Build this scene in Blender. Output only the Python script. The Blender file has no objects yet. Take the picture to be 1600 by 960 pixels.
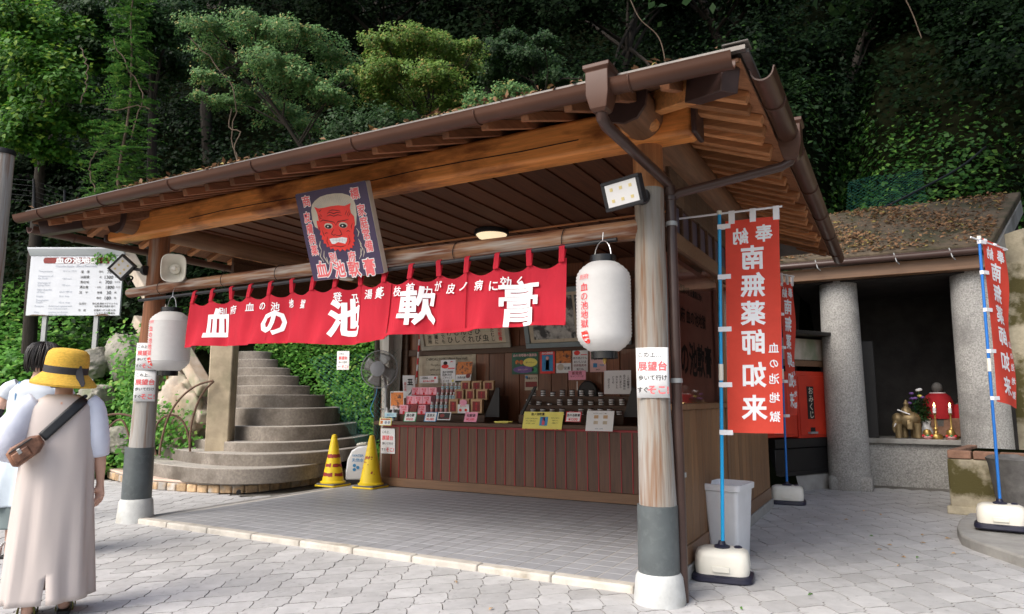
import bpy, bmesh, math, random
import numpy as np
from mathutils import Vector, Matrix
from math import sin, cos, pi, radians
random.seed(7); rng = np.random.default_rng(7)
scene = bpy.context.scene
COL = scene.collection

# ------------------------------------------------------------------ camera, sky, sun, exposure
FPX, YAW, PITCH, CAMZ = 1073.0, radians(-29), radians(7.6), 1.3
cam_d = bpy.data.cameras.new('camera'); cam = bpy.data.objects.new('camera', cam_d); COL.objects.link(cam)
cam.location = (0, 0, CAMZ); cam.rotation_euler = (pi/2 + PITCH, 0, -YAW)
cam_d.sensor_width = 36; cam_d.lens = FPX/1600*36; cam_d.clip_start = .05; cam_d.clip_end = 500
cam_d.dof.use_dof = True; cam_d.dof.focus_distance = 6.0; cam_d.dof.aperture_fstop = 2.8
scene.camera = cam
world = bpy.data.worlds.new('World'); scene.world = world; world.use_nodes = True
SUN_EL, SUN_AZ = radians(43), radians(200)          # azimuth clockwise from +Y: behind the camera, a little left
wn = world.node_tree.nodes; wl = world.node_tree.links
sky = wn.new('ShaderNodeTexSky'); sky.sky_type = 'NISHITA'; sky.sun_disc = False
sky.sun_elevation = SUN_EL; sky.sun_rotation = SUN_AZ; sky.air_density = 1.0; sky.dust_density = 3.0; sky.ozone_density = 1.0
hs = wn.new('ShaderNodeHueSaturation'); hs.inputs['Saturation'].default_value = .72      # thin bright cloud: the sky is whiter than a clear one
wl.new(sky.outputs[0], hs.inputs['Color']); wl.new(hs.outputs[0], wn['Background'].inputs[0]); wn['Background'].inputs[1].default_value = .13
sl = bpy.data.lights.new('sun', 'SUN'); sl.energy = 1.5; sl.angle = radians(40); sl.color = (1, .94, .86)
sun = bpy.data.objects.new('sun', sl); COL.objects.link(sun)
sdir = Vector((sin(SUN_AZ)*cos(SUN_EL), cos(SUN_AZ)*cos(SUN_EL), sin(SUN_EL)))
sun.rotation_euler = sdir.to_track_quat('Z', 'Y').to_euler(); sun.location = sdir*60
scene.view_settings.view_transform = 'Standard'; scene.view_settings.look = 'None'
scene.view_settings.exposure = 1.0; scene.view_settings.gamma = 1
try:
    scene.cycles.max_bounces = 8; scene.cycles.transparent_max_bounces = 16
except Exception: pass

# ------------------------------------------------------------------ camera rays: pixel of the 1600x960 photo -> point in the place
FW = Vector((sin(YAW)*cos(PITCH), cos(YAW)*cos(PITCH), sin(PITCH)))
RT = Vector((cos(YAW), -sin(YAW), 0)); UP = RT.cross(FW)
CC = Vector((0, 0, CAMZ)); FH = Vector((sin(YAW), cos(YAW), 0))
def ray(px, py): return FW*FPX + RT*(px-800) + UP*(480-py)
def onZ(px, py, z=0): r = ray(px, py); return CC + r*((z-CAMZ)/r.z)
def onY(px, py, y): r = ray(px, py); return CC + r*(y/r.y)
def onX(px, py, x): r = ray(px, py); return CC + r*(x/r.x)
def onD(px, py, d): r = ray(px, py); return CC + r*(d/r.dot(FH))
def proj(p):
    v = Vector(p)-CC; d = v.dot(FW)
    return (800+FPX*v.dot(RT)/d, 480-FPX*v.dot(UP)/d, d) if d > .05 else (-1e5, -1e5, -1)

# ------------------------------------------------------------------ materials
def _nodes(name):
    m = bpy.data.materials.new(name); m.use_nodes = True
    return m, m.node_tree.nodes, m.node_tree.links, m.node_tree.nodes['Principled BSDF']
def mat(name, col, rough=.6, var=.15, vs=4., st=(1, 1, 1), dark=None, dk=(.45, .7), ds=1.5, dst=None, bump=.0, bs=60., metal=0., rnd=0., spec=.4, coat=0., trans=0., emit=0., alpha=1., streak=None, wd=None, bdet=5):
    m, N, L, B = _nodes(name)
    tc = N.new('ShaderNodeTexCoord'); vec = tc.outputs['Object']
    oi = N.new('ShaderNodeObjectInfo')
    if rnd:
        ad = N.new('ShaderNodeVectorMath'); ad.operation = 'ADD'
        sc = N.new('ShaderNodeVectorMath'); sc.operation = 'SCALE'; sc.inputs[0].default_value = (17.3, 9.1, 13.7)
        L.new(oi.outputs['Random'], sc.inputs['Scale']); L.new(vec, ad.inputs[0]); L.new(sc.outputs[0], ad.inputs[1]); vec = ad.outputs[0]
    def noise(scale, stretch, det=5, rg=.6):
        mp = N.new('ShaderNodeMapping'); mp.inputs['Scale'].default_value = stretch; L.new(vec, mp.inputs[0])
        n = N.new('ShaderNodeTexNoise'); n.inputs['Scale'].default_value = scale; n.inputs['Detail'].default_value = det; n.inputs['Roughness'].default_value = rg
        L.new(mp.outputs[0], n.inputs[0]); return n.outputs[0]
    def mixc(fac, a, b, mode='MIX'):
        x = N.new('ShaderNodeMix'); x.data_type = 'RGBA'; x.blend_type = mode
        for s, v in ((x.inputs[0], fac), (x.inputs[6], a), (x.inputs[7], b)):
            if isinstance(v, (int, float)): s.default_value = v
            elif isinstance(v, tuple): s.default_value = (*v[:3], 1)
            else: L.new(v, s)
        return x.outputs[2]
    def ramp(f, a, b):
        r = N.new('ShaderNodeMapRange'); r.inputs[1].default_value = a; r.inputs[2].default_value = b; L.new(f, r.inputs[0]); return r.outputs[0]
    lo = tuple(c*(1-var) for c in col); hi = tuple(min(1, c*(1+var)) for c in col)
    c = mixc(ramp(noise(vs, st), .3, .7), lo, hi)
    if dark: c = mixc(ramp(noise(ds, dst or st, 6), *dk), c, dark)
    if streak: c = mixc(ramp(noise(streak[1], streak[2], 3), .5, .68), c, streak[0])
    if wd:                                  # dirt in world space, across many pieces
        ge = N.new('ShaderNodeNewGeometry'); wn_ = N.new('ShaderNodeTexNoise'); wn_.inputs['Scale'].default_value = wd[1]; wn_.inputs['Detail'].default_value = 7; wn_.inputs['Roughness'].default_value = .65
        L.new(ge.outputs['Position'], wn_.inputs[0]); c = mixc(ramp(wn_.outputs[0], wd[2], wd[3]), c, wd[0])
    if rnd:
        r = N.new('ShaderNodeMapRange'); r.inputs[3].default_value = 1-rnd; r.inputs[4].default_value = 1+rnd; L.new(oi.outputs['Random'], r.inputs[0])
        cb = N.new('ShaderNodeCombineColor'); [L.new(r.outputs[0], cb.inputs[k]) for k in range(3)]
        c = mixc(1.0, c, cb.outputs[0], 'MULTIPLY')
    L.new(c, B.inputs['Base Color'])
    B.inputs['Roughness'].default_value = rough; B.inputs['Metallic'].default_value = metal; B.inputs['Specular IOR Level'].default_value = spec
    B.inputs['Coat Weight'].default_value = coat
    if bump:
        b = N.new('ShaderNodeBump'); b.inputs['Strength'].default_value = bump; b.inputs['Distance'].default_value = .01
        L.new(noise(bs, st, bdet), b.inputs['Height']); L.new(b.outputs[0], B.inputs['Normal'])
    if emit: B.inputs['Emission Strength'].default_value = emit; L.new(c, B.inputs['Emission Color'])
    if alpha < 1: B.inputs['Alpha'].default_value = alpha
    if trans:
        t = N.new('ShaderNodeBsdfTranslucent'); L.new(c, t.inputs[0]); mx = N.new('ShaderNodeMixShader'); mx.inputs[0].default_value = trans
        L.new(B.outputs[0], mx.inputs[1]); L.new(t.outputs[0], mx.inputs[2]); L.new(mx.outputs[0], N['Material Output'].inputs[0])
    return m
def leafmat(name, a, b, c=None, cf=.85, trans=.35, rough=.5, spec=.22):
    m, N, L, B = _nodes(name)
    g = N.new('ShaderNodeNewGeometry'); r = N.new('ShaderNodeValToRGB')
    r.color_ramp.elements[0].color = (*a, 1); r.color_ramp.elements[1].color = (*b, 1); r.color_ramp.elements[1].position = cf-.05 if c else 1
    if c: e = r.color_ramp.elements.new(cf); e.color = (*c, 1)
    L.new(g.outputs['Random Per Island'], r.inputs[0]); L.new(r.outputs[0], B.inputs['Base Color'])
    B.inputs['Roughness'].default_value = rough; B.inputs['Specular IOR Level'].default_value = spec
    t = N.new('ShaderNodeBsdfTranslucent'); L.new(r.outputs[0], t.inputs[0]); mx = N.new('ShaderNodeMixShader'); mx.inputs[0].default_value = trans
    L.new(B.outputs[0], mx.inputs[1]); L.new(t.outputs[0], mx.inputs[2]); L.new(mx.outputs[0], N['Material Output'].inputs[0])
    return m
def glassmat(name, tint, fac=.75, rough=.03):
    m, N, L, B = _nodes(name)
    t = N.new('ShaderNodeBsdfTransparent'); t.inputs[0].default_value = (*tint, 1)
    g = N.new('ShaderNodeBsdfGlossy'); g.inputs['Roughness'].default_value = rough
    f = N.new('ShaderNodeFresnel'); f.inputs[0].default_value = 1.5
    mx = N.new('ShaderNodeMixShader'); L.new(f.outputs[0], mx.inputs[0]); L.new(t.outputs[0], mx.inputs[1]); L.new(g.outputs[0], mx.inputs[2])
    L.new(mx.outputs[0], N['Material Output'].inputs[0]); return m

M = {}
M['paver'] = mat('paver', (.465, .46, .458), .85, .10, 9, bump=.3, bs=140, rnd=.13, dark=(.30, .295, .29), dk=(.58, .74), ds=16, wd=((.36, .35, .345), .8, .50, .80))
M['paver_edge'] = mat('paver_edge', (.25, .24, .225), .95, .3, 20)
M['joint'] = mat('joint', (.16, .15, .135), .95, .3, 20, bump=.3, bs=80)
M['tile'] = mat('tile', (.34, .345, .365), .5, .08, 12, bump=.06, bs=90, rnd=.08)
M['grout'] = mat('grout', (.56, .53, .49), .9, .1, 10)
M['kerb'] = mat('kerb', (.52, .485, .43), .9, .14, 8, dark=(.30, .26, .2), dk=(.55, .78), ds=5, bump=.3, bs=60, rnd=.06)
M['concrete'] = mat('concrete', (.33, .32, .30), .9, .18, 5, bump=.3, bs=70, dark=(.16, .15, .13), dk=(.52, .75))
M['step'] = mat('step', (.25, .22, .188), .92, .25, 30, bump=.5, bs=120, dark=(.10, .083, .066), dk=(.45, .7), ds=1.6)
M['step_lit_top'] = mat('step_lit_top', (.40, .37, .33), .92, .25, 40, bump=.5, bs=120)  # same stone painted paler on upward faces, as if lit from above
M['pebble'] = mat('pebbledash', (.36, .35, .33), .95, .45, 55, bump=1.0, bs=60, dark=(.17, .165, .155), dk=(.5, .72), ds=1.2)
M['capstone'] = mat('pink_capping', (.55, .42, .34), .9, .12, 6, bump=.2)
M['edgestone'] = mat('edge_stone', (.42, .29, .17), .9, .35, 14, bump=.8, bs=40, rnd=.3, dark=(.42, .39, .35), dk=(.5, .65), ds=3)
M['rock'] = mat('rock', (.30, .28, .24), .95, .3, 3, bump=.8, bs=18, dark=(.16, .17, .11), dk=(.5, .66), ds=1.6)
M['palerock'] = mat('pale_rock', (.46, .39, .32), .95, .22, 3, bump=.8, bs=14, dark=(.34, .25, .17), dk=(.5, .7), ds=1.3, streak=((.22, .24, .15), 2.2, (1, 1, .6)))
M['moss'] = mat('mossy_concrete', (.42, .37, .27), .95, .25, 7, bump=.6, bs=50, dark=(.10, .085, .03), dk=(.46, .58), ds=2.6)
M['brickred'] = mat('old_brick', (.25, .14, .095), .95, .3, 10, bump=.6, bs=50, rnd=.2)
M['grotto_roof'] = mat('grotto_roof_slab', (.11, .083, .056), .95, .3, 7, bump=.6, bs=50, dark=(.06, .055, .03), dk=(.46, .62), ds=2.6)
M['stonetan'] = mat('tan_pillar_stone', (.40, .33, .23), .9, .18, 6, bump=.4, bs=60, dark=(.22, .20, .13), dk=(.5, .72), ds=2.0)
M['pane_reflection'] = mat('painted_pane_reflection', (.42, .19, .14), .7, .12, 6)  # reddish brown painted in for the reflection in the panes
M['transom'] = mat('transom_panel', (.10, .085, .12), .4, .2, 6)
wz, wx, wy = (14, 14, .7), (.7, 14, 14), (14, .7, 14)
M['log_z'] = mat('weathered_log', (.265, .228, .185), .85, .28, 3, wz, bump=.5, bs=8, dark=(.35, .335, .315), dk=(.36, .56), ds=1.2, dst=(5, 5, .35), streak=((.20, .10, .05), 2.0, (9, 9, .5)))
M['log_old'] = mat('brown_log', (.25, .10, .045), .7, .35, 3, wz, bump=.35, bs=8, dark=(.36, .32, .28), dk=(.55, .75), ds=1.0, dst=(5, 5, .5))
M['log_x'] = mat('weathered_rail', (.36, .19, .10), .75, .25, 3, wx, bump=.3, bs=8, dark=(.16, .055, .024), dk=(.42, .58), ds=1.6, dst=(.8, 6, 6), streak=((.43, .38, .33), 2.5, (.5, 8, 8)))
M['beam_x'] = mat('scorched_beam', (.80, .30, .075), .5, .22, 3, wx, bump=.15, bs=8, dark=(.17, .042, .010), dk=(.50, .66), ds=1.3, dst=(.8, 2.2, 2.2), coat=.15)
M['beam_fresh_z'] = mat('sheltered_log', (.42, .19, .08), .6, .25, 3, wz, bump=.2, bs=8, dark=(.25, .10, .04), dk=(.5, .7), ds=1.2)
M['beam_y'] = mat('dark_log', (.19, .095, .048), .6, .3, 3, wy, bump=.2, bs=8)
M['beam_fresh'] = mat('fresh_beam', (.62, .27, .09), .55, .2, 3, wx, bump=.15, bs=8, dark=(.28, .11, .04), dk=(.5, .7), ds=1.4)
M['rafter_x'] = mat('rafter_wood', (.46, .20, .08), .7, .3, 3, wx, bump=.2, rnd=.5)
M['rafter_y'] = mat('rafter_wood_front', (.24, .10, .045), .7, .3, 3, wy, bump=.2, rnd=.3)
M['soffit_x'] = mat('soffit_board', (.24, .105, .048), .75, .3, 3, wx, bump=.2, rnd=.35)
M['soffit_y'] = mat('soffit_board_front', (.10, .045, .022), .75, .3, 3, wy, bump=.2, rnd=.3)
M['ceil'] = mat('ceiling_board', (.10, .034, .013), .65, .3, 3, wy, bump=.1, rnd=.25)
M['darkwood'] = mat('dark_wood', (.075, .038, .02), .55, .3, 3, wx, bump=.1, rnd=.2)
M['black'] = mat('black_wood', (.012, .011, .011), .5, .2, 5)
M['wallboard'] = mat('interior_board', (.19, .07, .03), .5, .3, 3, wz, bump=.1, rnd=.3, coat=.1)
M['counter'] = mat('counter_board', (.115, .053, .03), .5, .32, 3, (16, 16, .9), bump=.1, rnd=.25, coat=.1)
M['counterbase'] = mat('counter_base', (.19, .105, .058), .5, .2, 3, wx, rnd=.1)
M['batten'] = mat('red_batten', (.34, .022, .028), .45, .15, 5, rnd=.15)
M['sideboard'] = mat('side_board', (.23, .118, .052), .55, .28, 3, (16, 16, .6), bump=.12, rnd=.2)
M['sidedark'] = mat('upper_board', (.13, .085, .055), .6, .3, 3, (.7, .7, 14), bump=.12, rnd=.2)
M['gutter'] = mat('gutter', (.080, .036, .023), .38, .12, 6, dark=(.058, .027, .018), spec=.3)
M['copper'] = mat('dark_metal_cap', (.055, .03, .026), .45, .2, 8)
M['pipe'] = mat('downpipe', (.062, .036, .03), .3, .12, 6)
M['edge_metal'] = mat('roof_edge_metal', (.14, .125, .115), .45, .2, 9, metal=.3)
M['roof'] = mat('roof_sheet', (.16, .14, .125), .8, .2, 6, bump=.2)
M['sheath'] = mat('post_sheath', (.085, .098, .102), .42, .2, 4, spec=.5, dark=(.13, .15, .15), dk=(.5, .75), ds=3, streak=((.105, .12, .122), 22, (1, 1, 1)))
M['footing'] = mat('stone_footing', (.52, .53, .52), .9, .12, 9, bump=.4, bs=60, dark=(.36, .34, .28), dk=(.55, .75), ds=3)
M['noren'] = mat('noren_cloth', (.58, .020, .042), .85, .08, 5, trans=.25, bump=.7, bs=11, st=(1, 1, .5))
M['flagred'] = mat('flag_cloth', (.92, .095, .06), .8, .10, 3, trans=.4, bump=.6, bs=9)
M['print_white'] = mat('white_print', (.84, .83, .85), .8, .03, 10)
M['white'] = mat('white_paper', (.80, .80, .80), .7, .03, 10)
M['boardwhite'] = mat('painted_board', (.60, .62, .66), .6, .04, 5)
M['cream'] = mat('cream_plastic', (.80, .765, .67), .38, .05, 6)
M['lantern'] = mat('lantern_paper', (.76, .75, .735), .6, .03, 20, trans=.35)
M['blacklac'] = mat('black_lacquer', (.012, .012, .013), .25, .1, 5)
M['blackpl'] = mat('black_plastic', (.022, .022, .025), .45, .15, 9)
M['navy'] = mat('navy_rubber', (.02, .02, .04), .4, .15, 9)
M['redink'] = mat('red_ink', (.72, .035, .05), .7, .1, 20)
M['pinkink'] = mat('faded_red_ink', (.80, .16, .17), .7, .12, 20)
M['ink'] = mat('black_ink', (.02, .018, .017), .7, .1, 20)
M['greyink'] = mat('faded_ink', (.30, .33, .40), .7, .2, 20)
M['signpurple'] = mat('sign_purple', (.072, .052, .105), .4, .1, 2)
M['signedge'] = mat('sign_edge', (.62, .56, .47), .6, .08, 6)
M['oni'] = mat('mask_red', (.78, .045, .035), .6, .06, 8)
M['beige'] = mat('beige_print', (.56, .50, .40), .7, .06, 20)
M['pinkpale'] = mat('pale_pink', (.82, .52, .50), .7, .05, 20)
M['blue'] = mat('blue_pole', (.01, .36, .72), .3, .06, 6, spec=.5)
M['blue2'] = mat('deep_blue_pole', (.02, .16, .52), .35, .06, 6)
M['offwhite'] = mat('white_plastic', (.72, .73, .75), .4, .05, 5, dark=(.60, .60, .61), dk=(.5, .8))
M['yellow'] = mat('cone_yellow', (.78, .56, .02), .45, .08, 6, dark=(.62, .42, .02), dk=(.5, .8))
M['conered'] = mat('cone_red_band', (.28, .03, .03), .6, .2, 20)
M['conegrey'] = mat('cone_base_grey', (.14, .14, .145), .7, .2, 9)
M['grey'] = mat('grey_metal', (.34, .35, .35), .4, .1, 6, metal=.2)
M['fangrey'] = mat('fan_motor', (.26, .27, .29), .35, .1, 6)
M['steel'] = mat('steel', (.55, .55, .55), .3, .1, 6, metal=.9)
M['rust'] = mat('rusty_rod', (.13, .075, .05), .8, .3, 20)
M['red'] = mat('red_lacquer', (.62, .045, .02), .4, .1, 4, dark=(.5, .03, .015))
M['redcloth'] = mat('red_bib', (.36, .012, .02), .85, .1, 20)
M['brass'] = mat('brass', (.46, .31, .10), .42, .2, 9, metal=.8)
M['bronze'] = mat('pale_bronze', (.27, .20, .105), .5, .25, 12, metal=.5)
M['stonedark'] = mat('dark_stone', (.12, .115, .11), .9, .3, 9, bump=.4)
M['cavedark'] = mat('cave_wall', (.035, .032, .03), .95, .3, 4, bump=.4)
M['flame'] = mat('flame', (1, .72, .30), .5, .02, emit=6.)
M['glow'] = mat('lamp_glow', (1, .80, .52), .5, .01, emit=.42)
M['led'] = mat('floodlight_panel', (.86, .85, .84), .3, .02)
M['ledchip'] = mat('led_chip', (.80, .66, .30), .4, .05)
M['pink'] = mat('pink_box', (.86, .42, .50), .5, .05, 6, rnd=.05)
M['kraft'] = mat('tan_packet', (.52, .34, .18), .6, .15, 8, rnd=.12)
M['maroon'] = mat('maroon_label', (.22, .028, .025), .6, .2, 30)
M['lightblue'] = mat('light_blue_label', (.46, .66, .72), .5, .06, 6)
M['rose'] = mat('rose_label', (.68, .34, .34), .5, .1, 20)
M['green'] = mat('green_card', (.05, .30, .13), .6, .08, 8)
M['dkgreen'] = mat('dark_green_print', (.02, .12, .07), .5, .3, 20)
M['cardblue'] = mat('blue_card', (.05, .26, .52), .6, .08, 8)
M['cardpink'] = mat('pink_card', (.84, .34, .47), .6, .08, 8)
M['cardyellow'] = mat('yellow_card', (.80, .72, .16), .6, .06, 8)
M['orange'] = mat('orange_print', (.70, .20, .03), .5, .5, 14, dark=(.08, .03, .02), dk=(.5, .62), ds=14)
M['purple'] = mat('purple_print', (.16, .08, .28), .5, .2, 20)
M['parch'] = mat('parchment', (.55, .48, .36), .8, .12, 9, dark=(.36, .30, .21), dk=(.55, .8), ds=14)
M['framewood'] = mat('pale_frame', (.36, .33, .27), .6, .15, 6)
M['frameblue'] = mat('grey_frame', (.22, .27, .28), .5, .12, 6)
M['photo'] = mat('old_photo', (.42, .41, .38), .4, .5, 7, dark=(.03, .03, .03), dk=(.45, .55), ds=6)
M['skin'] = mat('skin', (.60, .36, .27), .5, .06, 12, spec=.4)
M['hair'] = mat('black_hair', (.014, .011, .010), .32, .3, 3, (40, 40, 2), bump=.4, bs=12)
M['dress'] = mat('dress_cloth', (.53, .465, .435), .88, .05, 3, bump=.8, bs=3.2, st=(1.6, 1.6, .42), bdet=1.5)
M['shirt'] = mat('white_shirt', (.72, .75, .86), .8, .04, 5, trans=.1, bump=1.0, bs=9, bdet=2)
M['tee'] = mat('pale_tee', (.60, .64, .69), .85, .05, 6)
M['skirt'] = mat('pale_blue_skirt', (.62, .70, .76), .85, .05, 6, trans=.1)
M['lining'] = mat('grey_green_skirt', (.17, .21, .21), .85, .1, 6)
M['straw'] = mat('yellow_straw', (.72, .43, .06), .85, .22, 60, (1, 1, 3), bump=.8, bs=110)
M['ribbon'] = mat('charcoal_ribbon', (.035, .033, .035), .7, .15, 40)
M['strap'] = mat('black_strap', (.014, .015, .018), .5, .15, 20)
M['bag'] = mat('brown_leather', (.26, .125, .075), .45, .35, 14, bump=.2, dark=(.09, .04, .025), dk=(.5, .65), ds=6)
M['bluestrap'] = mat('denim_strap', (.09, .20, .34), .7, .15, 20)
M['sandal'] = mat('olive_sandal', (.14, .14, .025), .6, .15, 20)
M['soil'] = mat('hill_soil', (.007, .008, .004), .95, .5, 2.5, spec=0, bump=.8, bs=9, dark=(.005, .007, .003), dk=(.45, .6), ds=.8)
M['bark'] = mat('bark', (.026, .02, .015), .9, .4, 6, wz, bump=.8, bs=10)
M['twig'] = mat('bare_twig', (.12, .085, .06), .85, .3, 9)
M['curtain'] = mat('grey_curtain', (.46, .44, .40), .85, .1, 3, (6, 6, .4))
M['mesh'] = mat('green_wire', (.02, .13, .11), .5, .15, 9)
M['cable'] = mat('black_cable', (.01, .01, .012), .5, .1, 9)
M['glass'] = glassmat('window_glass', (.82, .74, .70))
M['fanmesh'] = mat('fan_guard_wire', (.20, .17, .15), .5, .1, 9)
L_ = {}
L_['maple'] = leafmat('maple_leaf', (.075, .16, .024), (.17, .27, .05), (.38, .30, .09), .93)
L_['hinoki'] = leafmat('hinoki_leaf', (.065, .155, .05), (.155, .29, .09), (.38, .33, .12), .94)
L_['vine'] = leafmat('vine_leaf', (.04, .125, .024), (.09, .21, .04), (.17, .28, .06), .92)
L_['bright'] = leafmat('bright_leaf', (.035, .12, .015), (.09, .23, .025), (.22, .34, .04), .9)
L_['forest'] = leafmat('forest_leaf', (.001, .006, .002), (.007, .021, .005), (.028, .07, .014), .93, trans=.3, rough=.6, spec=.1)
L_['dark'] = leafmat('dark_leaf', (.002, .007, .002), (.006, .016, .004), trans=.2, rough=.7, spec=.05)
L_['mid'] = leafmat('mid_leaf', (.014, .044, .011), (.036, .08, .02), trans=.3)
L_['ivy'] = leafmat('ivy_leaf', (.05, .17, .025), (.15, .37, .055), (.30, .46, .10), .94)
L_['creeper'] = leafmat('creeper_leaf', (.010, .05, .010), (.05, .14, .022), (.12, .25, .04), .9)
L_['dry'] = leafmat('dry_leaf', (.11, .055, .026), (.30, .17, .09), (.28, .22, .07), .9, trans=.1, rough=.7)

# ------------------------------------------------------------------ geometry helpers: a G collects shapes and becomes ONE mesh object
class G:
    def __init__(s): s.v = []; s.f = []; s.mi = []; s.mx = 0
    def add(s, vs, fs, m=0):
        b = len(s.v); s.v += [tuple(p) for p in vs]; s.f += [tuple(b+i for i in f) for f in fs]; s.mi += [m]*len(fs); return s
    def box(s, lo, hi, m=0):
        (x0, y0, z0), (x1, y1, z1) = lo, hi
        return s.add([(x0, y0, z0), (x1, y0, z0), (x1, y1, z0), (x0, y1, z0), (x0, y0, z1), (x1, y0, z1), (x1, y1, z1), (x0, y1, z1)],
                     [(0, 3, 2, 1), (4, 5, 6, 7), (0, 1, 5, 4), (1, 2, 6, 5), (2, 3, 7, 6), (3, 0, 4, 7)], m)
    def obox(s, c, ax, ay, az, m=0):      # oriented box: centre and three half-axis vectors
        c, ax, ay, az = map(Vector, (c, ax, ay, az))
        P = [c+ax*i+ay*j+az*k for k in (-1, 1) for j in (-1, 1) for i in (-1, 1)]
        return s.add(P, [(0, 2, 3, 1), (4, 5, 7, 6), (0, 1, 5, 4), (1, 3, 7, 5), (3, 2, 6, 7), (2, 0, 4, 6)], m)
    def beam(s, a, b, w, h, up=(0, 0, 1), m=0):
        a, b, up = Vector(a), Vector(b), Vector(up); d = (b-a); L = d.length; d.normalize(); r = d.cross(up).normalized(); u = r.cross(d)
        return s.obox((a+b)/2, d*L/2, r*w/2, u*h/2, m)
    def tube(s, pts, r, n=10, caps=True, closed=False, m=0, flat=1.0, upv=(0, 0, 1)):
        pts = [Vector(p) for p in pts]; k = len(pts); rs = r if isinstance(r, (list, tuple)) else [r]*k
        prev = None; vs = []
        for i, p in enumerate(pts):
            t = (pts[(i+1) % k]-pts[i-1]) if closed else (pts[min(i+1, k-1)]-pts[max(i-1, 0)])
            t.normalize()
            if prev is None:
                a = Vector(upv) if abs(t.dot(Vector(upv))) < .95 else Vector((1, 0, 0))
                u = (a-t*a.dot(t)).normalized()
            else: u = (prev-t*prev.dot(t)).normalized()
            prev = u; w = t.cross(u)
            vs += [p+u*(rs[i]*cos(2*pi*j/n)*flat)+w*(rs[i]*sin(2*pi*j/n)) for j in range(n)]
        fs = [(i*n+j, i*n+(j+1) % n, ((i+1) % k)*n+(j+1) % n, ((i+1) % k)*n+j) for i in range(k if closed else k-1) for j in range(n)]
        if caps and not closed: fs += [tuple(range(n-1, -1, -1)), tuple((k-1)*n+j for j in range(n))]
        return s.add(vs, fs, m)
    def lathe(s, prof, c=(0, 0, 0), n=20, axis=None, m=0, sx=1., sy=1.):
        c = Vector(c); A = Vector(axis).normalized() if axis is not None else Vector((0, 0, 1))
        a = Vector((1, 0, 0)) if abs(A.x) < .9 else Vector((0, 1, 0)); u = (a-A*a.dot(A)).normalized(); w = A.cross(u)
        k = len(prof); vs = [c+A*z+u*(r*cos(2*pi*j/n)*sx)+w*(r*sin(2*pi*j/n)*sy) for r, z in prof for j in range(n)]
        fs = [(i*n+j, i*n+(j+1) % n, (i+1)*n+(j+1) % n, (i+1)*n+j) for i in range(k-1) for j in range(n)]
        if prof[0][0] > 1e-4: fs.append(tuple(range(n-1, -1, -1)))
        if prof[-1][0] > 1e-4: fs.append(tuple((k-1)*n+j for j in range(n)))
        return s.add(vs, fs, m)
    def prism(s, pts, off, m=0):          # polygon (3-D points) pushed along off
        off = Vector(off); n = len(pts); P = [Vector(p) for p in pts]; Q = [p+off for p in P]
        return s.add(P+Q, [tuple(range(n-1, -1, -1)), tuple(range(n, 2*n))]+[(i, (i+1) % n, n+(i+1) % n, n+i) for i in range(n)], m)
    def flat(s, pts, m=0): return s.add(pts, [tuple(range(len(pts)))], m)
    def grid(s, fn, nu, nv, m=0):
        vs = [fn(i/nu, j/nv) for j in range(nv+1) for i in range(nu+1)]; w = nu+1
        return s.add(vs, [(j*w+i, j*w+i+1, (j+1)*w+i+1, (j+1)*w+i) for j in range(nv) for i in range(nu)], m)
    def loft(s, rings, m=0, caps=True, closed=True):    # rings: lists of equal length
        n = len(rings[0]); k = len(rings); fs = [(i*n+j, i*n+(j+1) % n, (i+1)*n+(j+1) % n, (i+1)*n+j) for i in range(k-1) for j in range(n if closed else n-1)]
        if caps: fs += [tuple(range(n-1, -1, -1)), tuple((k-1)*n+j for j in range(n))]
        return s.add([p for r in rings for p in r], fs, m)
    def ball(s, c, r, nu=12, nv=8, m=0):
        c = Vector(c); r = (r, r, r) if isinstance(r, (int, float)) else r
        prof = [(sin(pi*i/nv), -cos(pi*i/nv)) for i in range(nv+1)]
        vs = [c+Vector((a*cos(2*pi*j/nu)*r[0], a*sin(2*pi*j/nu)*r[1], z*r[2])) for a, z in prof for j in range(nu)]
        return s.add(vs, [(i*nu+j, i*nu+(j+1) % nu, (i+1)*nu+(j+1) % nu, (i+1)*nu+j) for i in range(nv) for j in range(nu)], m)
    def mesh(s, name, smooth=40):
        me = bpy.data.meshes.new(name); me.from_pydata(s.v, [], s.f)
        if s.mx or any(s.mi): me.polygons.foreach_set('material_index', s.mi)
        me.validate(); 
        if smooth:
            me.shade_smooth(); me.set_sharp_from_angle(angle=radians(smooth))
        return me

def tag(o, label=None, cat=None, group=None, kind=None):
    for k, v in (('label', label), ('category', cat), ('group', group), ('kind', kind)):
        if v: o[k] = v
    return o
def wmat(o):
    m = o.matrix_basis.copy()
    if o.parent: m = wmat(o.parent) @ o.matrix_parent_inverse @ m
    return m
def link(o, parent=None):
    COL.objects.link(o)
    if parent is not None: o.parent = parent; o.matrix_parent_inverse = wmat(parent).inverted()
    return o
def obj(name, g, m, parent=None, label=None, smooth=40, bevel=0., seg=2, subsurf=0, solid=0.):
    me = g.mesh(name, smooth) if isinstance(g, G) else g
    for x in (m if isinstance(m, (list, tuple)) else [m]): me.materials.append(x)
    o = link(bpy.data.objects.new(name, me), parent)
    if solid: d = o.modifiers.new('solid', 'SOLIDIFY'); d.thickness = solid; d.offset = 0
    if bevel:
        b = o.modifiers.new('bevel', 'BEVEL'); b.width = bevel; b.segments = seg; b.limit_method = 'ANGLE'; b.angle_limit = radians(35); b.harden_normals = False
    if subsurf: d = o.modifiers.new('subsurf', 'SUBSURF'); d.levels = d.render_levels = subsurf
    if label: o['label'] = label
    return o
def thing(name, label, cat, loc=(0, 0, 0), group=None):
    o = bpy.data.objects.new(name, None); o.location = loc; o.empty_display_size = .1; COL.objects.link(o)
    return tag(o, label, cat, group)
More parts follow.
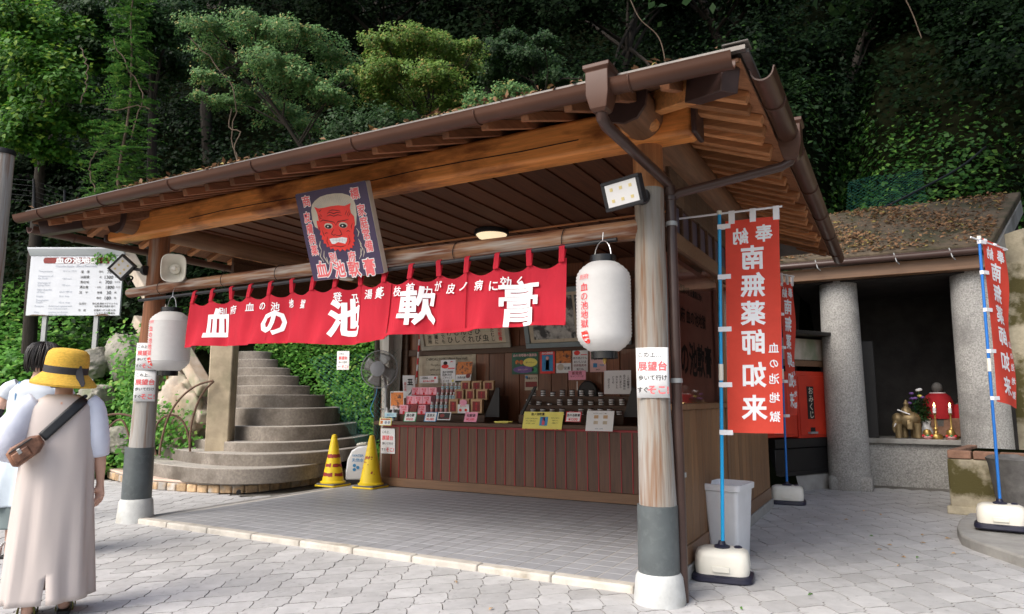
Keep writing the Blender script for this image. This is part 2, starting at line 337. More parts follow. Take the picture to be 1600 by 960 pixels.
def struct(name, g, m, parent=None, **k): return tag(obj(name, g, m, parent, **k), kind='structure') if parent is None else obj(name, g, m, parent, **k)
def copytree(o, loc, label=None, parent=None):
    c = o.copy(); COL.objects.link(c)
    if parent is not None: c.parent = parent; c.matrix_parent_inverse = o.matrix_parent_inverse.copy()
    else: c.location = loc
    if label: c['label'] = label
    for ch in list(o.children): copytree(ch, None, None, c)
    return c
def kids(o): return list(o.children)
# ------------------------------------------------------------------ lettering: font outlines turned to flat meshes
def glyphs(s, bold=0., vertical=False, line=1.0, align='CENTER'):
    """flat outlines as (x, y, small z) points and faces; a bevel thickens the strokes"""
    c = bpy.data.curves.new('t', 'FONT'); c.body = '\n'.join(s) if vertical else s; c.resolution_u = 2; c.bevel_depth = bold; c.bevel_resolution = 0; c.align_x = align; c.space_line = line
    o = bpy.data.objects.new('t', c); me = bpy.data.meshes.new_from_object(o)
    vs = np.array([v.co[:3] for v in me.vertices]); fs = [tuple(p.vertices) for p in me.polygons]
    bpy.data.objects.remove(o); bpy.data.curves.remove(c); bpy.data.meshes.remove(me)
    if len(vs):
        if bold: fs = [f for f in fs if min(vs[i][2] for i in f) > -1e-5]
        vs[:, 2] *= .06
        if vertical: vs[:, 1] -= (vs[:, 1].max()+vs[:, 1].min())/2
        else: vs[:, 1] -= .38*(1 if '\n' not in s else 0)
    return vs, fs
def put(g, s, c, xd, yd, size, bold=.0, vertical=False, line=1.0, eps=.004, align='CENTER', asp=1.0, fn=None, m=0):
    xd, yd, c = Vector(xd).normalized(), Vector(yd).normalized(), Vector(c); n = xd.cross(yd)
    vs, fs = glyphs(s, bold, vertical, line, align)
    if fn: vs, fs = refine(vs*size, fs, .03); g.add([fn(x*asp, y, z) for x, y, z in vs], fs, m); return g
    g.add([c+xd*(x*size*asp)+yd*(y*size)+n*(eps+z*size) for x, y, z in vs], fs, m); return g
def refine(vs, fs, step):                  # cut flat glyphs on a grid so that they can follow a bent surface
    bm = bmesh.new(); V = [bm.verts.new(v) for v in vs]
    for f in fs:
        try: bm.faces.new([V[i] for i in f])
        except Exception: pass
    for ax in (0, 1):
        lo, hi = vs[:, ax].min(), vs[:, ax].max(); t = lo+step
        while t < hi:
            co = [0, 0, 0]; co[ax] = t; no = [0, 0, 0]; no[ax] = 1
            bmesh.ops.bisect_plane(bm, geom=bm.verts[:]+bm.edges[:]+bm.faces[:], plane_co=co, plane_no=no); t += step
    bm.verts.index_update(); v = np.array([w.co[:3] for w in bm.verts]); f = [tuple(w.index for w in q.verts) for q in bm.faces]; bm.free(); return v, f
def stroke(g, pts, w, m=0):               # ribbon along a flat polyline, widths taper at the ends
    P = [Vector(p) for p in pts]; L, R = [], []
    for i, p in enumerate(P):
        t = (P[min(i+1, len(P)-1)]-P[max(i-1, 0)]).normalized(); s = NRM.cross(t); k = w*(.35 if i in (0, len(P)-1) else 1)
        L.append(p+s*k); R.append(p-s*k)
    for i in range(len(P)-1): g.flat([L[i], R[i], R[i+1], L[i+1]], m)
NRM = Vector((0, -1, 0))
def card(name, label, cat, bl, br, tl, base, items=(), group=None, th=.004, edge=None, loc=None):
    """a flat card, poster or price tag: a thin board with its flat print. items: ('t', text, u, v, size, material[, vertical, bold]) or ('r', u0, v0, u1, v1, material) or ('e', u, v, ru, rv, material)"""
    bl, br, tl = Vector(bl), Vector(br), Vector(tl); X, Y = br-bl, tl-bl; n = X.cross(Y).normalized(); w, h = X.length, Y.length
    t = thing(name, label, cat, bl+X/2, group)
    g = G().prism([bl, br, br+Y, tl], -n*th); obj('board', g, edge or base, t) if not edge else obj('board', g, edge, t)
    if edge: k = .06; obj('face', G().prism([bl+X*k+Y*k+n*.001, br-X*k+Y*k+n*.001, br+Y-X*k-Y*k+n*.001, tl+X*k-Y*k+n*.001], -n*.0008), base, t)
    by = {}
    for it in items:
        if it[0] == 't':
            mm = it[5]; vert = len(it) > 6 and it[6]; bold = it[7] if len(it) > 7 else .012
            put(by.setdefault(('lettering', mm.name), G()), it[1], bl+X*it[2]+Y*it[3], X, Y, it[4]*h, bold, vert, eps=.0032, asp=it[8] if len(it) > 8 else 1.)
        elif it[0] == 'r':
            u0, v0, u1, v1, mm = it[1:6]
            by.setdefault(('print', mm.name), G()).flat([bl+X*u+Y*v+n*.0020 for u, v in ((u0, v0), (u1, v0), (u1, v1), (u0, v1))])
        elif it[0] == 'e':
            u, v, ru, rv, mm = it[1:6]
            by.setdefault(('print', mm.name), G()).flat([bl+X*(u+ru*cos(a*pi/10))+Y*(v+rv*sin(a*pi/10))+n*.0026 for a in range(20)])
    for (nm, mn), g in by.items(): obj(nm, g, bpy.data.materials[mn], t, smooth=0)
    return t
def pxcard(name, label, cat, x0, y0, x1, y1, yp, base, items=(), skew=0, lean=0., **k):
    """card upright on plane y=yp whose corners fall where the photo shows them"""
    bl, br, tl = onY(x0, y1, yp), onY(x1, y1, yp), onY(x0+skew, y0, yp+lean)
    z = (bl.z+br.z)/2; bl.z = br.z = z
    return card(name, label, cat, bl, br, tl, base, items, **k)
# ------------------------------------------------------------------ leaves
def leafmesh(name, P, Nn, size, ar=.55, fold=.12, tang=None):
    n = len(P); P = np.asarray(P, float); Nn = np.asarray(Nn, float); Nn /= np.linalg.norm(Nn, axis=1, keepdims=True)+1e-9
    T = rng.normal(size=(n, 3)) if tang is None else np.asarray(tang, float)
    T -= Nn*(T*Nn).sum(1, keepdims=True); T /= np.linalg.norm(T, axis=1, keepdims=True)+1e-9; S = np.cross(Nn, T)
    size = np.broadcast_to(np.asarray(size, float).reshape(-1, 1) if np.ndim(size) else size, (n, 1))
    v = np.stack([P, P+T*size*.45+S*size*ar*.5+Nn*size*fold, P+T*size, P+T*size*.45-S*size*ar*.5+Nn*size*fold], 1).reshape(-1, 3)
    me = bpy.data.meshes.new(name); me.vertices.add(4*n); me.vertices.foreach_set('co', v.ravel().astype(np.float32))
    me.loops.add(4*n); me.loops.foreach_set('vertex_index', np.arange(4*n, dtype=np.int32)); me.polygons.add(n)
    me.polygons.foreach_set('loop_start', np.arange(0, 4*n, 4, dtype=np.int32)); me.update(); me.validate(); return me
def pads(centres, radii, n, flat=.3, up=.9):
    """leaf positions and normals in flattened clumps, denser on the upper shell"""
    k = len(centres); w = np.array([r**2 for r in radii]); idx = rng.choice(k, n, p=w/w.sum()); c = np.array(centres)[idx]; r = np.array(radii)[idx][:, None]
    d = rng.normal(size=(n, 3)); d /= np.linalg.norm(d, axis=1, keepdims=True); rad = rng.random((n, 1))**.33
    ang = np.arctan2(d[:, 1], d[:, 0])+idx*1.7; lob = 1+.34*np.sin(ang*3+idx)+.24*np.sin(ang*7+idx*2.3)+.12*np.sin(ang*13+idx)
    off = d*rad*r*lob[:, None]; off[:, 2] = off[:, 2]*flat-.12*(off[:, :2]**2).sum(1)/r[:, 0]
    N_ = d*.5+np.array([.10, -.62, .72])*up+rng.normal(size=(n, 3))*.38
    return c+off, N_
def sprigs(base, dirs, length, k, leaf, droop=.25):
    """pinnate sprays: k leaf pairs along each stem"""
    base, dirs = np.asarray(base, float), np.asarray(dirs, float); n = len(base); dirs /= np.linalg.norm(dirs, axis=1, keepdims=True)
    up = np.tile([0, 0, 1.], (n, 1))+rng.normal(size=(n, 3))*.3; side = np.cross(dirs, up); side /= np.linalg.norm(side, axis=1, keepdims=True); nn = np.cross(side, dirs)
    length = np.broadcast_to(np.asarray(length, float).reshape(-1, 1) if np.ndim(length) else length, (n, 1))
    P, N_, T = [], [], []
    for j in range(k):
        t = (j+.6)/k; p = base+dirs*length*t-np.array([0, 0, 1])*droop*length*t*t
        for s in (-1, 1): P.append(p); N_.append(nn+rng.normal(size=(n, 3))*.15); T.append(side*s+dirs*.55)
    return np.concatenate(P), np.concatenate(N_), np.concatenate(T)

# ================================================================== GROUND
struct('ground', G().grid(lambda u, v: (-60+120*u, -40+100*v, -.03), 2, 2), M['joint'])
PX0, PX1, PY0, PY1 = -7.1, -1.45, 4.62, 9.0          # tiled floor of the stall
pav = struct('pavement', G().grid(lambda u, v: (-17+24*u, -1+15.5*v, -.014), 4, 4), M['joint'])
PW, PV, PP = .2325, .095, .111
E1 = [(PW/2, -PV/2), (PW/2+.011, -PV*.2), (PW/2-.011, PV*.2)]
E2 = [(PW/2, PV/2), (PW*.40, PV/2+.012), (PW*.27, PV/2+PP*.5), (PW*.10, PV/2+PP-.012)]
E3 = [(0, PV/2+PP), (-PW*.10, PV/2+PP-.012), (-PW*.27, PV/2+PP*.5), (-PW*.40, PV/2+.012)]
A1, A2 = Vector((PW, 0)), Vector((PW/2, PV+PP))
out = list(E1)+list(E2)+list(E3)
out += [(x-PW, y) for x, y in (E1+[E2[0]])[::-1]][:-1] if False else [(x-PW, y) for x, y in [E2[0]]+E1[:0:-1]]
sh = [(x-A2.x, y-A2.y) for x, y in [E3[0]]+E2[:0:-1]]; out += [(-PW/2, -PV/2)]+sh[:0] + [(x-A2.x, y-A2.y) for x, y in E2[:0:-1]]
out += [(x+PW-A2.x, y-A2.y) for x, y in [(0-0, PV/2+PP)]+E3[:0:-1]] if False else [(0, -PV/2-PP)]+[(x+PW/2, y-A2.y) for x, y in E3[:0:-1]]
PVO = out
def paver_geo(cx, cy, rot=-.055, z=0., g=None, s=.982):
    g = g or G(); c, s_ = cos(rot), sin(rot); n = len(PVO)
    def ring(k, zz): return [(cx+(x*c-y*s_)*k, cy+(x*s_+y*c)*k, zz) for x, y in PVO]
    R = ring(s-.013, z)+ring(s, z-.004)+ring(s, z-.02)
    fs = [tuple(range(n))]+[(j*n+n+i, j*n+n+(i+1) % n, j*n+(i+1) % n, j*n+i) for j in range(2) for i in range(n)]
    g.add(R, fs); g.mi[-2*n:] = [1]*(2*n); return g
rot = -.055; cr, sr = cos(rot), sin(rot); cells = []
for j in range(0, 62):
    for i in range(-90, 50):
        ux, uy = PW*i+(PW/2 if j % 2 else 0), (PV+PP)*j
        x, y = -3.963+ux*cr-uy*sr+PW/2, 2.949-1.9+ux*sr+uy*cr
        if x > 3.2+.5*y or (PX0+.02 < x < PX1-.05 and y > PY0+.12): continue
        if x < -7.2 and y > 6.6+(x+7.2)*-.05: continue
        if y > 12.4 or (x > -.9 and y > 11.6) : continue
        a, b, d = proj((x, y, 0))
        if d > 0 and -420 < a < 2050 and b < 1350: cells.append((d if -30 < a < 1630 and b < 985 else d+100, x, y))
cells.sort(); me0 = paver_geo(0, 0).mesh('paver', 0); me0.materials.append(M['paver']); me0.materials.append(M['paver_edge'])
rest = G()
for k, (d, x, y) in enumerate(cells):
    dz = rng.normal()*.0012
    if k < 300:
        o = bpy.data.objects.new('paver', me0); o.location = (x, y, dz); o.rotation_euler = (rng.normal()*.004, rng.normal()*.004, rng.normal()*.006); link(o, pav)
    else: paver_geo(x, y, z=dz, g=rest)
PVM = mat('far_paver', (.465, .46, .458), .85, .16, 4.3, bump=.25, bs=140, wd=((.36, .35, .345), .8, .50, .80))
tag(obj('pavers', rest, [PVM, M['paver_edge']], pav, smooth=0), kind='stuff')

# tiled floor, kerb
tf = struct('tiled_floor', G().box((PX0, PY0+.1, -.02), (PX1, 9.3, .040)), M['grout'])
tiles = []; TX, TY = .163, .172
for i in range(int((PX1-PX0)/TX)):
    for j in range(20):
        x, y = PX1-.004-TX*(i+.5), PY0+.105+TY*(j+.5)
        if y < 8.1: tiles.append((Vector((x, y, 0)).length, x, y))
tiles.sort()
def tile_geo(x, y, g): h, w = TX/2-.0042, TY/2-.0042; return g.add([(x-h, y-w, .041), (x+h, y-w, .041), (x+h, y+w, .041), (x-h, y+w, .041), (x-h+.003, y-w+.003, .0432), (x+h-.003, y-w+.003, .0432), (x+h-.003, y+w-.003, .0432), (x-h+.003, y+w-.003, .0432)], [(4, 5, 6, 7), (0, 1, 5, 4), (1, 2, 6, 5), (2, 3, 7, 6), (3, 0, 4, 7)])
t0 = tile_geo(0, 0, G()).mesh('tile', 0); t0.materials.append(M['tile']); rest = G()
for k, (d, x, y) in enumerate(tiles):
    if k < 300: o = bpy.data.objects.new('tile', t0); o.location = (x, y, rng.normal()*.0006); link(o, tf)
    else: tile_geo(x, y, rest)
tag(obj('tiles', rest, M['tile'], tf, smooth=0), kind='stuff')
kb = struct('kerb', G().box((PX0+.03, PY0+.006, -.02), (-1.63, PY0+.09, .03)), M['concrete'])
x = -1.62
while x > PX0:
    w = min(.62, x-PX0); obj('kerb_stone', G().box((x-w+.004, PY0-.012, -.02), (x-.004, PY0+.098, .052+rng.normal()*.002)), M['kerb'], kb, bevel=.016, seg=3); x -= w
kb2 = struct('kerb', G().box((PX0-.09, PY0+.12, -.02), (PX0-.004, 7.5, .044)), M['concrete'], bevel=.01)

# ================================================================== HILL
TOE = np.array([(-60, -18), (-30, 0), (-20, 3.4), (-16, 4.6), (-13, 5.7), (-11.4, 6.9), (-10.2, 8.1), (-9.2, 8.9), (-8.2, 9.2), (-7.4, 9.5), (-1.4, 9.7), (-.9, 13.8), (2.2, 13.8), (2.6, 10.9), (8, 10), (14, 6), (30, -4), (60, -14)], float)
def toe(x): return np.interp(x, TOE[:, 0], TOE[:, 1])
def hillz(x, y):
    x = np.asarray(x, float); y = np.asarray(y, float); d = y-toe(x)
    left = np.clip((-9.5-x)/4, 0, 1)
    k = 1.05*(1-left)+.62*left
    near = np.minimum(d, 4.0); far = np.clip(d-4.0, 0, 200)
    z = np.where(d > 0, near*k+far*(1.05+.15*left), d*.25)
    z += np.where(d > .4, 1, 0)*np.minimum(d, 3)/3*(.35*np.sin(x*.9+y*.6)+.25*np.sin(x*1.9-y*1.3+2)+.5*np.sin(x*.31+1))*.7
    right = np.clip((x+.9)/1.0, 0, 1)*np.clip((2.6-x)/.5, 0, 1)
    z += right*np.where(d > 0, np.minimum(d, .5)*6.0, 0)          # cut bank behind the grotto
    return np.maximum(z, -.4)
xs = np.concatenate([np.linspace(-60, -22, 20), np.linspace(-20.5, 10, 90), np.linspace(12, 50, 16)])
ts = np.concatenate([np.linspace(-.5, 8, 36), np.linspace(8.8, 42, 34)])
V = [(x, toe(x)+t, float(hillz(x, toe(x)+t))) for t in ts for x in xs]; w = len(xs)
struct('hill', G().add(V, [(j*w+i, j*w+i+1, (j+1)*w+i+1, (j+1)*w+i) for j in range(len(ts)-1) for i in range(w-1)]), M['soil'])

# ================================================================== SHOP
EX0, EX1, EY0, EY1, EZ = -7.70, -.60, 3.62, 9.5, 3.085; SL = .37
BX0, BX1, BY = -7.15, -1.40, 4.48                     # wall lines
shop = thing('souvenir_shop', 'open wooden souvenir stall with brown gutters and wide overhanging eaves', 'shop', (-4.3, 4.6, 0))
def post(x, y, x2, r0, r1, hs, hf, rf, m, top, m2, zc):
    def sec(zz): return G().tube([(x+(x2-x)*z/top+.006*sin(z*3), y, z) for z in zz], [r0+(r1-r0)*z/top+.004*sin(z*5+x) for z in zz], 20, upv=(0, -1, 0))
    p = obj('post', sec(np.linspace(hs, zc, 8)), m, shop); obj('sheltered_top', sec(np.linspace(zc, top, 6)), m2, p)
    obj('metal_sheath', G().lathe([(r0+.012, hf-.02), (r0+.010, hs), (r0, hs+.003)], (x, y, 0), 24), M['sheath'], p)
    obj('footing', G().lathe([(rf+.012, -.02), (rf+.01, .03), (rf-.004, hf-.03), (rf-.02, hf), (r0, hf+.004)], (x, y, 0), 24), M['footing'], p)
    return p
post(-1.415, 4.52, -1.42, .122, .10, .61, .19, .155, M['log_z'], 3.06, M['beam_fresh_z'], 2.74)
post(-7.21, 4.68, -7.11, .135, .10, .78, .24, .17, M['log_z'], 3.1, M['log_old'], 1.75)
# upper part of the left post keeps its brown skin
obj('main_beam', G().box((-7.62, BY-.10, 3.045), (-1.07, BY+.10, 3.31)), M['beam_x'], shop, bevel=.03, seg=3)
mb_ = [o for o in kids(shop) if o.name == 'main_beam'][0]
cr_ = [(-6.2+.48*i, BY-.1015, 3.125+.012*sin(i*1.3)+.0035*i) for i in range(10)]
obj('crack', G().loft([[(x, y-.001, z+.004), (x, y-.001, z-.004), (x, y+.01, z)] for x, y, z in cr_]), M['cable'], mb_, smooth=0)
for x0, x1 in ((-1.07, -1.035), (-7.655, -7.62)): obj('beam_end_cap', G().box((x0, BY-.115, 3.04), (x1, BY+.115, 3.345)), M['copper'], shop, bevel=.012)
def sidelog(x, y0, y1, r, m, cap):
    b = obj('side_beam', G().tube([(x, y0, 3.20), (x, (y0+y1)/2, 3.205), (x, y1, 3.21)], [r, r*.97, r*.95], 20), m, shop)
    obj('end_cap', G().prism([(x+(r+.012)*a, y0-.004, 3.2+(r+.014)*c) for a, c in ((-.97, 1), (.97, 1), (1, .1), (.9, -.45), (.55, -.9), (0, -1.03), (-.55, -.9), (-.9, -.45), (-1, .1))], (0, -.03, 0)), M['copper'], b)
sidelog(BX1, 4.02, 9.2, .145, M['beam_y'], 1); sidelog(BX0, 4.22, 9.2, .135, M['beam_y'], 1)
# fresh sawn cheek pieces where the side logs cross the main beam
obj('crossing_block', G().box((BX1-.13, BY-.26, 3.08), (BX1+.13, BY-.10, 3.28)), M['beam_fresh'], shop, bevel=.05, seg=3)
zz = [(-7.33, 2.455, .05), (-6.6, 2.468, .056), (-5.2, 2.475, .060), (-3.8, 2.478, .066), (-2.4, 2.472, .070), (-1.45, 2.468, .075)]
rail = obj('rail_log', G().tube([(a, 4.52+.012*sin(a*2), b) for a, b, c in zz], [c for a, b, c in zz], 18), M['log_x'], shop)
for x in (-6.75, -5.75, -5.0, -4.1, -3.0, -2.05): obj('wire_tie', G().tube([(x+.015*sin(a), 4.52+.077*cos(a), 2.473+.077*sin(a)) for a in np.linspace(0, 2*pi, 17)[:-1]], .0035, 5, closed=True), M['cable'], rail)
# eaves: soffit boards, rafters, hip rafters
def zs(x, y): return EZ+SL*min(y-EY0, EX1-x, x-EX0, EY1-y)
hipx = lambda y: (y-EY0)
so = obj('roof', G().add([(EX0, EY0, EZ+.118), (EX1, EY0, EZ+.075), (EX1, EY1, EZ+.075), (EX0, EY1, EZ+.075), (EX0+2.95, EY0+2.95, EZ+.075+SL*2.9), (EX1-2.95, EY0+2.95, EZ+.075+SL*2.9)], [(0, 1, 5, 4), (2, 3, 4, 5), (1, 2, 5), (3, 0, 4)]), M['roof'], shop, smooth=0)
def slab(pts, m, name, parent):           # thin board following the slope, given in plan
    g = G().prism([(x, y, zs(x, y)+.004) for x, y in pts], (0, 0, .022)); return obj(name, g, m, parent, smooth=0)
k = 0; y = EY0+.015
while y < 5.0:                            # front soffit boards run along X
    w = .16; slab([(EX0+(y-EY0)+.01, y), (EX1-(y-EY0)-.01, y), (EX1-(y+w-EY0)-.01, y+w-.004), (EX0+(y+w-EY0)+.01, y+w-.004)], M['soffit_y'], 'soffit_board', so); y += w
for sgn, X in ((1, EX1), (-1, EX0)):      # side soffit boards run along Y
    d = .015
    while d < 1.35:
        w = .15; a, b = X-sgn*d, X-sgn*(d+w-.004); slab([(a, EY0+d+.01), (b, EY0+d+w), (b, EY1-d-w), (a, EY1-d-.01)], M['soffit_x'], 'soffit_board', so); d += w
def rafter(x0, y0, x1, y1, m, h=.062, w=.056):
    a, b = Vector((x0, y0, zs(x0, y0)-h/2)), Vector((x1, y1, zs(x1, y1)-h/2)); obj('rafter', G().beam(a, b, w, h), m, shop, bevel=.004, seg=1)
x = EX0+.3
while x < EX1-.2:
    ye = min(5.0, EY0+min(x-EX0, EX1-x)); 
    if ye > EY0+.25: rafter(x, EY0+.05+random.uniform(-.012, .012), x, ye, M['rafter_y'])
    x += .303
for sgn, X in ((1, EX1), (-1, EX0)):
    y = EY0+.28
    while y < EY1-.2:
        ln = min(1.35, y-EY0, EY1-y)
        rafter(X-sgn*(.06+random.uniform(-.03, .05)), y, X-sgn*ln, y, M['rafter_x'], random.uniform(.05, .07), random.uniform(.055, .10) if sgn > 0 else .056); y += random.uniform(.17, .25) if sgn > 0 else .303
for sx, X in ((1, EX1), (-1, EX0)):
    a, b = Vector((X-sx*.10, EY0+.10, EZ-.03)), Vector((X-sx*1.4, EY0+1.4, EZ+SL*1.4-.085))
    hp = obj('hip_rafter', G().beam(a, b, .10, .15), M['beam_fresh'] if sx > 0 else M['rafter_y'], shop, bevel=.008)
    d = (b-a).normalized(); obj('end_cap', G().beam(a-d*.03, a+d*.36, .112, .164), M['copper'], hp, bevel=.006)
obj('roof_edge', G().beam((EX0-.02, EY0-.01, EZ+.120), (EX1+.02, EY0-.01, EZ+.065), .04, .024).beam((EX1+.01, EY0+.02, EZ+.065), (EX1+.01, EY1, EZ+.065), .04, .024).beam((EX0-.01, EY0+.02, EZ+.065), (EX0-.01, EY1, EZ+.065), .04, .024), M['edge_metal'], so)
obj('corner_flashing', G().box((EX1-.10, EY0-.04, EZ+.088), (EX1+.04, EY0+.08, EZ+.10)), M['edge_metal'], so, bevel=.006)
def gutter(a, b, r=.062, skip=None):
    a, b = Vector(a), Vector(b); d = (b-a).normalized(); s = d.cross(Vector((0, 0, 1)))
    prof = [(cos(t)*r, sin(t)*r) for t in np.linspace(pi, 2*pi, 11)]; prof = [(-r-.006, .012)]+prof+[(r+.006, .012)]; inn = [(u*.9, v*.9+.003) for u, v in prof[::-1]]
    g = G().loft([[p+s*u+Vector((0, 0, v)) for u, v in prof+inn] for p in (a, b)])
    o = obj('gutter', g, M['gutter'], shop); L = (b-a).length; n = max(2, int(L/.92))
    for i in range(n):
        p = a+d*(L*(i+.45)/n); ring = [p+s*((r+.004)*cos(t))+Vector((0, 0, (r+.004)*sin(t)+.0)) for t in np.linspace(pi*.98, 2.02*pi, 11)]
        obj('bracket', G().tube(ring, .006, 6), M['gutter'], o)
    return o
GF, GX = EY0-.075, EX1+.075
gutter((EX0-.04, GF, EZ+.055), (EX1-.035, GF, EZ-.005)); gutter((GX, EY0+.13, EZ-.01), (GX, EY1, EZ-.03)); gutter((EX0-.075, EY0+.05, EZ-.02), (EX0-.075, EY1, EZ-.03))
def hopper(c, r=.085):
    c = Vector(c); sq = lambda k, z: [c+Vector((x*k, y*k, z)) for x, y in ((-1, -1), (1, -1), (1, 1), (-1, 1))]
    return obj('rain_hopper', G().loft([sq(.035, -.19), sq(.05, -.17), sq(r*.95, -.09), sq(r*.95, .045), sq(r*1.12, .06), sq(r*1.12, .085)]), M['gutter'], shop, bevel=.004, smooth=20)
hopper((-1.37, GF-.02, EZ+.02), .072); hopper((GX+.01, 4.84, EZ-.0), .075)
JX, JY, JZ = -1.285, 4.60, 2.74
dp = obj('downpipe', G().tube([(JX, JY, JZ+.03), (JX, JY, 2.0), (JX, JY, 1.0), (JX+.0, JY, .0)], .036, 14), M['pipe'], shop)
obj('inlet_pipe', G().tube([(-1.37, GF-.02, 2.93), (-1.37, GF-.01, 2.895), (-1.365, GF+.05, 2.865), (JX-.003, JY-.06, JZ+.04), (JX, JY, JZ-.04)], .035, 14), M['pipe'], dp)
obj('inlet_pipe', G().tube([(GX+.01, 4.84, 2.92), (GX, 4.84, 2.895), (GX-.06, 4.835, 2.865), (JX+.05, JY+.02, JZ-.02), (JX, JY, JZ-.06)], .031, 14), M['pipe'], dp)
for z in (JZ-.06, 2.5, 1.42, .8, ): obj('pipe_collar', G().lathe([(.0365, z-.016), (.042, z-.014), (.042, z+.014), (.0365, z+.016)], (JX, JY+(.02 if z < 1 else 0), 0), 14), M['pipe'] if z > 2.6 else M['grey'], dp)
# ceiling
cl = obj('ceiling', G().box((BX0+.05, BY+.1, 3.275), (BX1-.05, 9.0, 3.30)), M['darkwood'], shop)
x = BX1-.05
while x > BX0+.15:
    w = .26; g = G().add([(x-w-.02, BY+.1, 3.258), (x-.004, BY+.1, 3.240), (x-.004, 8.99, 3.240), (x-w-.02, 8.99, 3.258), (x-w-.02, BY+.1, 3.272), (x-.004, BY+.1, 3.258), (x-.004, 8.99, 3.258), (x-w-.02, 8.99, 3.272)], [(0, 1, 2, 3), (4, 7, 6, 5), (0, 4, 5, 1), (1, 5, 6, 2), (2, 6, 7, 3), (3, 7, 4, 0)])
    obj('ceiling_plank', g, M['ceil'], cl, smooth=0); x -= w
obj('ceiling_batten', G().box((BX0+.1, 6.80, 3.212), (BX1-.1, 6.83, 3.225)), M['rafter_x'], cl)
# back wall boards
bw = obj('back_wall', G().box((-7.4, 9.03, .04), (BX1-.03, 9.1, 3.27)), M['darkwood'], shop); x = BX1-.06
while x > -7.35:
    obj('wall_plank', G().box((x-.255, 9.0, .05), (x, 9.03, 3.26)), M['wallboard'], bw, bevel=.006, seg=1); x -= .262
for z in (1.98, 2.95): obj('wall_rail', G().box((-7.35, 8.955, z), (BX1-.06, 8.998, z+.10)), M['darkwood'], bw, bevel=.004, seg=1)
for x in (-6.95,): obj('wall_post', G().box((x-.06, 8.93, .05), (x+.06, 8.997, 3.26)), M['darkwood'], bw, bevel=.005, seg=1)
# right side wall with its window
sw = obj('side_wall', G().box((BX1-.035, 5.02, .10), (BX1-.012, 8.97, 1.22)), M['darkwood'], shop)
obj('concrete_base', G().box((BX1-.09, 4.75, -.02), (BX1+.02, 9.05, .10)), M['concrete'], sw, bevel=.008)
y = 5.0
while y < 8.95:
    w = min(.18, 8.97-y); obj('wall_plank', G().box((BX1-.012, y, .24), (BX1+.002, y+w-.003, 1.215)), M['sideboard'], sw, bevel=.003, seg=1); y += w
obj('skirting_board', G().box((BX1-.012, 5.0, .105), (BX1+.012, 8.97, .238)), M['counterbase'], sw, bevel=.004, seg=1)
obj('cover_batten', G().box((BX1+.003, 6.62, .24), (BX1+.014, 6.675, 1.214)), M['counterbase'], sw)
obj('window_sill', G().box((BX1-.05, 4.98, 1.217), (BX1+.035, 8.97, 1.262)), M['sideboard'], sw, bevel=.006)
wi = obj('window', G().box((BX1-.03, 5.0, 2.44), (BX1+.02, 8.97, 2.56)), M['counterbase'], shop)
for a, b in ((4.98, 5.05), (6.60, 6.68), (7.9, 7.97), (8.9, 8.97)): obj('window_frame', G().box((BX1-.03, a, 1.263), (BX1+.016, b, 2.439)), M['sideboard'], wi, bevel=.004, seg=1)
for a, b in ((5.051, 6.599), (6.681, 7.899), (7.971, 8.899)): obj('pane', G().flat([(BX1-.010, a, 1.264), (BX1-.010, b, 1.264), (BX1-.010, b, 2.438), (BX1-.010, a, 2.438)]), M['glass'], wi, smooth=0)
obj('reflection_board', G().box((BX1-.10, 5.0, 1.27), (BX1-.085, 8.95, 2.43)), M['pane_reflection'], wi)  # added board behind the glass; its colour imitates the red banner's reflection
g = G()
put(g, '別府 血の池地獄', (BX1-.083, 5.85, 1.985), (0, 1, 0), (0, 0, 1), .135, .02, eps=0, asp=1.0); put(g, '血の池軟膏', (BX1-.083, 5.85, 1.63), (0, 1, 0), (0, 0, 1), .30, .03, eps=0, asp=.9); put(g, '天然湯の花 皮膚病に効く', (BX1-.083, 5.85, 2.20), (0, 1, 0), (0, 0, 1), .075, .02, eps=0)
obj('lettering', g, M['ink'], wi, smooth=0)
ub = obj('upper_wall', G().box((BX1-.03, 5.0, 2.80), (BX1-.01, 8.97, 3.09)), M['darkwood'], shop); y = 5.0
while y < 8.9: obj('wall_plank', G().box((BX1-.009, y, 2.80), (BX1+.004, y+.197, 3.07)), M['sidedark'], ub, bevel=.003, seg=1); y += .2
y = 5.02
while y < 8.9:
    obj('transom_pane', G().box((BX1-.02, y+.02, 2.565), (BX1-.012, y+.26, 2.79)), M['transom'], ub, smooth=0); obj('transom_bar', G().box((BX1-.025, y-.015, 2.562), (BX1+.01, y+.018, 2.797)), M['darkwood'], ub); y += .28
obj('shop_interior_partition', G().box((-1.62, 8.2, .05), (-1.5, 8.99, 2.9)), M['wallboard'], shop) if False else None
# transom boards along the left side
lw = obj('left_transom', G().box((BX0-.03, 5.7, 2.58), (BX0-.005, 8.9, 3.06)), M['darkwood'], shop); z = 2.58
while z < 3.0: obj('wall_plank', G().box((BX0-.004, 5.7, z), (BX0+.012, 8.9, z+.135)), M['darkwood'], lw, bevel=.003, seg=1); z += .14
obj('rear_post', G().box((BX0-.06, 8.70, .04), (BX0+.06, 8.82, 3.1)), M['curtain'], shop, bevel=.005)
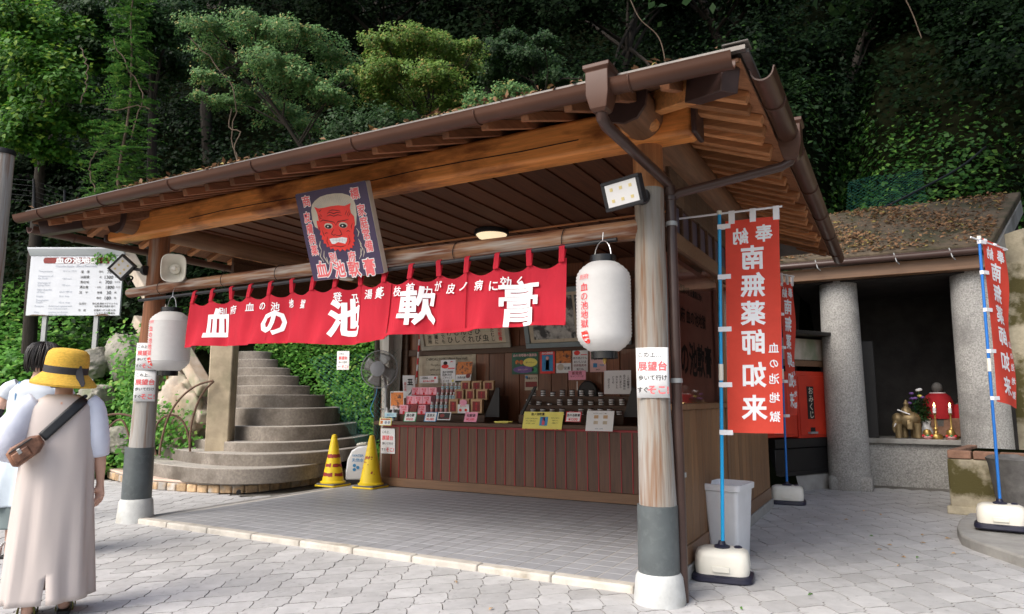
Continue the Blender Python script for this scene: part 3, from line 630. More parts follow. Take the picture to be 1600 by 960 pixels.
# roof litter caught behind the gutter
n = 900; xs_ = EX0+rng.random(n)*(EX1-EX0-.1); dd = np.abs(rng.normal(size=n))*.10; P = np.stack([xs_, EY0-.03+dd, EZ+.088+.045*(EX1-xs_)/(EX1-EX0)+SL*dd+rng.random(n)*.012*(1-dd)], 1); keep = (np.sin(xs_*2.1)+np.sin(xs_*5.3+1)*.7+rng.normal(size=n)*.6) > .1
lm = leafmesh('leaf_litter', P[keep], rng.normal(size=(keep.sum(), 3))*.5+[0, -.3, 1], rng.uniform(.03, .075, keep.sum()), .5); lm.materials.append(L_['dry']); tag(link(bpy.data.objects.new('leaf_litter', lm)), kind='stuff')
# ================================================================== COUNTER
CY = 8.02
ct = thing('sales_counter', 'long dark brown sales counter with thin red battens on its front', 'counter', (-4, CY, .05))
obj('counter_carcass', G().box((-6.60, CY+.035, .05), (-1.5, CY+.6, .915)), M['darkwood'], ct)
obj('counter_top', G().box((-6.72, CY-.07, .925), (-1.5, CY+.85, .975)), M['darkwood'], ct, bevel=.006)
obj('red_trim', G().box((-6.60, CY-.012, .895), (-1.5, CY+.03, .922)), M['batten'], ct)
obj('base_board', G().box((-6.62, CY-.006, .052), (-1.5, CY+.034, .175)), M['counterbase'], ct, bevel=.004, seg=1)
x = -6.60
while x < -1.6:
    obj('front_plank', G().box((x+.012, CY+.004, .178), (x+.145, CY+.034, .893)), M['counter'], ct, smooth=0)
    obj('red_batten', G().box((x+.146, CY-.004, .178), (x+.157, CY+.033, .893)), M['batten'], ct, smooth=0); x += .146
obj('end_panel', G().box((-6.625, CY+.005, .177), (-6.589, CY+.6, .893)), M['counter'], ct)

def onP(px, py, p0, n): r = ray(px, py); n = Vector(n); return CC + r*((Vector(p0)-CC).dot(n)/r.dot(n))
# ================================================================== STAIRCASE
stair = thing('stone_staircase', 'fan shaped dark stone staircase climbing beside the ivy bank', 'staircase', onZ(380, 770, 0))
SP = [(226, 528, 375, 1.9), (250, 580, 392, 2.5), (281, 580, 405, 2.7), (314, 560, 425, 2.4), (330, 532, 428, 1.5), (342, 508, 424, 1.0), (350, 484, 414, .6), (352, 466, 408, .5), (352, 452, 402, .4), (352, 432, 395, .4), (352, 422, 388, .4)]
SM = [(367, 733), (367, 710), (388, 692), (420, 667), (420, 638), (420, 617), (410, 602.5), (405, 587), (400, 574.5), (390, 561), (380, 549)]; D0 = 9.62
SZ = [onD(a, b, D0+.35*k).z for k, (a, b) in enumerate(SM)]
def arc(k, n=26, grow=0.):
    L, R, pm, sag = SP[k]; dm = D0+.35*k-grow; pts = []
    for i in range(n+1):
        a = pi*(i/n)*.97+pi*.015; t = -cos(a); h = (pm-L) if t < 0 else (R-pm); px = pm+t*h; d = dm+sag*(1-sin(a))
        p = onD(px, 623, d); pts.append(Vector((p.x, p.y, 0)))
    return pts
u_ = Vector((-.762, .647, 0))
def slabpoly(g, pts, z0, z1, back): g.prism([p+Vector((0, 0, z0)) for p in pts+[pts[-1]+u_*back, pts[0]+u_*back]], (0, 0, z1-z0))
for k in range(11):
    z0 = (SZ[k-1] if k else .15)-.02; g = G(); P = arc(k)
    slabpoly(g, P, z0 if k else .13, SZ[k], 1.6+(.6 if k > 3 else 0)); g.mi[-len(P)-3] = 1; g.mi = [1 if i == 1 else 0 for i in range(len(g.f))]; o = obj('step', g, [M['step'], M['step_lit_top']], stair, bevel=.014, seg=2, smooth=30)
gp = [(150, 741), (170, 748), (205, 759), (239, 765), (275, 768), (311, 770), (345, 771.5), (373, 772), (408, 769), (445, 764), (480, 759), (511, 754), (540, 748)]
BP = [onZ(a, b, 0) for a, b in gp]
def resample(P, n, smooth=False):
    P = [Vector(p) for p in P]
    if smooth:                              # Catmull-Rom through the points
        Q = [P[0]*2-P[1]]+P+[P[-1]*2-P[-2]]; O = []
        for i in range(1, len(Q)-2):
            for t in np.linspace(0, 1, 7)[:-1]: t = float(t); O.append(.5*(2*Q[i]+(Q[i+1]-Q[i-1])*t+(2*Q[i-1]-5*Q[i]+4*Q[i+1]-Q[i+2])*t*t+(3*Q[i]-Q[i-1]-3*Q[i+1]+Q[i+2])*t**3))
        P = O+[P[-1]]
    L = [0]
    for a, b in zip(P, P[1:]): L.append(L[-1]+(b-a).length)
    return [Vector([np.interp(t, L, [p[c] for p in P]) for c in range(3)]) for t in np.linspace(0, L[-1], n)], L[-1]
inn, _ = resample([p+u_*1.9 for p in BP], 30)
bwl = obj('base_wall', G().prism([p+u_*.03 for p in BP]+[p for p in inn[::-1]], (0, 0, .115)), M['concrete'], stair)
obj('capping', G().prism([p+u_*.004+Vector((0, 0, .117)) for p in BP]+[p+Vector((0, 0, .117)) for p in inn[::-1]], (0, 0, .035)), M['capstone'], stair, bevel=.012)
obj('drain_pipe', G().tube([onZ(373, 768, .05)-u_*.02, onZ(373, 768, .05)-u_*.14], .03, 10), M['black'], bwl)
RS, LL = resample(BP, 36); 
for a, b in zip(RS[3:], RS[4:]):
    e = b-a; n = Vector((e.y, -e.x, 0)).normalized(); 
    if n.dot(Vector((0, -1, 0))+Vector((.5, 0, 0))) < 0: n = -n
    k = random.uniform(.04, .10); q = random.uniform(0, .012)
    obj('edge_stone', G().prism([a+e*k+n*(q+.006), b-e*k*.8+n*(q+.003), b-e*.02-n*.05, a+e*.02-n*.05], (0, 0, random.uniform(.104, .113))), M['edgestone'], bwl, bevel=.014, seg=2)
pil = thing('stone_pillar', 'squared pale stone pillar at the foot of the stair rail', 'pillar', onD(335, 690, 10.4))
c = onD(341, 640, 10.55); e1, e2 = Vector((.80, .60, 0)), Vector((-.60, .80, 0)); c.z = 0
obj('shaft', G().prism([c-e1*.17+Vector((0, 0, .3)), c+e1*.17+Vector((0, 0, .3)), c+e1*.17+e2*.36+Vector((0, 0, .3)), c-e1*.17+e2*.36+Vector((0, 0, .3))], (0, 0, 2.05)), M['stonetan'], pil, bevel=.02)
obj('cap', G().prism([c-e1*.2-e2*.03+Vector((0, 0, 2.352)), c+e1*.2-e2*.03+Vector((0, 0, 2.352)), c+e1*.2+e2*.39+Vector((0, 0, 2.352)), c-e1*.2+e2*.39+Vector((0, 0, 2.352))], (0, 0, .09)), M['stonetan'], pil, bevel=.025)
# sloping concrete balustrade left of the pillar
bal = thing('stair_balustrade', 'weathered pale concrete balustrade sloping down towards the stone pillar', 'balustrade', onD(290, 600, 11.5))
A, B = onD(192, 388, 13.9), onD(322, 612, 11.2); A2, B2 = onD(215, 500, 13.2), onD(320, 655, 11.2)
obj('rail', G().beam(A, B, .24, .22), M['palerock'], bal, bevel=.03); obj('rail', G().beam(A2, B2, .2, .2), M['palerock'], bal, bevel=.03)
for t in (.42, .72): p = A.lerp(B, t); obj('baluster', G().prism([p+Vector((a, b, -1.1)) for a, b in ((-.12, -.12), (.12, -.12), (.12, .12), (-.12, .12))], (0, 0, 1.05)), M['palerock'], bal, bevel=.03)
# rusty hoops
hf = thing('hoop_fence', 'rusty bent rod hoops edging the planted bed by the stairs', 'fence', onZ(250, 712, 0))
for pts, d in (([(118, 720), (123, 692), (140, 664), (163, 650), (190, 647), (215, 655), (232, 676), (244, 712)], 10.2), ([(236, 712), (243, 668), (258, 650), (276, 650), (289, 664), (296, 690), (297, 706)], 10.35), ([(249, 712), (252, 690), (263, 652), (282, 622), (308, 602), (333, 595)], 10.3), ([(296, 700), (299, 664), (308, 632), (320, 610), (334, 596)], 10.4), ([(150, 716), (158, 690), (170, 668), (190, 655), (204, 690), (206, 714)], 10.6)):
    P = [onD(a, b, d+.02*i) for i, (a, b) in enumerate(pts)]; R, _ = resample(P, 24, True); R = [R[0]]+[(R[i-1]+R[i]*2+R[i+1])/4 for i in range(1, 23)]+[R[-1]]
    obj('hoop', G().tube(R, .016, 7), M['rust'], hf)
from mathutils import noise as MN
def rock(name, label, px, py, d, r, m, sd, group=None):
    c = onD(px, py, d); bm = bmesh.new(); bmesh.ops.create_icosphere(bm, subdivisions=5, radius=1); s = Vector((sd*7.3, sd*3.1, sd*5.7)); q = random.Random(sd)
    cuts = [(Vector((q.gauss(0, 1), q.gauss(0, 1), q.gauss(0, .8))).normalized(), q.uniform(.62, .85)) for _ in range(9)]
    for v in bm.verts:
        o = v.co.copy(); o *= 1+.30*MN.noise(o*1.4+s)+.20*MN.noise(o*2.9+s)+.09*MN.noise(o*6+s)
        for n, k in cuts:
            e = o.dot(n)-k
            if e > 0: o -= n*e*.88
        o += o.normalized()*(.05*MN.noise(o*11+s)+.03*MN.noise(o*22+s)); v.co = Vector((o.x*r[0], o.y*r[1], o.z*r[2]))+c
    me = bpy.data.meshes.new(name); bm.to_mesh(me); bm.free(); me.shade_smooth(); o = obj(name, me, m); return tag(o, label, 'rock', group)
rock('boulder', 'big pale pinkish boulder behind the rusty hoops', 290, 648, 11.7, (.64, .55, .68), M['palerock'], 1)
rock('boulder', 'grey lichened rock face below the pale balustrade', 262, 560, 12.6, (.6, .5, .7), M['palerock'], 2)
rock('boulder', 'small pale rock just right of the yellow hat', 150, 618, 12.4, (.34, .3, .22), M['rock'], 3)
rock('boulder', 'upright grey rock in the greenery left of the left post', 192, 558, 13.4, (.34, .3, .5), M['rock'], 4)
rock('boulder', 'low grey rock under the right sign leg', 152, 562, 13.4, (.36, .3, .3), M['rock'], 5)
rock('boulder', 'mossy low rock at the foot of the bank beside the left post', 185, 690, 11.9, (.5, .4, .25), M['rock'], 6)
obj_ = struct('bed_edging', G().tube([onZ(a, b, .04) for a, b in ((-60, 775), (20, 758), (90, 750), (150, 742), (185, 738), (225, 728))], .09, 8), M['concrete'])

# ================================================================== VEGETATION
def near_leaf(n, box, size, m, name, off=.25, ar=.7, keepf=None, upb=.4):
    x = rng.uniform(box[0], box[1], n); t = rng.uniform(box[2], box[3], n); y = toe(x)+t; z = hillz(x, y)
    e = .15; nx = (hillz(x-e, y)-hillz(x+e, y))/(2*e); ny = (hillz(x, y-e)-hillz(x, y+e))/(2*e); Nn = np.stack([nx, ny, np.ones(n)], 1); Nn /= np.linalg.norm(Nn, axis=1, keepdims=True)
    clump = .5+.5*np.sin(x*2.3+np.sin(y*1.9)*2)*np.sin(y*2.7+z*1.3+np.sin(x*1.1)*2)
    P = np.stack([x, y, z], 1)+Nn*(rng.random((n, 1))*off*(.25+clump[:, None]))
    v = P-np.array([0, 0, CAMZ]); d = v@np.array(FW); px = 800+FPX*(v@np.array(RT))/d; py = 480-FPX*(v@np.array(UP))/d
    k = (d > 1) & (px > -320) & (px < 1960) & (py > -60) & (py < 1000)
    k &= rng.random(n) < (.35+.65*clump)
    if keepf is not None: k &= keepf(px, py, d, P)
    P, Nn = P[k], Nn[k]; s = rng.uniform(size[0], size[1], len(P))
    me = leafmesh(name, P, Nn*.8+np.array([0, 0, upb])+rng.normal(size=P.shape)*.42, s, ar); me.materials.append(m)
    return tag(link(bpy.data.objects.new(name, me)), kind='stuff')
dead = lambda px, py, d, P: ~((px > 300) & (px < 440) & (py > 540))
near_leaf(52000, (-22, -9.0, 0, 4.5), (.07, .17), L_['ivy'], 'bank_foliage', .35, .75, lambda px, py, d, P: (px < 345) & (py > 300) & ~((px > 232) & (py > 545)))
near_leaf(60000, (-11.2, -6.4, -.2, 4.2), (.045, .10), L_['ivy'], 'ivy', .30, .75, lambda px, py, d, P: (px > 395) & (px < 660) & ((px > 605-(770-py)*.98) | (py < 540)))
near_leaf(30000, (-16, 0, 3, 9), (.08, .17), L_['mid'], 'undergrowth', .5)
near_leaf(34000, (-1.2, 9, .6, 6.5), (.07, .15), L_['creeper'], 'creeper_foliage', .4, .8, lambda px, py, d, P: (px > 1200) & (py < 400) & (rng.random(len(px)) < np.clip((py-150)/150, .03, 1)))
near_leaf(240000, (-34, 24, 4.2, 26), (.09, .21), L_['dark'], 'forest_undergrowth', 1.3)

nC = 330; cx_ = rng.uniform(-30, 18, nC); ct_ = rng.uniform(4.6, 20, nC); cy_ = toe(cx_)+ct_; cz_ = hillz(cx_, cy_)+rng.uniform(.1, 1.5, nC); cr_2 = rng.uniform(.6, 1.7, nC)
Pf, Nf = pads(np.stack([cx_, cy_, cz_], 1), cr_2, 230000, .6, .7); vf = Pf-np.array([0, 0, CAMZ]); df = vf@np.array(FW); ax_ = np.abs(vf@np.array(RT))/df; kf = (df > 6) & (ax_ < 1.05)
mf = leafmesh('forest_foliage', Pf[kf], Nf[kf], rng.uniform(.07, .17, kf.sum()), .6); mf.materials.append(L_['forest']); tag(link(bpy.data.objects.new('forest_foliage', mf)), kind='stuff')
cR_ = onD(262, 610, 11.2); mr = leafmesh('rock_ivy', np.array([onD(rng.normal(255, 26), rng.normal(672, 20), 10.95+rng.random()*.5) for _ in range(700)]+[onD(rng.normal(215, 20), rng.normal(600, 45), 11.6+rng.random()*.6) for _ in range(1100)]), rng.normal(size=(1800, 3))*.45+np.array([.3, -.7, .6]), rng.uniform(.05, .11, 1800), .7); mr.materials.append(L_['ivy']); tag(link(bpy.data.objects.new('rock_ivy', mr)), kind='stuff')
def tree(name, label, base, pads_px, d, n, leaf, size, trunk_r=.11, flat=.32, cat='tree', seed=1, spread=1.2, sprig=0, up=.9):
    q = random.Random(seed); bx, by = base; B = onD(bx, by, d+.8); hb = float(hillz(B.x, B.y)); 
    B.z = min(hb, B.z) if hb > -1 else B.z
    C = []; R = []
    for a, b, r in pads_px: dd = d+q.uniform(-spread, spread)*.8; C.append(tuple(onD(a, b, dd))); R.append(r*dd/FPX)
    t = thing(name, label, cat, B)
    top = Vector(C[0]); 
    for c in C: top = Vector(c) if c[2] > top.z else top
    mid = sum((Vector(c) for c in C), Vector())/len(C)
    path = [B-Vector((0, 0, .5)), B.lerp(mid, .3)+Vector((q.uniform(-.2, .2), 0, .1)), B.lerp(mid, .65)+Vector((q.uniform(-.2, .2), .1, .1)), mid.lerp(top, .3), mid.lerp(top, .8)]
    tr = obj('trunk', G().tube(path, [trunk_r*1.2, trunk_r, trunk_r*.8, trunk_r*.5, trunk_r*.2], 9), M['bark'], t)
    lg = G()
    for c in C:
        c = Vector(c); s = path[2].lerp(path[3], q.random()); m = s.lerp(c, .5)+Vector((q.uniform(-.15, .15), q.uniform(-.15, .15), q.uniform(0, .25)))
        lg.tube([s, m, c-Vector((0, 0, .05))], [trunk_r*.4, trunk_r*.25, .012], 6)
        for _ in range(3): lg.tube([m.lerp(c, .5), c+Vector((q.uniform(-1, 1), q.uniform(-1, 1), q.uniform(-.2, .2)))*R[0]*.7], [trunk_r*.14, .005], 4)
    obj('limb', lg, M['bark'], t)
    P, N_ = pads(C, R, n, flat, up); me = leafmesh('crown', P, N_, rng.uniform(size*.6, size*1.25, n), .62); me.materials.append(leaf); link(bpy.data.objects.new('crown', me), t)
    return t
tree('conifer', 'layered feathery tree with blue green sprays above the signboard side of the roof', (640, 330), [(330, 45, 50), (400, 42, 58), (470, 55, 58), (520, 90, 42), (345, 92, 48), (430, 100, 60), (325, 120, 30), (395, 150, 40), (470, 130, 58), (515, 150, 42), (445, 178, 48), (352, 160, 30), (480, 195, 25), (312, 150, 20), (300, 40, 25), (540, 120, 24)], 12.6, 30000, L_['hinoki'], .058, .05, .22, seed=3)
tree('maple', 'bright yellow green maple in the middle behind the roof', (700, 330), [(598, 70, 40), (650, 62, 52), (700, 78, 48), (612, 112, 52), (680, 122, 54), (585, 125, 34), (640, 155, 50), (725, 100, 30), (560, 112, 22), (740, 70, 20), (600, 150, 36), (700, 160, 34)], 12.2, 26000, L_['maple'], .060, .05, .30, seed=4)
tree('maple', 'darker green maple right of the bright yellow green one', (860, 300), [(780, 80, 40), (830, 95, 48), (868, 128, 42), (770, 118, 36), (905, 150, 34), (800, 58, 26), (850, 62, 26), (930, 120, 24)], 13.8, 13000, L_['mid'], .07, .05, .28, seed=5)
tree('bush', 'small fresh green bush touching the roof edge at its middle', (770, 260), [(758, 165, 40), (800, 148, 36), (728, 190, 34), (690, 205, 34), (830, 160, 22)], 11.2, 11000, L_['hinoki'], .06, .05, .45, 'bush', seed=6, spread=.5)
tree('bush', 'dark bush low behind the roof under the maple', (600, 300), [(560, 205, 52), (610, 195, 50), (650, 200, 40), (530, 225, 34)], 11.6, 9000, L_['mid'], .07, .06, .5, 'bush', seed=7, spread=.5)
tree('broadleaf_tree', 'yellow green broadleaf tree filling the top left corner', (60, 420), [(30, 30, 58), (100, 50, 56), (60, 100, 58), (15, 150, 50), (100, 135, 40), (55, 185, 46), (130, 90, 36), (25, 215, 40), (-10, 70, 50), (110, 190, 34), (80, 235, 32)], 13.2, 17000, L_['bright'], .12, .12, .55, seed=8)
tree('broadleaf_tree', 'mid green tree behind the climbing vine at top left', (260, 400), [(150, 25, 55), (160, 85, 46), (240, 45, 50), (270, 100, 46), (210, 10, 50), (280, 20, 40), (215, 130, 36)], 14.6, 13000, L_['mid'], .11, .12, .5, seed=9)
dk = [('tall dark tree beyond the roof at the top centre', 600, 20, 20, 110), ('dark leafy tree above the yellow green maple', 760, 10, 19, 110), ('dark tree standing over the front gutter hopper', 950, 60, 18, 120), ('dark tree above the right roof corner', 1120, 20, 19, 120), ('black green tree on the slope right of the roof corner', 1290, 60, 18, 110), ('black green tree at the upper right edge of the slope', 1480, 40, 18, 120), ('dark tree in the far top right corner', 1620, 80, 16, 90), ('shaded tree behind the top left broadleaf trees', 330, -10, 19, 120), ('shaded tree at the far left edge', 20, 300, 18, 90)]
for i, (lab, px, py, d, r) in enumerate(dk):
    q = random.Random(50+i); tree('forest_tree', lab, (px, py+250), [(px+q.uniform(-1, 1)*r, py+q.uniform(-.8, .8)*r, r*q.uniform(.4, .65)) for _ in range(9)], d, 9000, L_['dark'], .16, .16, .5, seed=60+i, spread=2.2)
ov = thing('overhanging_tree', 'big evergreen whose branches hang over the right side from outside the photo', 'tree', (6.2, 9.0, 0)); q = random.Random(77); C, Rr = [], []
while len(C) < 30:
    c = (q.uniform(-1.5, 6.5), q.uniform(5.5, 12.5), q.uniform(6.8, 13)); a, b, d = proj(c); r = q.uniform(.9, 1.5)
    if a > 1600+r*FPX/d or b < -30-r*.45*FPX/d: C.append(c); Rr.append(r)
obj('trunk', G().tube([(6.2, 9.0, -.3), (6.0, 9.0, 3), (5.4, 9.0, 6), (4.2, 9.0, 9), (3.0, 9.1, 12)], [.32, .27, .22, .16, .05], 10), M['bark'], ov); g = G()
for c in C: s = Vector((5.4, 9, 6)).lerp(Vector((3.2, 9.1, 11.5)), max(0, min(1, (c[2]-6)/6))); g.tube([s, s.lerp(Vector(c), .5)+Vector((0, 0, .3)), c], [.07, .045, .012], 6)
obj('limb', g, M['bark'], ov); P, N_ = pads(C, Rr, 30000, .4, .8); me = leafmesh('crown', P, N_, rng.uniform(.11, .21, 30000), .6); me.materials.append(L_['mid']); link(bpy.data.objects.new('crown', me), ov)
# vine column: pinnate sprays up a thin stem
vt = thing('climbing_vine', 'slim column of bright pinnate leaves climbing a thin bare stem', 'vine', onD(188, 330, 12.4))
st = [onD(a, b, 12.4) for a, b in ((188, 330), (184, 280), (190, 240), (198, 200), (204, 150), (206, 90), (204, 30), (210, -20))]
obj('stem', G().tube(st, [.03, .028, .026, .024, .02, .018, .014, .01], 7), M['twig'], vt)
for pts in ([(150, 300), (140, 270), (148, 240), (165, 234)], [(205, 215), (214, 180), (222, 150), (190, 90), (178, 60)], [(128, 160), (136, 120), (132, 90), (124, 76)], [(165, 170), (185, 172), (215, 165), (232, 172)], [(300, 60), (345, 110), (370, 160), (362, 200), (372, 255)]):
    R, _ = resample([onD(a, b, 12.2) for a, b in pts], 18, True); obj('tendril', G().tube([p+Vector((random.uniform(-.02, .02),)*3) for p in R], .011, 5), M['twig'], vt)
b_, d_, l_ = [], [], []
for i in range(640):
    t = rng.random(); k = t*(len(st)-1); j = min(int(k), len(st)-2); p = st[j].lerp(st[j+1], k-j); w = 1-.35*t; a = rng.uniform(0, 2*pi); out = rng.random()*.55*w*(1.25 if t < .45 else .8)
    if 0 < (p.z*1.7) % 1 < .22 and t > .3: continue
    b_.append(p+Vector((cos(a)*out, sin(a)*out*.7, rng.uniform(-.1, .1)))); d_.append((cos(a), sin(a)*.7-.25, rng.uniform(-.25, .3))); l_.append(rng.uniform(.16, .30))
P, N_, T = sprigs(b_, d_, l_, 6, .07); me = leafmesh('crown', P, N_, rng.uniform(.055, .095, len(P)), .5, tang=T); me.materials.append(L_['vine']); link(bpy.data.objects.new('crown', me), vt)
for lab, pts, d in (('twisted bare vine hanging behind the left half of the roof', [(362, 170), (358, 200), (376, 206), (366, 230), (372, 260), (368, 290)], 12.0), ('thin bare branch hanging at the top right of the forest', [(985, 0), (1000, 30), (1030, 60), (1042, 110)], 15.0), ('bare twig standing up in the dark slope at top right', [(1410, -10), (1425, 20), (1440, 60)], 15.0)):
    o = obj('bare_vine', G().tube(resample([onD(a, b, d) for a, b in pts], 20, True)[0], .012, 5), M['twig']); tag(o, lab, 'vine')
fl = thing('wire_fence', 'dark wire fence with thin posts high on the left bank', 'fence', onD(60, 330, 13.5))
for a, b, c in ((-20, 270, 335), (53, 280, 330), (101, 297, 330), (150, 318, 345)): obj('fence_post', G().tube([onD(a, c, 13.5), onD(a, b, 13.5)], .022, 6), M['cable'], fl)
for k in (0, 8, 16, 24, 32): obj('wire', G().tube([onD(a, b+k, 13.5) for a, b in ((-20, 276), (53, 283), (101, 299), (150, 320))], .005, 4), M['cable'], fl)
def net(name, label, TL, TR, BR, BL, n):
    TL, TR, BR, BL = map(Vector, (TL, TR, BR, BL)); g = G(); S = lambda u, v: (TL.lerp(TR, u)).lerp(BL.lerp(BR, u), v)+Vector((0, -.02*sin(u*9)*sin(v*7), .03*sin(u*6+v*5)))
    for i in range(-n, n):
        for s in (1, -1):
            pts = [(k/n*.999, (i+k)/n if s > 0 else 1-(i+k)/n) for k in range(n+1)]; pts = [p for p in pts if 0 <= p[1] <= 1]
            if len(pts) > 1: g.tube([S(*p)+Vector((0, 0, .004*s)) for p in pts], .0018, 4, caps=False)
    t = thing(name, label, 'wire net', BL); obj('wire_mesh', g, M['mesh'], t, smooth=0); return t
net('wire_net', 'green chain link net pinned over the ivy bank beside the fan', onD(480, 560, 11.5), onD(622, 545, 11.0), onD(622, 700, 10.55), onD(556, 690, 10.6), 15)
net('wire_net', 'green chain link net lying on the slope above the grotto roof', onD(1325, 285, 13.2), onD(1440, 262, 13.2), onD(1450, 325, 12.6), onD(1320, 345, 12.6), 14)
o = obj('cable', G().tube(resample([onD(a, b, d) for a, b, d in ((1303, 357, 11.4), (1370, 330, 11.8), (1440, 295, 12.2), (1500, 262, 12.8), (1540, 230, 13.4))], 16, True)[0], .022, 8), M['cable']); tag(o, 'black cable running up the slope above the grotto roof', 'cable')

# ================================================================== GROTTO
gt = thing('grotto_shrine', 'concrete grotto shrine with round pebbled pillars and leaf covered roof', 'shrine', (0, 11.3, 0))
RL0, RR0, RR1, RL1 = Vector((-1.5, 10.8, 3.34)), Vector((1.22, 10.8, 3.34)), Vector((1.98, 13.4, 4.62)), Vector((-.9, 13.4, 4.62))
rf = obj('roof', G().prism([RL0, RR0, RR1, RL1], (0, .04, -.13)), M['grotto_roof'], gt, bevel=.02)
obj('gutter', G().tube([RL0+Vector((0, -.05, -.10)), RR0+Vector((-.1, -.05, -.10))], .05, 10), M['pipe'], gt)
for x in (-.9, .1, .75): obj('bracket', G().tube([(x, 10.72, 3.30), (x+.03, 10.70, 3.17), (x+.06, 10.74, 3.14)], .008, 5), M['grey'], gt)
obj('lintel', G().box((-1.5, 10.86, 3.02), (1.34, 11.05, 3.20)), M['counterbase'], gt, bevel=.01)
obj('side_rafter', G().beam((1.20, 11.0, 3.14), (1.90, 13.4, 4.36), .16, .22), M['concrete'], gt, bevel=.01)
for x, r in ((-.66, .265), (1.04, .285)):
    p = obj('pillar', G().lathe([(r+.02, -.02), (r+.01, 1.2), (r, 2.4), (r-.01, 3.03)], (x, 11.32, 0), 28), M['pebble'], gt)
    obj('pillar_foot', G().box((x-.27, 11.08, -.02), (x+.30, 11.62, .20)), M['pebble'], p, bevel=.04)
obj('plinth', G().box((-.95, 12.1, -.02), (1.3, 12.9, .62)), M['pebble'], gt, bevel=.01)
obj('plinth_ledge', G().box((-.95, 12.03, .622), (1.3, 12.9, .70)), M['concrete'], gt, bevel=.012)
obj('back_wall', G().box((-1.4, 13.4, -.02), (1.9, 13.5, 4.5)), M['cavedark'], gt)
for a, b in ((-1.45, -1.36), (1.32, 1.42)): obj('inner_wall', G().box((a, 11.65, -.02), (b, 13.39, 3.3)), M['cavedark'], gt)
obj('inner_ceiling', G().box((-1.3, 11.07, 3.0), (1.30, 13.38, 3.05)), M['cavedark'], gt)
obj('black_door_panel', G().box((-.80, 12.15, .703), (-.26, 12.2, 2.2)), M['black'], gt, bevel=.008)
obj('black_curtain', G().box((.86, 12.3, .703), (.98, 12.5, 2.6)), M['black'], gt, bevel=.01)
lt = rng.random((5200, 2)); Pq = np.array([RL0+(RR0-RL0)*float(u)+(RL1-RL0)*float(v) for u, v in lt]); Pq[:, 2] += .012+rng.random(5200)*.03
kp = rng.random(5200) < .55+.4*np.sin(Pq[:, 0]*4+Pq[:, 1]*3); lm = leafmesh('leaf_litter', Pq[kp], rng.normal(size=(kp.sum(), 3))*.35+[0, -.4, 1], rng.uniform(.035, .085, kp.sum()), .55); lm.materials.append(L_['dry']); tag(link(bpy.data.objects.new('leaf_litter', lm)), kind='stuff')
cbk = thing('rock_wall', 'dark mossy retaining wall right of the grotto', 'wall', (2.2, 11.6, 0))
obj('wall_face', G().grid(lambda u, v: (1.36+2.8*u, 11.75-.9*u+.12*sin(v*9+u*5), -.02+3.6*v+.1*sin(u*7)), 12, 12), M['moss'], cbk)
net('wire_net', 'green chain link net on the mossy wall at the right edge', (1.5, 11.3, 1.5), (2.6, 10.9, 1.5), (2.6, 10.9, .7), (1.5, 11.3, .7), 12)
# red fortune slip cabinets on a black stand
kP0 = onZ(1221, 771, 0); kP1 = onZ(1313, 761, 0); kE = (kP1-kP0).normalized(); kN = Vector((kE.y, -kE.x, 0)); Z = Vector((0, 0, 1))
def kbox(g, px0, px1, py0, py1, out, dep):       # box whose front face shows between the given pixels
    a, b = onP(px0, py1, kP0+kN*out, kN), onP(px1, py1, kP0+kN*out, kN); t = onP((px0+px1)/2, py0, kP0+kN*out, kN).z; z0 = (a.z+b.z)/2; a.z = b.z = z0
    return g.prism([a, b, b-kN*dep, a-kN*dep], (0, 0, t-z0)), a, b, t
ks = thing('cabinet_stand', 'black lacquered stand on a concrete block under the red cabinets', 'stand', kP0)
obj('concrete_block', kbox(G(), 1205, 1318, 742, 767, 0, .5)[0], M['concrete'], ks, bevel=.01)
obj('body', kbox(G(), 1213, 1309, 700, 741, .01, .45)[0], M['black'], ks, bevel=.01); obj('top', kbox(G(), 1212, 1310, 685, 699, .04, .5)[0], M['black'], ks, bevel=.008); obj('foot', kbox(G(), 1213, 1312, 735, 741.5, .03, .47)[0], M['black'], ks)
for px0, px1, lab in ((1249, 1300, 'red fortune slip cabinet next to the pebbled pillar, with a black name plate'), (1196, 1247, 'red fortune slip cabinet half hidden behind the tall red flag')):
    cb = thing('fortune_cabinet', lab, 'cabinet', kP0, 'red fortune slip cabinets')
    g, a, b, t = kbox(G(), px0, px1, 581, 684, .0, .35); obj('body', g, M['red'], cb, bevel=.008); w = px1-px0
    g, a, b, t = kbox(G(), px0+3, px1-3, 588, 680, .012, .012); obj('front_panel', g, M['red'], cb, bevel=.008)
    g, a, b, t = kbox(G(), px0+w*.28, px0+w*.48, 604, 655, .020, .008); np_ = obj('name_plate', g, M['black'], cb, bevel=.003)
    cc = (a+b)/2; cc.z = (a.z+t)/2; g = G(); put(g, 'おみくじ', cc+kN*.002, kE, Z, .115, .012, True); obj('lettering', g, M['beige'], np_, smooth=0)
    obj('slot', kbox(G(), px0+w*.36, px0+w*.50, 668, 676, .015, .004)[0], M['black'], cb); obj('tray', kbox(G(), px0+w*.36, px0+w*.58, 675, 678, .06, .05)[0], M['grey'], cb)
kr = thing('cabinet_roof', 'small dark lean-to roof with pale board over the red cabinets', 'canopy', kP0)
obj('roof_sheet', kbox(G(), 1200, 1332, 517, 523, .25, .7)[0], M['black'], kr, bevel=.01); obj('board', kbox(G(), 1200, 1289, 529, 562, -.02, .04)[0], M['palerock'], kr); obj('rail', kbox(G(), 1196, 1292, 563, 572, .0, .06)[0], M['counterbase'], kr)
obj('support', kbox(G(), 1303, 1309, 524, 684, -.01, .06)[0], M['counterbase'], kr)
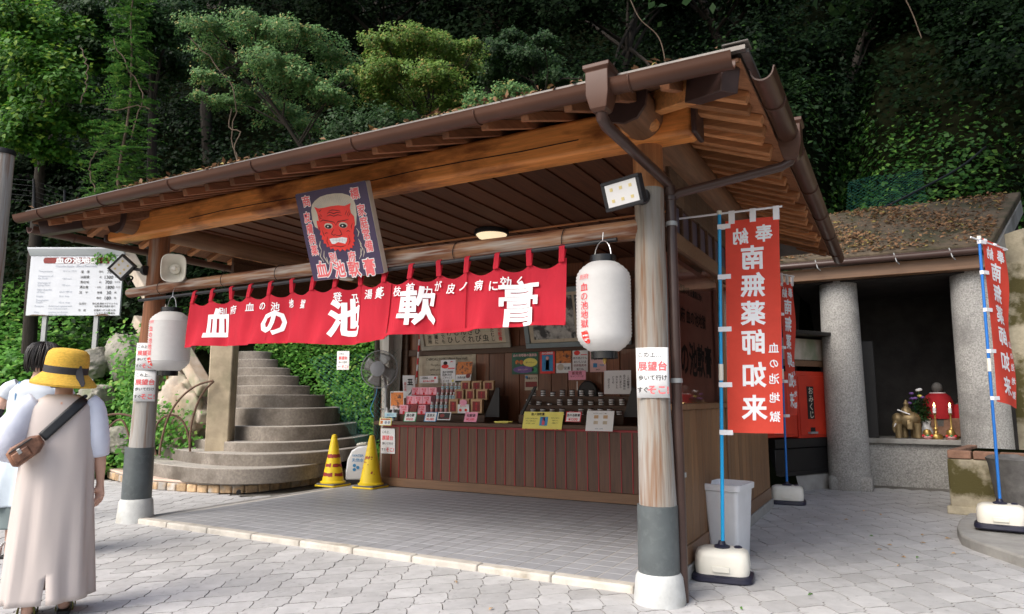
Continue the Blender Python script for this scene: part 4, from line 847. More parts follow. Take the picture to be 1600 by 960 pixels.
# planter, stone urn, raised kerb at the right
a, b = onZ(1486, 803, 0), onZ(1567, 810, 0); a.z = b.z = 0
plt = thing('brick_planter', 'mossy concrete planter with an old red brick rim', 'planter', a); e = Vector((.97, -.24, 0)); n_ = Vector((.24, .97, 0))
W_ = 1.0
obj('body', G().prism([a, a+e*W_, a+e*W_+n_*1.3, a+n_*1.3], (0, 0, .62)), M['moss'], plt, bevel=.02); obj('foot', G().prism([a-e*.03-n_*.03, a+e*W_-n_*.03, a+e*W_, a-e*.03+n_*1.3], (0, 0, .09)), M['moss'], plt, bevel=.01)
obj('soil', G().prism([a+e*.11+n_*.11+Z*.62, a+e*(W_-.1)+n_*.11+Z*.62, a+e*(W_-.1)+n_*1.2+Z*.62, a+e*.11+n_*1.2+Z*.62], (0, 0, .06)), M['soil'], plt)
for i in range(4): obj('brick', G().prism([a+e*(.01+.25*i)-n_*.008+Z*.622, a+e*(.24+.25*i)-n_*.008+Z*.622, a+e*(.24+.25*i)+n_*.1+Z*.622, a+e*(.01+.25*i)+n_*.1+Z*.622], (0, 0, .09)), M['brickred'], plt, bevel=.01)
for i in range(5): obj('brick', G().prism([a-e*.005+n_*(.11+.24*i)+Z*.622, a+e*.1+n_*(.11+.24*i)+Z*.622, a+e*.1+n_*(.335+.24*i)+Z*.622, a-e*.005+n_*(.335+.24*i)+Z*.622], (0, 0, .09)), M['brickred'], plt, bevel=.01)
p = onZ(1610, 822, 0); ur = thing('stone_urn', 'brown round stone basin at the right edge of the photo', 'basin', p)
obj('bowl', G().lathe([(.26, 0), (.30, .3), (.34, .62), (.36, .68), (.33, .70), (.30, .66), (.0, .60)], (p.x+.02, p.y, 0), 24), M['log_old'] if False else M['stonedark'], ur)
kz = [onZ(a_, b_, .0) for a_, b_ in ((1515, 815), (1500, 826), (1496, 838), (1503, 852), (1525, 862), (1560, 874), (1600, 888), (1660, 910))]
rk = struct('raised_kerb', G().prism([Vector((p.x, p.y, -.02)) for p in kz]+[Vector((kz[-1].x+.6, kz[-1].y+1.8, -.02)), Vector((kz[0].x+.9, kz[0].y+.5, -.02))], (0, 0, .11)), M['concrete'], bevel=.02, seg=3)

# ================================================================== NOREN (curtain on its rod)
NY = 4.42
rod = tag(obj('curtain_rod', G().tube([(-7.0, NY, 2.34), (-5, NY, 2.352), (-3, NY, 2.372), (-1.62, NY, 2.392)], .017, 10), M['blackpl']), 'thin dark rod under the weathered rail carrying the red shop curtain', 'rod')
nx0, nx1 = -6.10, -2.0; NT = 16; xt = [nx0+.02+(nx1-.03-nx0-.02)*i/(NT-1) for i in range(NT)]
def nztop(x): return 2.345+.03*(x-nx0)/(nx1-nx0)
def scal(x):
    for a, b in zip(xt, xt[1:]):
        if a <= x <= b: return sin(pi*(x-a)/(b-a))
    return 0
def npt(x, v):                            # v: 0 top edge of the cloth, 1 hem
    zt = nztop(x)-.075-.060*scal(x)**.7; s = (x-nx0)/(nx1-nx0)
    zb = 1.80+.012*sin(x*5)+.02*sin(x*2.2+1)-(.0 if x > -3.6 else .015)
    z = zt+(zb-zt)*v; a = .020+.05*v
    y = NY-.02+a*(sin(x*7.6+.6*sin(v*3))+.55*sin(x*15.7+v*1.5+1)+.3*sin(x*31))*.72-.05*v*v*.5+.018*scal(x)*(1-v)
    return Vector((x, y, z))
def nz2v(x, z): zt = npt(x, 0).z; zb = npt(x, 1).z; return max(0, min(1, (zt-z)/(zt-zb)))
nr = thing('noren_curtain', 'long red shop curtain with big white characters hanging from the rod', 'curtain', (-4, NY, 1.8))
for a, b in ((nx0, -3.585), (-3.60, nx1)):
    obj('cloth', G().grid(lambda u, v: npt(a+(b-a)*u, v)+Vector((0, .012 if b > -3 else 0, 0)), int((b-a)/.022), 16), M['noren'], nr, smooth=80)
obj('hem', G().grid(lambda u, v: npt(nx0+(nx1-nx0)*u, .945+.056*v)+Vector((0, -.0045, 0)), 180, 2), M['noren'], nr, smooth=80)
for x in xt:
    x = max(nx0+.022, min(nx1-.022, x)); p = npt(x, .06); g = G()
    for sy in (-.020, .020): g.add([(x-.022, NY+sy, nztop(x)+.012), (x+.022, NY+sy, nztop(x)+.012), (x+.022, p.y-.006+sy*.2, p.z), (x-.022, p.y-.006+sy*.2, p.z)], [(0, 1, 2, 3)])
    g.add([(x-.022, NY-.020, nztop(x)+.012), (x+.022, NY-.020, nztop(x)+.012), (x+.022, NY, nztop(x)+.030), (x-.022, NY, nztop(x)+.030), (x+.022, NY+.020, nztop(x)+.012), (x-.022, NY+.020, nztop(x)+.012)], [(0, 1, 2, 3), (3, 2, 4, 5)])
    obj('hanging_loop', g, M['noren'], nr, smooth=80)
for i in (2, 4, 6, 8, 10, 12, 14)[1::2]:
    x = xt[i]; obj('seam', G().grid(lambda u, v: npt(x-.006+.012*u, .05+.93*v)+Vector((0, -.004, 0)), 1, 12), M['noren'], nr)
def nput(g, s, cx, cz, size, bold, asp=1., rot=0):
    def f(x, y, z=0):
        X, Zz = cx+x*cos(rot)-y*sin(rot), cz+x*sin(rot)+y*cos(rot); p = npt(X, nz2v(X, Zz)); return p+Vector((0, -.006-z, 0))
    put(g, s, (0, 0, 0), (1, 0, 0), (0, 0, 1), size, bold, fn=f, asp=asp)
g = G()
for s, px, py, sz in (('血', 341, 506, .30), ('の', 429, 503, .27), ('池', 541, 497, .33), ('軟', 653, 478, .32), ('膏', 812, 475, .36)): p = onY(px, py, NY); nput(g, s, p.x, p.z, sz, .016 if s == '膏' else .026 if s == '軟' else .038)
for s, px, py in (('別', 347, 483), ('府', 366, 480), ('血', 395, 476), ('の', 414, 474), ('池', 432, 475), ('地', 455, 470), ('獄', 477, 471), ('登', 531, 460), ('乃', 553, 461), ('、', 563, 462), ('湯', 577, 455), ('花', 598, 452), ('入', 610, 449), ('黄', 596, 455), ('枝', 624, 451), ('首', 645, 446), ('力', 667, 450), ('が', 684, 442), ('皮', 706, 446), ('ノ', 728, 443), ('病', 751, 441), ('に', 775, 442), ('効', 792, 436), ('く', 811, 434)):
    if s in '入': continue
    p = onY(px, py, NY); nput(g, s, p.x, p.z-.028, .088, .016, rot=random.uniform(-.12, .12))
obj('lettering', g, M['print_white'], nr, smooth=0)

# ================================================================== LANTERNS
ONI = [(285, 280), (318, 292), (360, 285), (420, 270), (480, 262), (530, 265), (550, 255), (575, 242), (568, 280), (575, 320), (598, 345), (604, 400), (596, 450), (590, 480), (598, 500), (590, 520), (600, 545), (585, 555), (595, 580), (578, 580), (580, 605), (560, 600), (555, 625), (535, 610), (520, 632), (500, 615), (480, 638), (462, 618), (440, 635), (425, 612), (405, 625), (395, 600), (375, 608), (370, 580), (350, 578), (352, 550), (335, 545), (340, 515), (322, 505), (330, 480), (310, 460), (300, 410), (300, 390), (318, 395), (310, 340), (300, 310)]
def lantern(name, label, c, r, h, turn):
    c = Vector(c); t = thing(name, label, 'lantern', c-Vector((0, 0, h/2)), 'white paper lanterns on the front rail')
    def rad(z): q = abs(z)/(h/2); return r*(1-max(0, (q-.58)/.42)**2.4*.52)
    n = 27; prof = []
    for i in range(n): z0 = -h/2+h*i/n; z1 = -h/2+h*(i+1)/n; prof += [(rad(z0)-.0015, z0), (rad((z0+z1)/2)+.0045, (z0+z1)/2)]
    prof.append((rad(h/2), h/2))
    sh = obj('paper_shade', G().lathe(prof, c, 40), M['lantern'], t, smooth=60)
    for s in (-1, 1): z = s*h/2; obj('rim', G().lathe([(r*.47, z-s*.012), (r*.50, z-s*.012), (r*.50, z+s*.045), (r*.44, z+s*.045), (r*.43, z)][::s], c, 28), M['blacklac'], t)
    obj('drop', G().lathe([(.004, -h/2-.085), (.014, -h/2-.06), (.012, -h/2-.045)], c, 8), M['brass'], t)
    obj('wire_handle', G().tube([c+Vector((sin(turn+1.2)*0+cos(turn)*r*.42*cos(a), sin(turn)*r*.42*cos(a), h/2+.04+r*.62*sin(a))) for a in np.linspace(0, pi, 13)], .004, 6), M['steel'], t)
    obj('hook', G().tube([c+Vector((0, 0, h/2+.04+r*.6)), c+Vector((.006, 0, h/2+.10+r*.62)), c+Vector((0, .02, 2.43-c.z if 2.43-c.z > h/2+.15 else h/2+.17))], .003, 6), M['steel'], t)
    def wrap(z0, k=.006): return lambda x, y, z=0: c+Vector((sin(turn+x/r)*(rad(z0+y)+k+z), -cos(turn+x/r)*(rad(z0+y)+k+z), z0+y))
    for s, z, sz, m_, b_, v in (('別府', .215, .042, 'pinkink', .006, False), ('血の池地獄', -.005, .070, 'redink', .004, True)):
        g = G(); vs, fs = glyphs(s, b_, v); vs, fs = refine(vs*np.array([sz, sz*h/.70, sz]), fs, .02); f = wrap(z*h/.70); g.add([f(*q) for q in vs], fs); obj('lettering', g, M[m_], sh, smooth=0)
    f = wrap(-.245*h/.7); P = np.array([((x-445)/360*.075, -(y-440)/380*.085) for x, y in ONI[::2]]); g = G().flat([f(x, y) for x, y in P]); obj('seal', g, M['oni'], sh, smooth=0)
    f = wrap(-.245*h/.7, .008); g = G()
    for x in (-.012, .012): g.flat([f(x+.007*cos(a), .008+.005*sin(a)) for a in np.linspace(0, 2*pi, 9)[:-1]])
    g.flat([f(-.014, -.018), f(.014, -.016), f(.012, -.024), f(-.012, -.025)]); obj('seal_face', g, M['print_white'], sh, smooth=0)
cR = (onY(945, 480, NY)); lantern('paper_lantern', 'white paper lantern with red characters hanging beside the right post', (cR.x, NY-.02, 1.925), .185, .62, radians(-22))
cL = onY(268, 532, NY); lantern('paper_lantern', 'white paper lantern with red characters hanging at the left post', (cL.x+.0, NY-.02, 1.875), .195, .60, radians(-6))

# ================================================================== TRADEMARK SIGN under the main beam
tl, tr, bl = onY(463, 303, 4.10), onY(577, 281, 4.10), onY(487, 440, 4.36); br = onY(597, 428, 4.36)
tl.z = tr.z = (tl.z+tr.z)/2; bl.z = br.z = (bl.z+br.z)/2; xm0, xm1 = (tl.x+bl.x)/2, (tr.x+br.x)/2; bl.x = tl.x = xm0; tr.x = br.x = xm1
SX, SY = br-bl, tl-bl; NRM = SX.cross(SY).normalized(); sg = thing('trademark_sign', 'purple sign with a red bearded demon face hung under the main beam', 'sign', bl+SX/2)
rr = lambda u0, v0, u1, v1, r, e: [bl+SX*(cx+r*cos(a)*SY.length/SX.length)+SY*(cy+r*sin(a))+NRM*e for cx, cy, a0 in ((u0+r*1.3, v0+r, pi), (u1-r*1.3, v0+r, 1.5*pi), (u1-r*1.3, v1-r, 0), (u0+r*1.3, v1-r, pi/2)) for a in np.linspace(a0, a0+pi/2, 5)]
obj('sign_board', G().prism(rr(0, 0, 1, 1, .022, 0), -NRM*.055), M['signedge'], sg, bevel=.003); obj('sign_face', G().prism(rr(.004, .004, .996, .996, .02, .0045), -NRM*.004), M['signpurple'], sg)
def cu(x, y):                             # crop pixel of the photographed sign -> u, v
    U, Vv, d = (573, -118), (123, 730), (x-122, y-180); det = U[0]*Vv[1]-U[1]*Vv[0]
    return ((d[0]*Vv[1]-d[1]*Vv[0])/det, 1-(U[0]*d[1]-U[1]*d[0])/det)
def sp(x, y, e=.006): u, v = cu(x, y); return bl+SX*u+SY*v+NRM*e
g = G().flat([sp(x, y, .0055) for x, y in [(302, 455), (284, 445), (265, 390), (258, 310), (268, 262), (290, 232), (335, 197), (390, 178), (450, 168), (510, 166), (560, 180), (598, 212), (612, 258), (618, 330), (612, 412), (598, 430)][::-1]]); obj('mask_hair', g, M['beige'], sg, smooth=0)
g = G(); 
for i in range(26): a = pi*(1.02+i/26*.96); x, y = 440+165*cos(a), 300+125*sin(a); stroke(g, [sp(440+105*cos(a), 305+60*sin(a), .0068), sp((x+440+105*cos(a))/2, (y+305+60*sin(a))/2, .0068), sp(x, y, .0068)], .0012)
obj('mask_hair_lines', g, M['greyink'], sg, smooth=0)
obj('mask_face', G().flat([sp(x, y, .0075) for x, y in ONI[::-1]]), M['oni'], sg, smooth=0)
g = G(); g2 = G(); g3 = G()
for cx, cy in ((395, 432), (512, 420)):
    g.flat([sp(cx+34*cos(a), cy+24*sin(a), .0085) for a in np.linspace(2*pi, 0, 17)[:-1]]); g2.flat([sp(cx+27*cos(a), cy+5+17*sin(a), .0093) for a in np.linspace(2*pi, 0, 15)[:-1]]); g3.flat([sp(cx-4+6*cos(a), cy+4+6*sin(a), .0099) for a in np.linspace(2*pi, 0, 9)[:-1]])
for pts in ([(330, 402), (352, 384), (400, 392), (440, 398), (458, 425)], [(455, 425), (472, 392), (520, 382), (556, 372)], [(388, 332), (410, 318), (440, 330), (470, 318), (500, 322)], [(384, 352), (412, 340), (440, 350), (472, 338), (505, 345)], [(400, 312), (430, 300), (470, 303), (495, 308)], [(438, 455), (425, 480), (415, 494), (432, 506), (452, 498)], [(452, 505), (478, 508), (500, 495), (490, 470), (478, 452)], [(362, 500), (375, 488), (392, 490)], [(535, 470), (552, 462), (566, 470)], [(385, 520), (378, 560), (392, 592)], [(552, 500), (562, 545), (548, 580)], [(400, 600), (440, 592), (490, 598), (530, 585)], [(345, 470), (352, 500), (362, 520)], [(310, 440), (322, 452), (324, 476)], [(585, 400), (575, 430), (580, 450)]): stroke(g2, [sp(x, y, .0091) for x, y in pts], .0030)
for pts in ([(315, 345), (335, 362)], [(330, 335), (348, 360)], [(318, 365), (345, 375)], [(545, 300), (530, 340)], [(560, 305), (545, 345)], [(572, 315), (555, 350)], [(345, 300), (322, 320)]): stroke(g2, [sp(x, y, .0091) for x, y in (pts[0], ((pts[0][0]+pts[1][0])/2, (pts[0][1]+pts[1][1])/2), pts[1])], .0026)
g4 = G().flat([sp(x, y, .0085) for x, y in [(398, 538), (425, 530), (462, 527), (500, 517), (541, 522), (536, 548), (524, 571), (500, 566), (468, 560), (440, 577), (418, 578), (409, 560)][::-1]])
[obj('mask_eye', G().add(g.v[k*16:k*16+16], [tuple(range(16))]), M['beige'], sg, smooth=0) for k in (0, 1)]; obj('mask_lines', g2, M['ink'], sg, smooth=0); obj('mask_pupils', g3, M['white'], sg, smooth=0); obj('mask_teeth', g4, M['white'], sg, smooth=0)
g = G()
for x in (430, 455, 480, 505, 525): stroke(g, [sp(x, 526, .0092), sp(x-3, 545, .0092), sp(x+2, 566, .0092)], .0012)
stroke(g, [sp(408, 548, .0092), sp(460, 545, .0092), sp(530, 538, .0092)], .0012); obj('mask_tooth_lines', g, M['greyink'], sg, smooth=0)
for pts in ([(322, 560), (314, 600), (330, 640)], [(328, 640), (316, 690), (345, 735)], [(350, 640), (345, 690), (380, 750)], [(612, 440), (632, 470), (622, 508)], [(626, 525), (645, 565), (640, 590)], [(636, 560), (655, 600), (640, 645)], [(665, 600), (668, 630), (660, 670)], [(640, 600), (645, 650), (628, 690)], [(368, 690), (372, 720), (382, 752)]):
    g = G(); stroke(g, [sp(x, y) for x, y in pts], .0055); obj('smoke_mark', g, M['beige'], sg, smooth=0)
gw, gr = G(), G()
def chars(s, pts, size, asp=1.):
    for ch, (x, y) in zip(s, pts):
        put(gw, ch, sp(x, y, .0), SX, SY, size, .075, eps=.006, asp=asp); put(gr, ch, sp(x, y, .0), SX, SY, size, .026, eps=.0072, asp=asp)
chars('商標', [(222, 235), (607, 165)], .095); chars('家庭常備', [(655, 295), (672, 392), (686, 482), (706, 577)], .100, .85); chars('皮膚病薬', [(222, 368), (240, 462), (254, 548), (271, 640)], .094, .85); chars('別府', [(420, 688), (571, 668)], .085)
chars('血ノ池軟膏', [(325, 800), (388, 795), (470, 785), (585, 768), (705, 748)], .150, .86)
obj('lettering_outline', gw, M['white'], sg, smooth=0); obj('lettering', gr, M['pinkink'], sg, smooth=0)
# ================================================================== LAMPS AND SPEAKER on the posts
def flood(label, c, n, roll, w, h, post_pt, coil=False):
    c, n, post_pt = Vector(c), Vector(n).normalized(), Vector(post_pt); x = n.cross(Vector((0, 0, 1))).normalized()*-1; y = n.cross(x)*-1; 
    if y.z < 0: y = -y
    x, y = x*cos(roll)+y*sin(roll), y*cos(roll)-x*sin(roll)
    t = thing('floodlight', label, 'floodlight', c, 'floodlights on the posts'); ob = lambda g, cc, a, b, d: g.obox(cc, x*a/2, y*b/2, n*d/2)
    obj('housing', ob(G(), c-n*.028, w, h, .05), M['blackpl'], t, bevel=.008); obj('rim', ob(ob(ob(ob(G(), c+y*(h/2-.012), w, .024, .02), c-y*(h/2-.012), w, .024, .02), c+x*(w/2-.012), .024, h-.05, .02), c-x*(w/2-.012), .024, h-.05, .02), M['blackpl'], t, bevel=.004)
    pn = obj('panel', ob(G(), c, w*.82, h*.76, .008), M['led'], t); g = G()
    for i in (-1, 0, 1):
        for j in (-.5, .5): g.obox(c+x*i*w*.25+y*j*h*.38+n*.006, x*.010, y*.010, n*.002)
    obj('led_chip', g, M['ledchip'], pn); g = G()
    for i in range(7): ob(g, c-n*.065+x*(i-3)*w*.11, .008, h*.7, .035)
    obj('cooling_fin', g, M['blackpl'], t)
    j = c-n*.09+(post_pt-c).normalized()*.05; obj('arm', G().tube([c-n*.05, j, post_pt], .018, 10), M['blackpl'], t); d = (post_pt-j).normalized(); obj('mount', G().lathe([(.055, -.03), (.058, -.01), (.05, .012)], post_pt, 16, d), M['blackpl'], t)
    if coil: obj('cord_coil', G().tube([c-n*.08+Vector((.05*cos(a)+.09, .02*sin(a*2), -.15+.05*sin(a))) for a in np.linspace(0, 2*pi, 20)[:-1]], .009, 6, closed=True), M['cable'], t)
pR = onY(972, 302, 4.12); flood('black square floodlight with six lamps clamped to the right post', pR, (-.20, -1, -.30), radians(3), .285, .195, (-1.42, 4.40, 2.66))
pL = onY(190, 418, 4.45); flood('tilted diamond shaped floodlight on a black arm at the left post', pL, (.60, -.85, -.12), radians(47), .23, .20, (-7.14, 4.56, 2.70), True)
c = onY(271, 419, 4.36); d = Vector((.74, -.70, -.06)).normalized(); x = d.cross(Vector((0, 0, 1))).normalized()*-1; y = x.cross(d)
spk = thing('horn_speaker', 'cream rounded horn loudspeaker sitting on the rail by the left post', 'speaker', c)
def sq(k, dist, wx_, wy_): return [c+d*dist+x*(wx_*abs(cos(a))**.55*(1 if cos(a) > 0 else -1))*k+y*(wy_*abs(sin(a))**.55*(1 if sin(a) > 0 else -1))*k for a in np.linspace(0, 2*pi, 33)[:-1]]
obj('horn', G().loft([sq(.33, -.17, .12, .14), sq(.62, -.10, .12, .14), sq(.95, -.02, .12, .14), sq(1, 0, .12, .145), sq(.95, .004, .12, .145), sq(.88, -.02, .12, .14), sq(.55, -.09, .12, .14), sq(.30, -.13, .12, .14)]), M['cream'], spk, smooth=50)
obj('driver', G().lathe([(.03, -.15), (.05, -.13), (.052, -.085), (.03, -.07), (.022, -.02), (.018, -.012), (0, -.011)][::1], c+d*.0, 16, d), M['cream'], spk); obj('back_unit', G().lathe([(.05, -.26), (.055, -.25), (.055, -.17), (.04, -.16)], c, 16, d), M['cream'], spk); obj('bracket', G().tube([c-d*.16-y*.02, c-d*.16-y*.10, Vector((c.x+.02, 4.5, 2.52))], .010, 6), M['grey'], spk)
p = onZ(768, 366, 3.20); cl_ = thing('ceiling_lamp', 'round glowing ceiling lamp under the dark plank ceiling', 'ceiling lamp', p)
obj('lamp_base', G().lathe([(.20, 3.19), (.205, 3.20), (.20, 3.242)], (p.x, p.y, 0), 28), M['black'], cl_); obj('diffuser', G().lathe([(0, 3.125), (.08, 3.130), (.15, 3.155), (.18, 3.189)], (p.x, p.y, 0), 28), M['glow'], cl_)
sm = thing('spot_lamp', 'small white lamp seen just below the demon sign', 'lamp', onY(541, 437, 5.2)); c = onY(541, 437, 5.2); obj('lamp_head', G().lathe([(.02, .10), (.035, .04), (.075, 0), (.0, .012)], c, 16), M['cream'], sm); obj('stem', G().tube([c+Vector((0, 0, .09)), (c.x, c.y, 3.24)], .008, 6), M['blackpl'], sm)

# ================================================================== PAPER NOTICES of the viewpoint
NOTE = [('t', 'この上…', .42, .86, .12, M['ink']), ('t', '展望台', .5, .63, .195, M['pinkink'], False, .03), ('t', '歩いて行け', .5, .40, .115, M['ink']), ('t', 'すぐ', .2, .16, .12, M['ink']), ('t', 'そこ!', .66, .16, .19, M['pinkink'], False, .03)]
def wrapcard(name, label, cx, cy, r, z0, z1, az, w, group=None):       # paper bent round a post
    t = thing(name, label, 'notice', (cx, cy, z0), group); R_ = .24; ox, oy = cx-sin(az)*(R_-r), cy+cos(az)*(R_-r); f = lambda u, v, e: Vector((ox+sin(az+(u-.5)*w/R_)*(R_+e), oy-cos(az+(u-.5)*w/R_)*(R_+e), z0+(z1-z0)*v))
    obj('paper', G().grid(lambda u, v: f(u, v, .002), 12, 2), M['white'], t, solid=.002)
    by = {}
    for it in NOTE:
        vs, fs = glyphs(it[1], (it[7] if len(it) > 7 else .012)); vs, fs = refine(vs*it[4]*(z1-z0), fs, .02); by.setdefault(it[5].name, G()).add([f(it[2]+x/w, it[3]+y/(z1-z0), .005+z) for x, y, z in vs], fs)
    for k_, g in by.items(): obj('lettering', g, bpy.data.materials[k_], t, smooth=0)
VN = 'handwritten viewpoint notices'
wrapcard('paper_notice', 'handwritten notice taped round the right weathered post', -1.417, 4.52, .113, 1.305, 1.635, radians(14), .215, VN)
wrapcard('paper_notice', 'lower handwritten notice round the left post, below the lantern', -7.17, 4.68, .123, 1.27, 1.60, radians(48), .215, VN)
wrapcard('paper_notice', 'upper handwritten notice on the left post, half behind the lantern', -7.16, 4.68, .121, 1.605, 1.90, radians(38), .20, VN)
pxcard('paper_notice', 'handwritten notice stuck on the left end of the counter front', 'notice', 595, 669.5, 617, 709, CY-.012, M['white'], NOTE, group=VN)
a_ = onD(526, 578, 11.2); b_ = onD(545, 578, 11.1); card('paper_notice', 'crumpled handwritten notice hung on the green net over the ivy', 'notice', a_, b_, onD(527, 549, 11.2), M['white'], NOTE, group=VN)

# ================================================================== SIGNBOARD on the bank
q = [onD(52, 388, 13.5), onD(189, 393, 13.5), onD(185, 495, 13.5), onD(44, 492, 13.5)]; X = (q[1]-q[0]+q[2]-q[3]); X.z = 0; X.normalize(); ctr = sum(q, Vector())/4; W_, H_ = 1.86, 1.33
bl = ctr-X*W_/2-Z*H_/2; sgn_ = thing('information_board', 'white information board about the hot spring on two grey legs', 'sign', ctr-Z*2)
N0 = X.cross(Z)
obj('panel', G().prism([bl, bl+X*W_, bl+X*W_+Z*(H_-.13), bl+Z*(H_-.13)], -N0*.05), M['boardwhite'], sgn_, bevel=.006)
obj('hood', G().prism([bl-X*.02+Z*(H_-.126), bl-X*.02+Z*H_+N0*.10, bl-X*.02+Z*(H_+.03)+N0*.10, bl-X*.02+Z*(H_-.09)-N0*.06], X*(W_+.04)), M['boardwhite'], sgn_, bevel=.005)
for u in (.19, .74): obj('leg', G().beam(bl+X*W_*u-N0*.07-Z*1.6, bl+X*W_*u-N0*.07+Z*.1, .085, .06, N0), M['grey'], sgn_)
def S2(u, v, e=.004): return bl+X*W_*u+Z*(H_-.13)*v+N0*e
obj('rust_patch', G().flat([S2(.73, .0), S2(.9, .0), S2(.87, .02), S2(.82, .03), S2(.77, .02)]).flat([S2(.02, .0), S2(.27, .0), S2(.2, .012), S2(.08, .018)]), M['rust'], sgn_, smooth=0)
obj('title_band', G().flat([S2(.16+.02*cos(a), .925+.05*sin(a)) for a in np.linspace(pi/2, 1.5*pi, 7)]+[S2(.85, .875), S2(.85, .975)]), M['maroon'], sgn_, smooth=0)
g, g2, g3 = G(), G(), G(); put(g, '血の池地獄', S2(.50, .925), X, Z, .135, .04, asp=1.25, eps=.006)
put(g2, 'Chinoike-Jigoku  (Blood Pond Hell)', S2(.5, .83), X, Z, .058, .0)
for s, u, v in (('Temperature:', .10, .745), ('Dimensions of', .10, .665), ('the Pond:', .10, .625), ('Discharge of', .10, .55), ('Spring Heat:', .10, .51), ('Daily Quantity', .10, .435), ('of Flow:', .10, .395), ('Depth:', .10, .325), ('Presumptive', .10, .26), ('Depth:', .10, .225), ('Remarks:', .09, .16), ('Uses:', .09, .06)): put(g2, s, S2(u, v), X, Z, .050, .0, align='LEFT')
for s, u, v in (('78°C or 172°F', .36, .745), ('1300 sq.m', .36, .62), ('700 sq.m', .36, .51), ('about 1800 kl', .34, .40), ('30 m  deep', .34, .325), ('180 m  deep', .34, .22), ('Boiled mud exposed with', .24, .16), ('iron, soda and steam', .24, .12), ('ointment for diseases', .24, .06), ('of the skin, hot bath', .24, .02)): put(g2, s, S2(u, v), X, Z, .045, .0, align='LEFT')
for s, u, v, k in (('温　度', .60, .735, .06), ('池面積', .60, .645, .06), ('湧出域', .60, .56, .06), ('湧出量', .60, .475, .06), ('深　サ', .60, .385, .06), ('主成分', .60, .20, .05), ('効　能', .60, .09, .05), ('摂氏', .77, .735, .045), ('約', .77, .645, .045), ('約', .77, .56, .045), ('一日約', .75, .475, .04), ('普通', .77, .385, .05), ('推定', .77, .295, .05), ('78', .86, .735, .095), ('1300', .855, .645, .095), ('700', .86, .56, .095), ('1800', .875, .475, .095), ('30', .87, .385, .095), ('180', .86, .295, .095), ('度', .94, .735, .045), ('平方米', .955, .645, .04), ('平方米', .955, .56, .04), ('キロ', .965, .475, .045), ('米', .94, .385, .05), ('米', .94, .295, .05), ('酸化鉄 酸化マグネシウム', .84, .20, .045), ('珪酸 酸化珪素を含む', .84, .155, .045), ('皮膚病一切 火傷 水虫', .84, .09, .045), ('しもやけ 其他皮膚病', .84, .04, .045)): put(g3, s, S2(u, v), X, Z, k, .006)
obj('title', g, M['print_white'], sgn_, smooth=0); obj('lettering', g2, M['greyink'], sgn_, smooth=0); obj('lettering', g3, M['ink'], sgn_, smooth=0)
fp = obj('ivy_tendril', leafmesh('ivy_tendril', np.array([S2(.70+rng.random()*.24, .90+rng.random()*.13, .02+.03*rng.random()) for _ in range(60)]), rng.normal(size=(60, 3))*.5+np.array(N0), rng.uniform(.05, .09, 60), .7), L_['ivy']); tag(fp, 'sprig of ivy hanging over the top of the white information board', 'ivy')

tp = onD(-1, 300, 7.2); wp = thing('wooden_pole', 'tall bare log pole with a black cap at the left edge', 'pole', (tp.x, tp.y, 0))
obj('pole', G().tube([(tp.x-.03, tp.y, 0), (tp.x-.02, tp.y, 1.5), (tp.x, tp.y, 2.8), (tp.x, tp.y, 3.93)], [.12, .115, .11, .105], 18), M['log_z'], wp); obj('cap', G().lathe([(.115, 3.93), (.118, 3.95), (.113, 3.985), (0, 3.99)], (tp.x, tp.y, 0), 20), M['black'], wp)

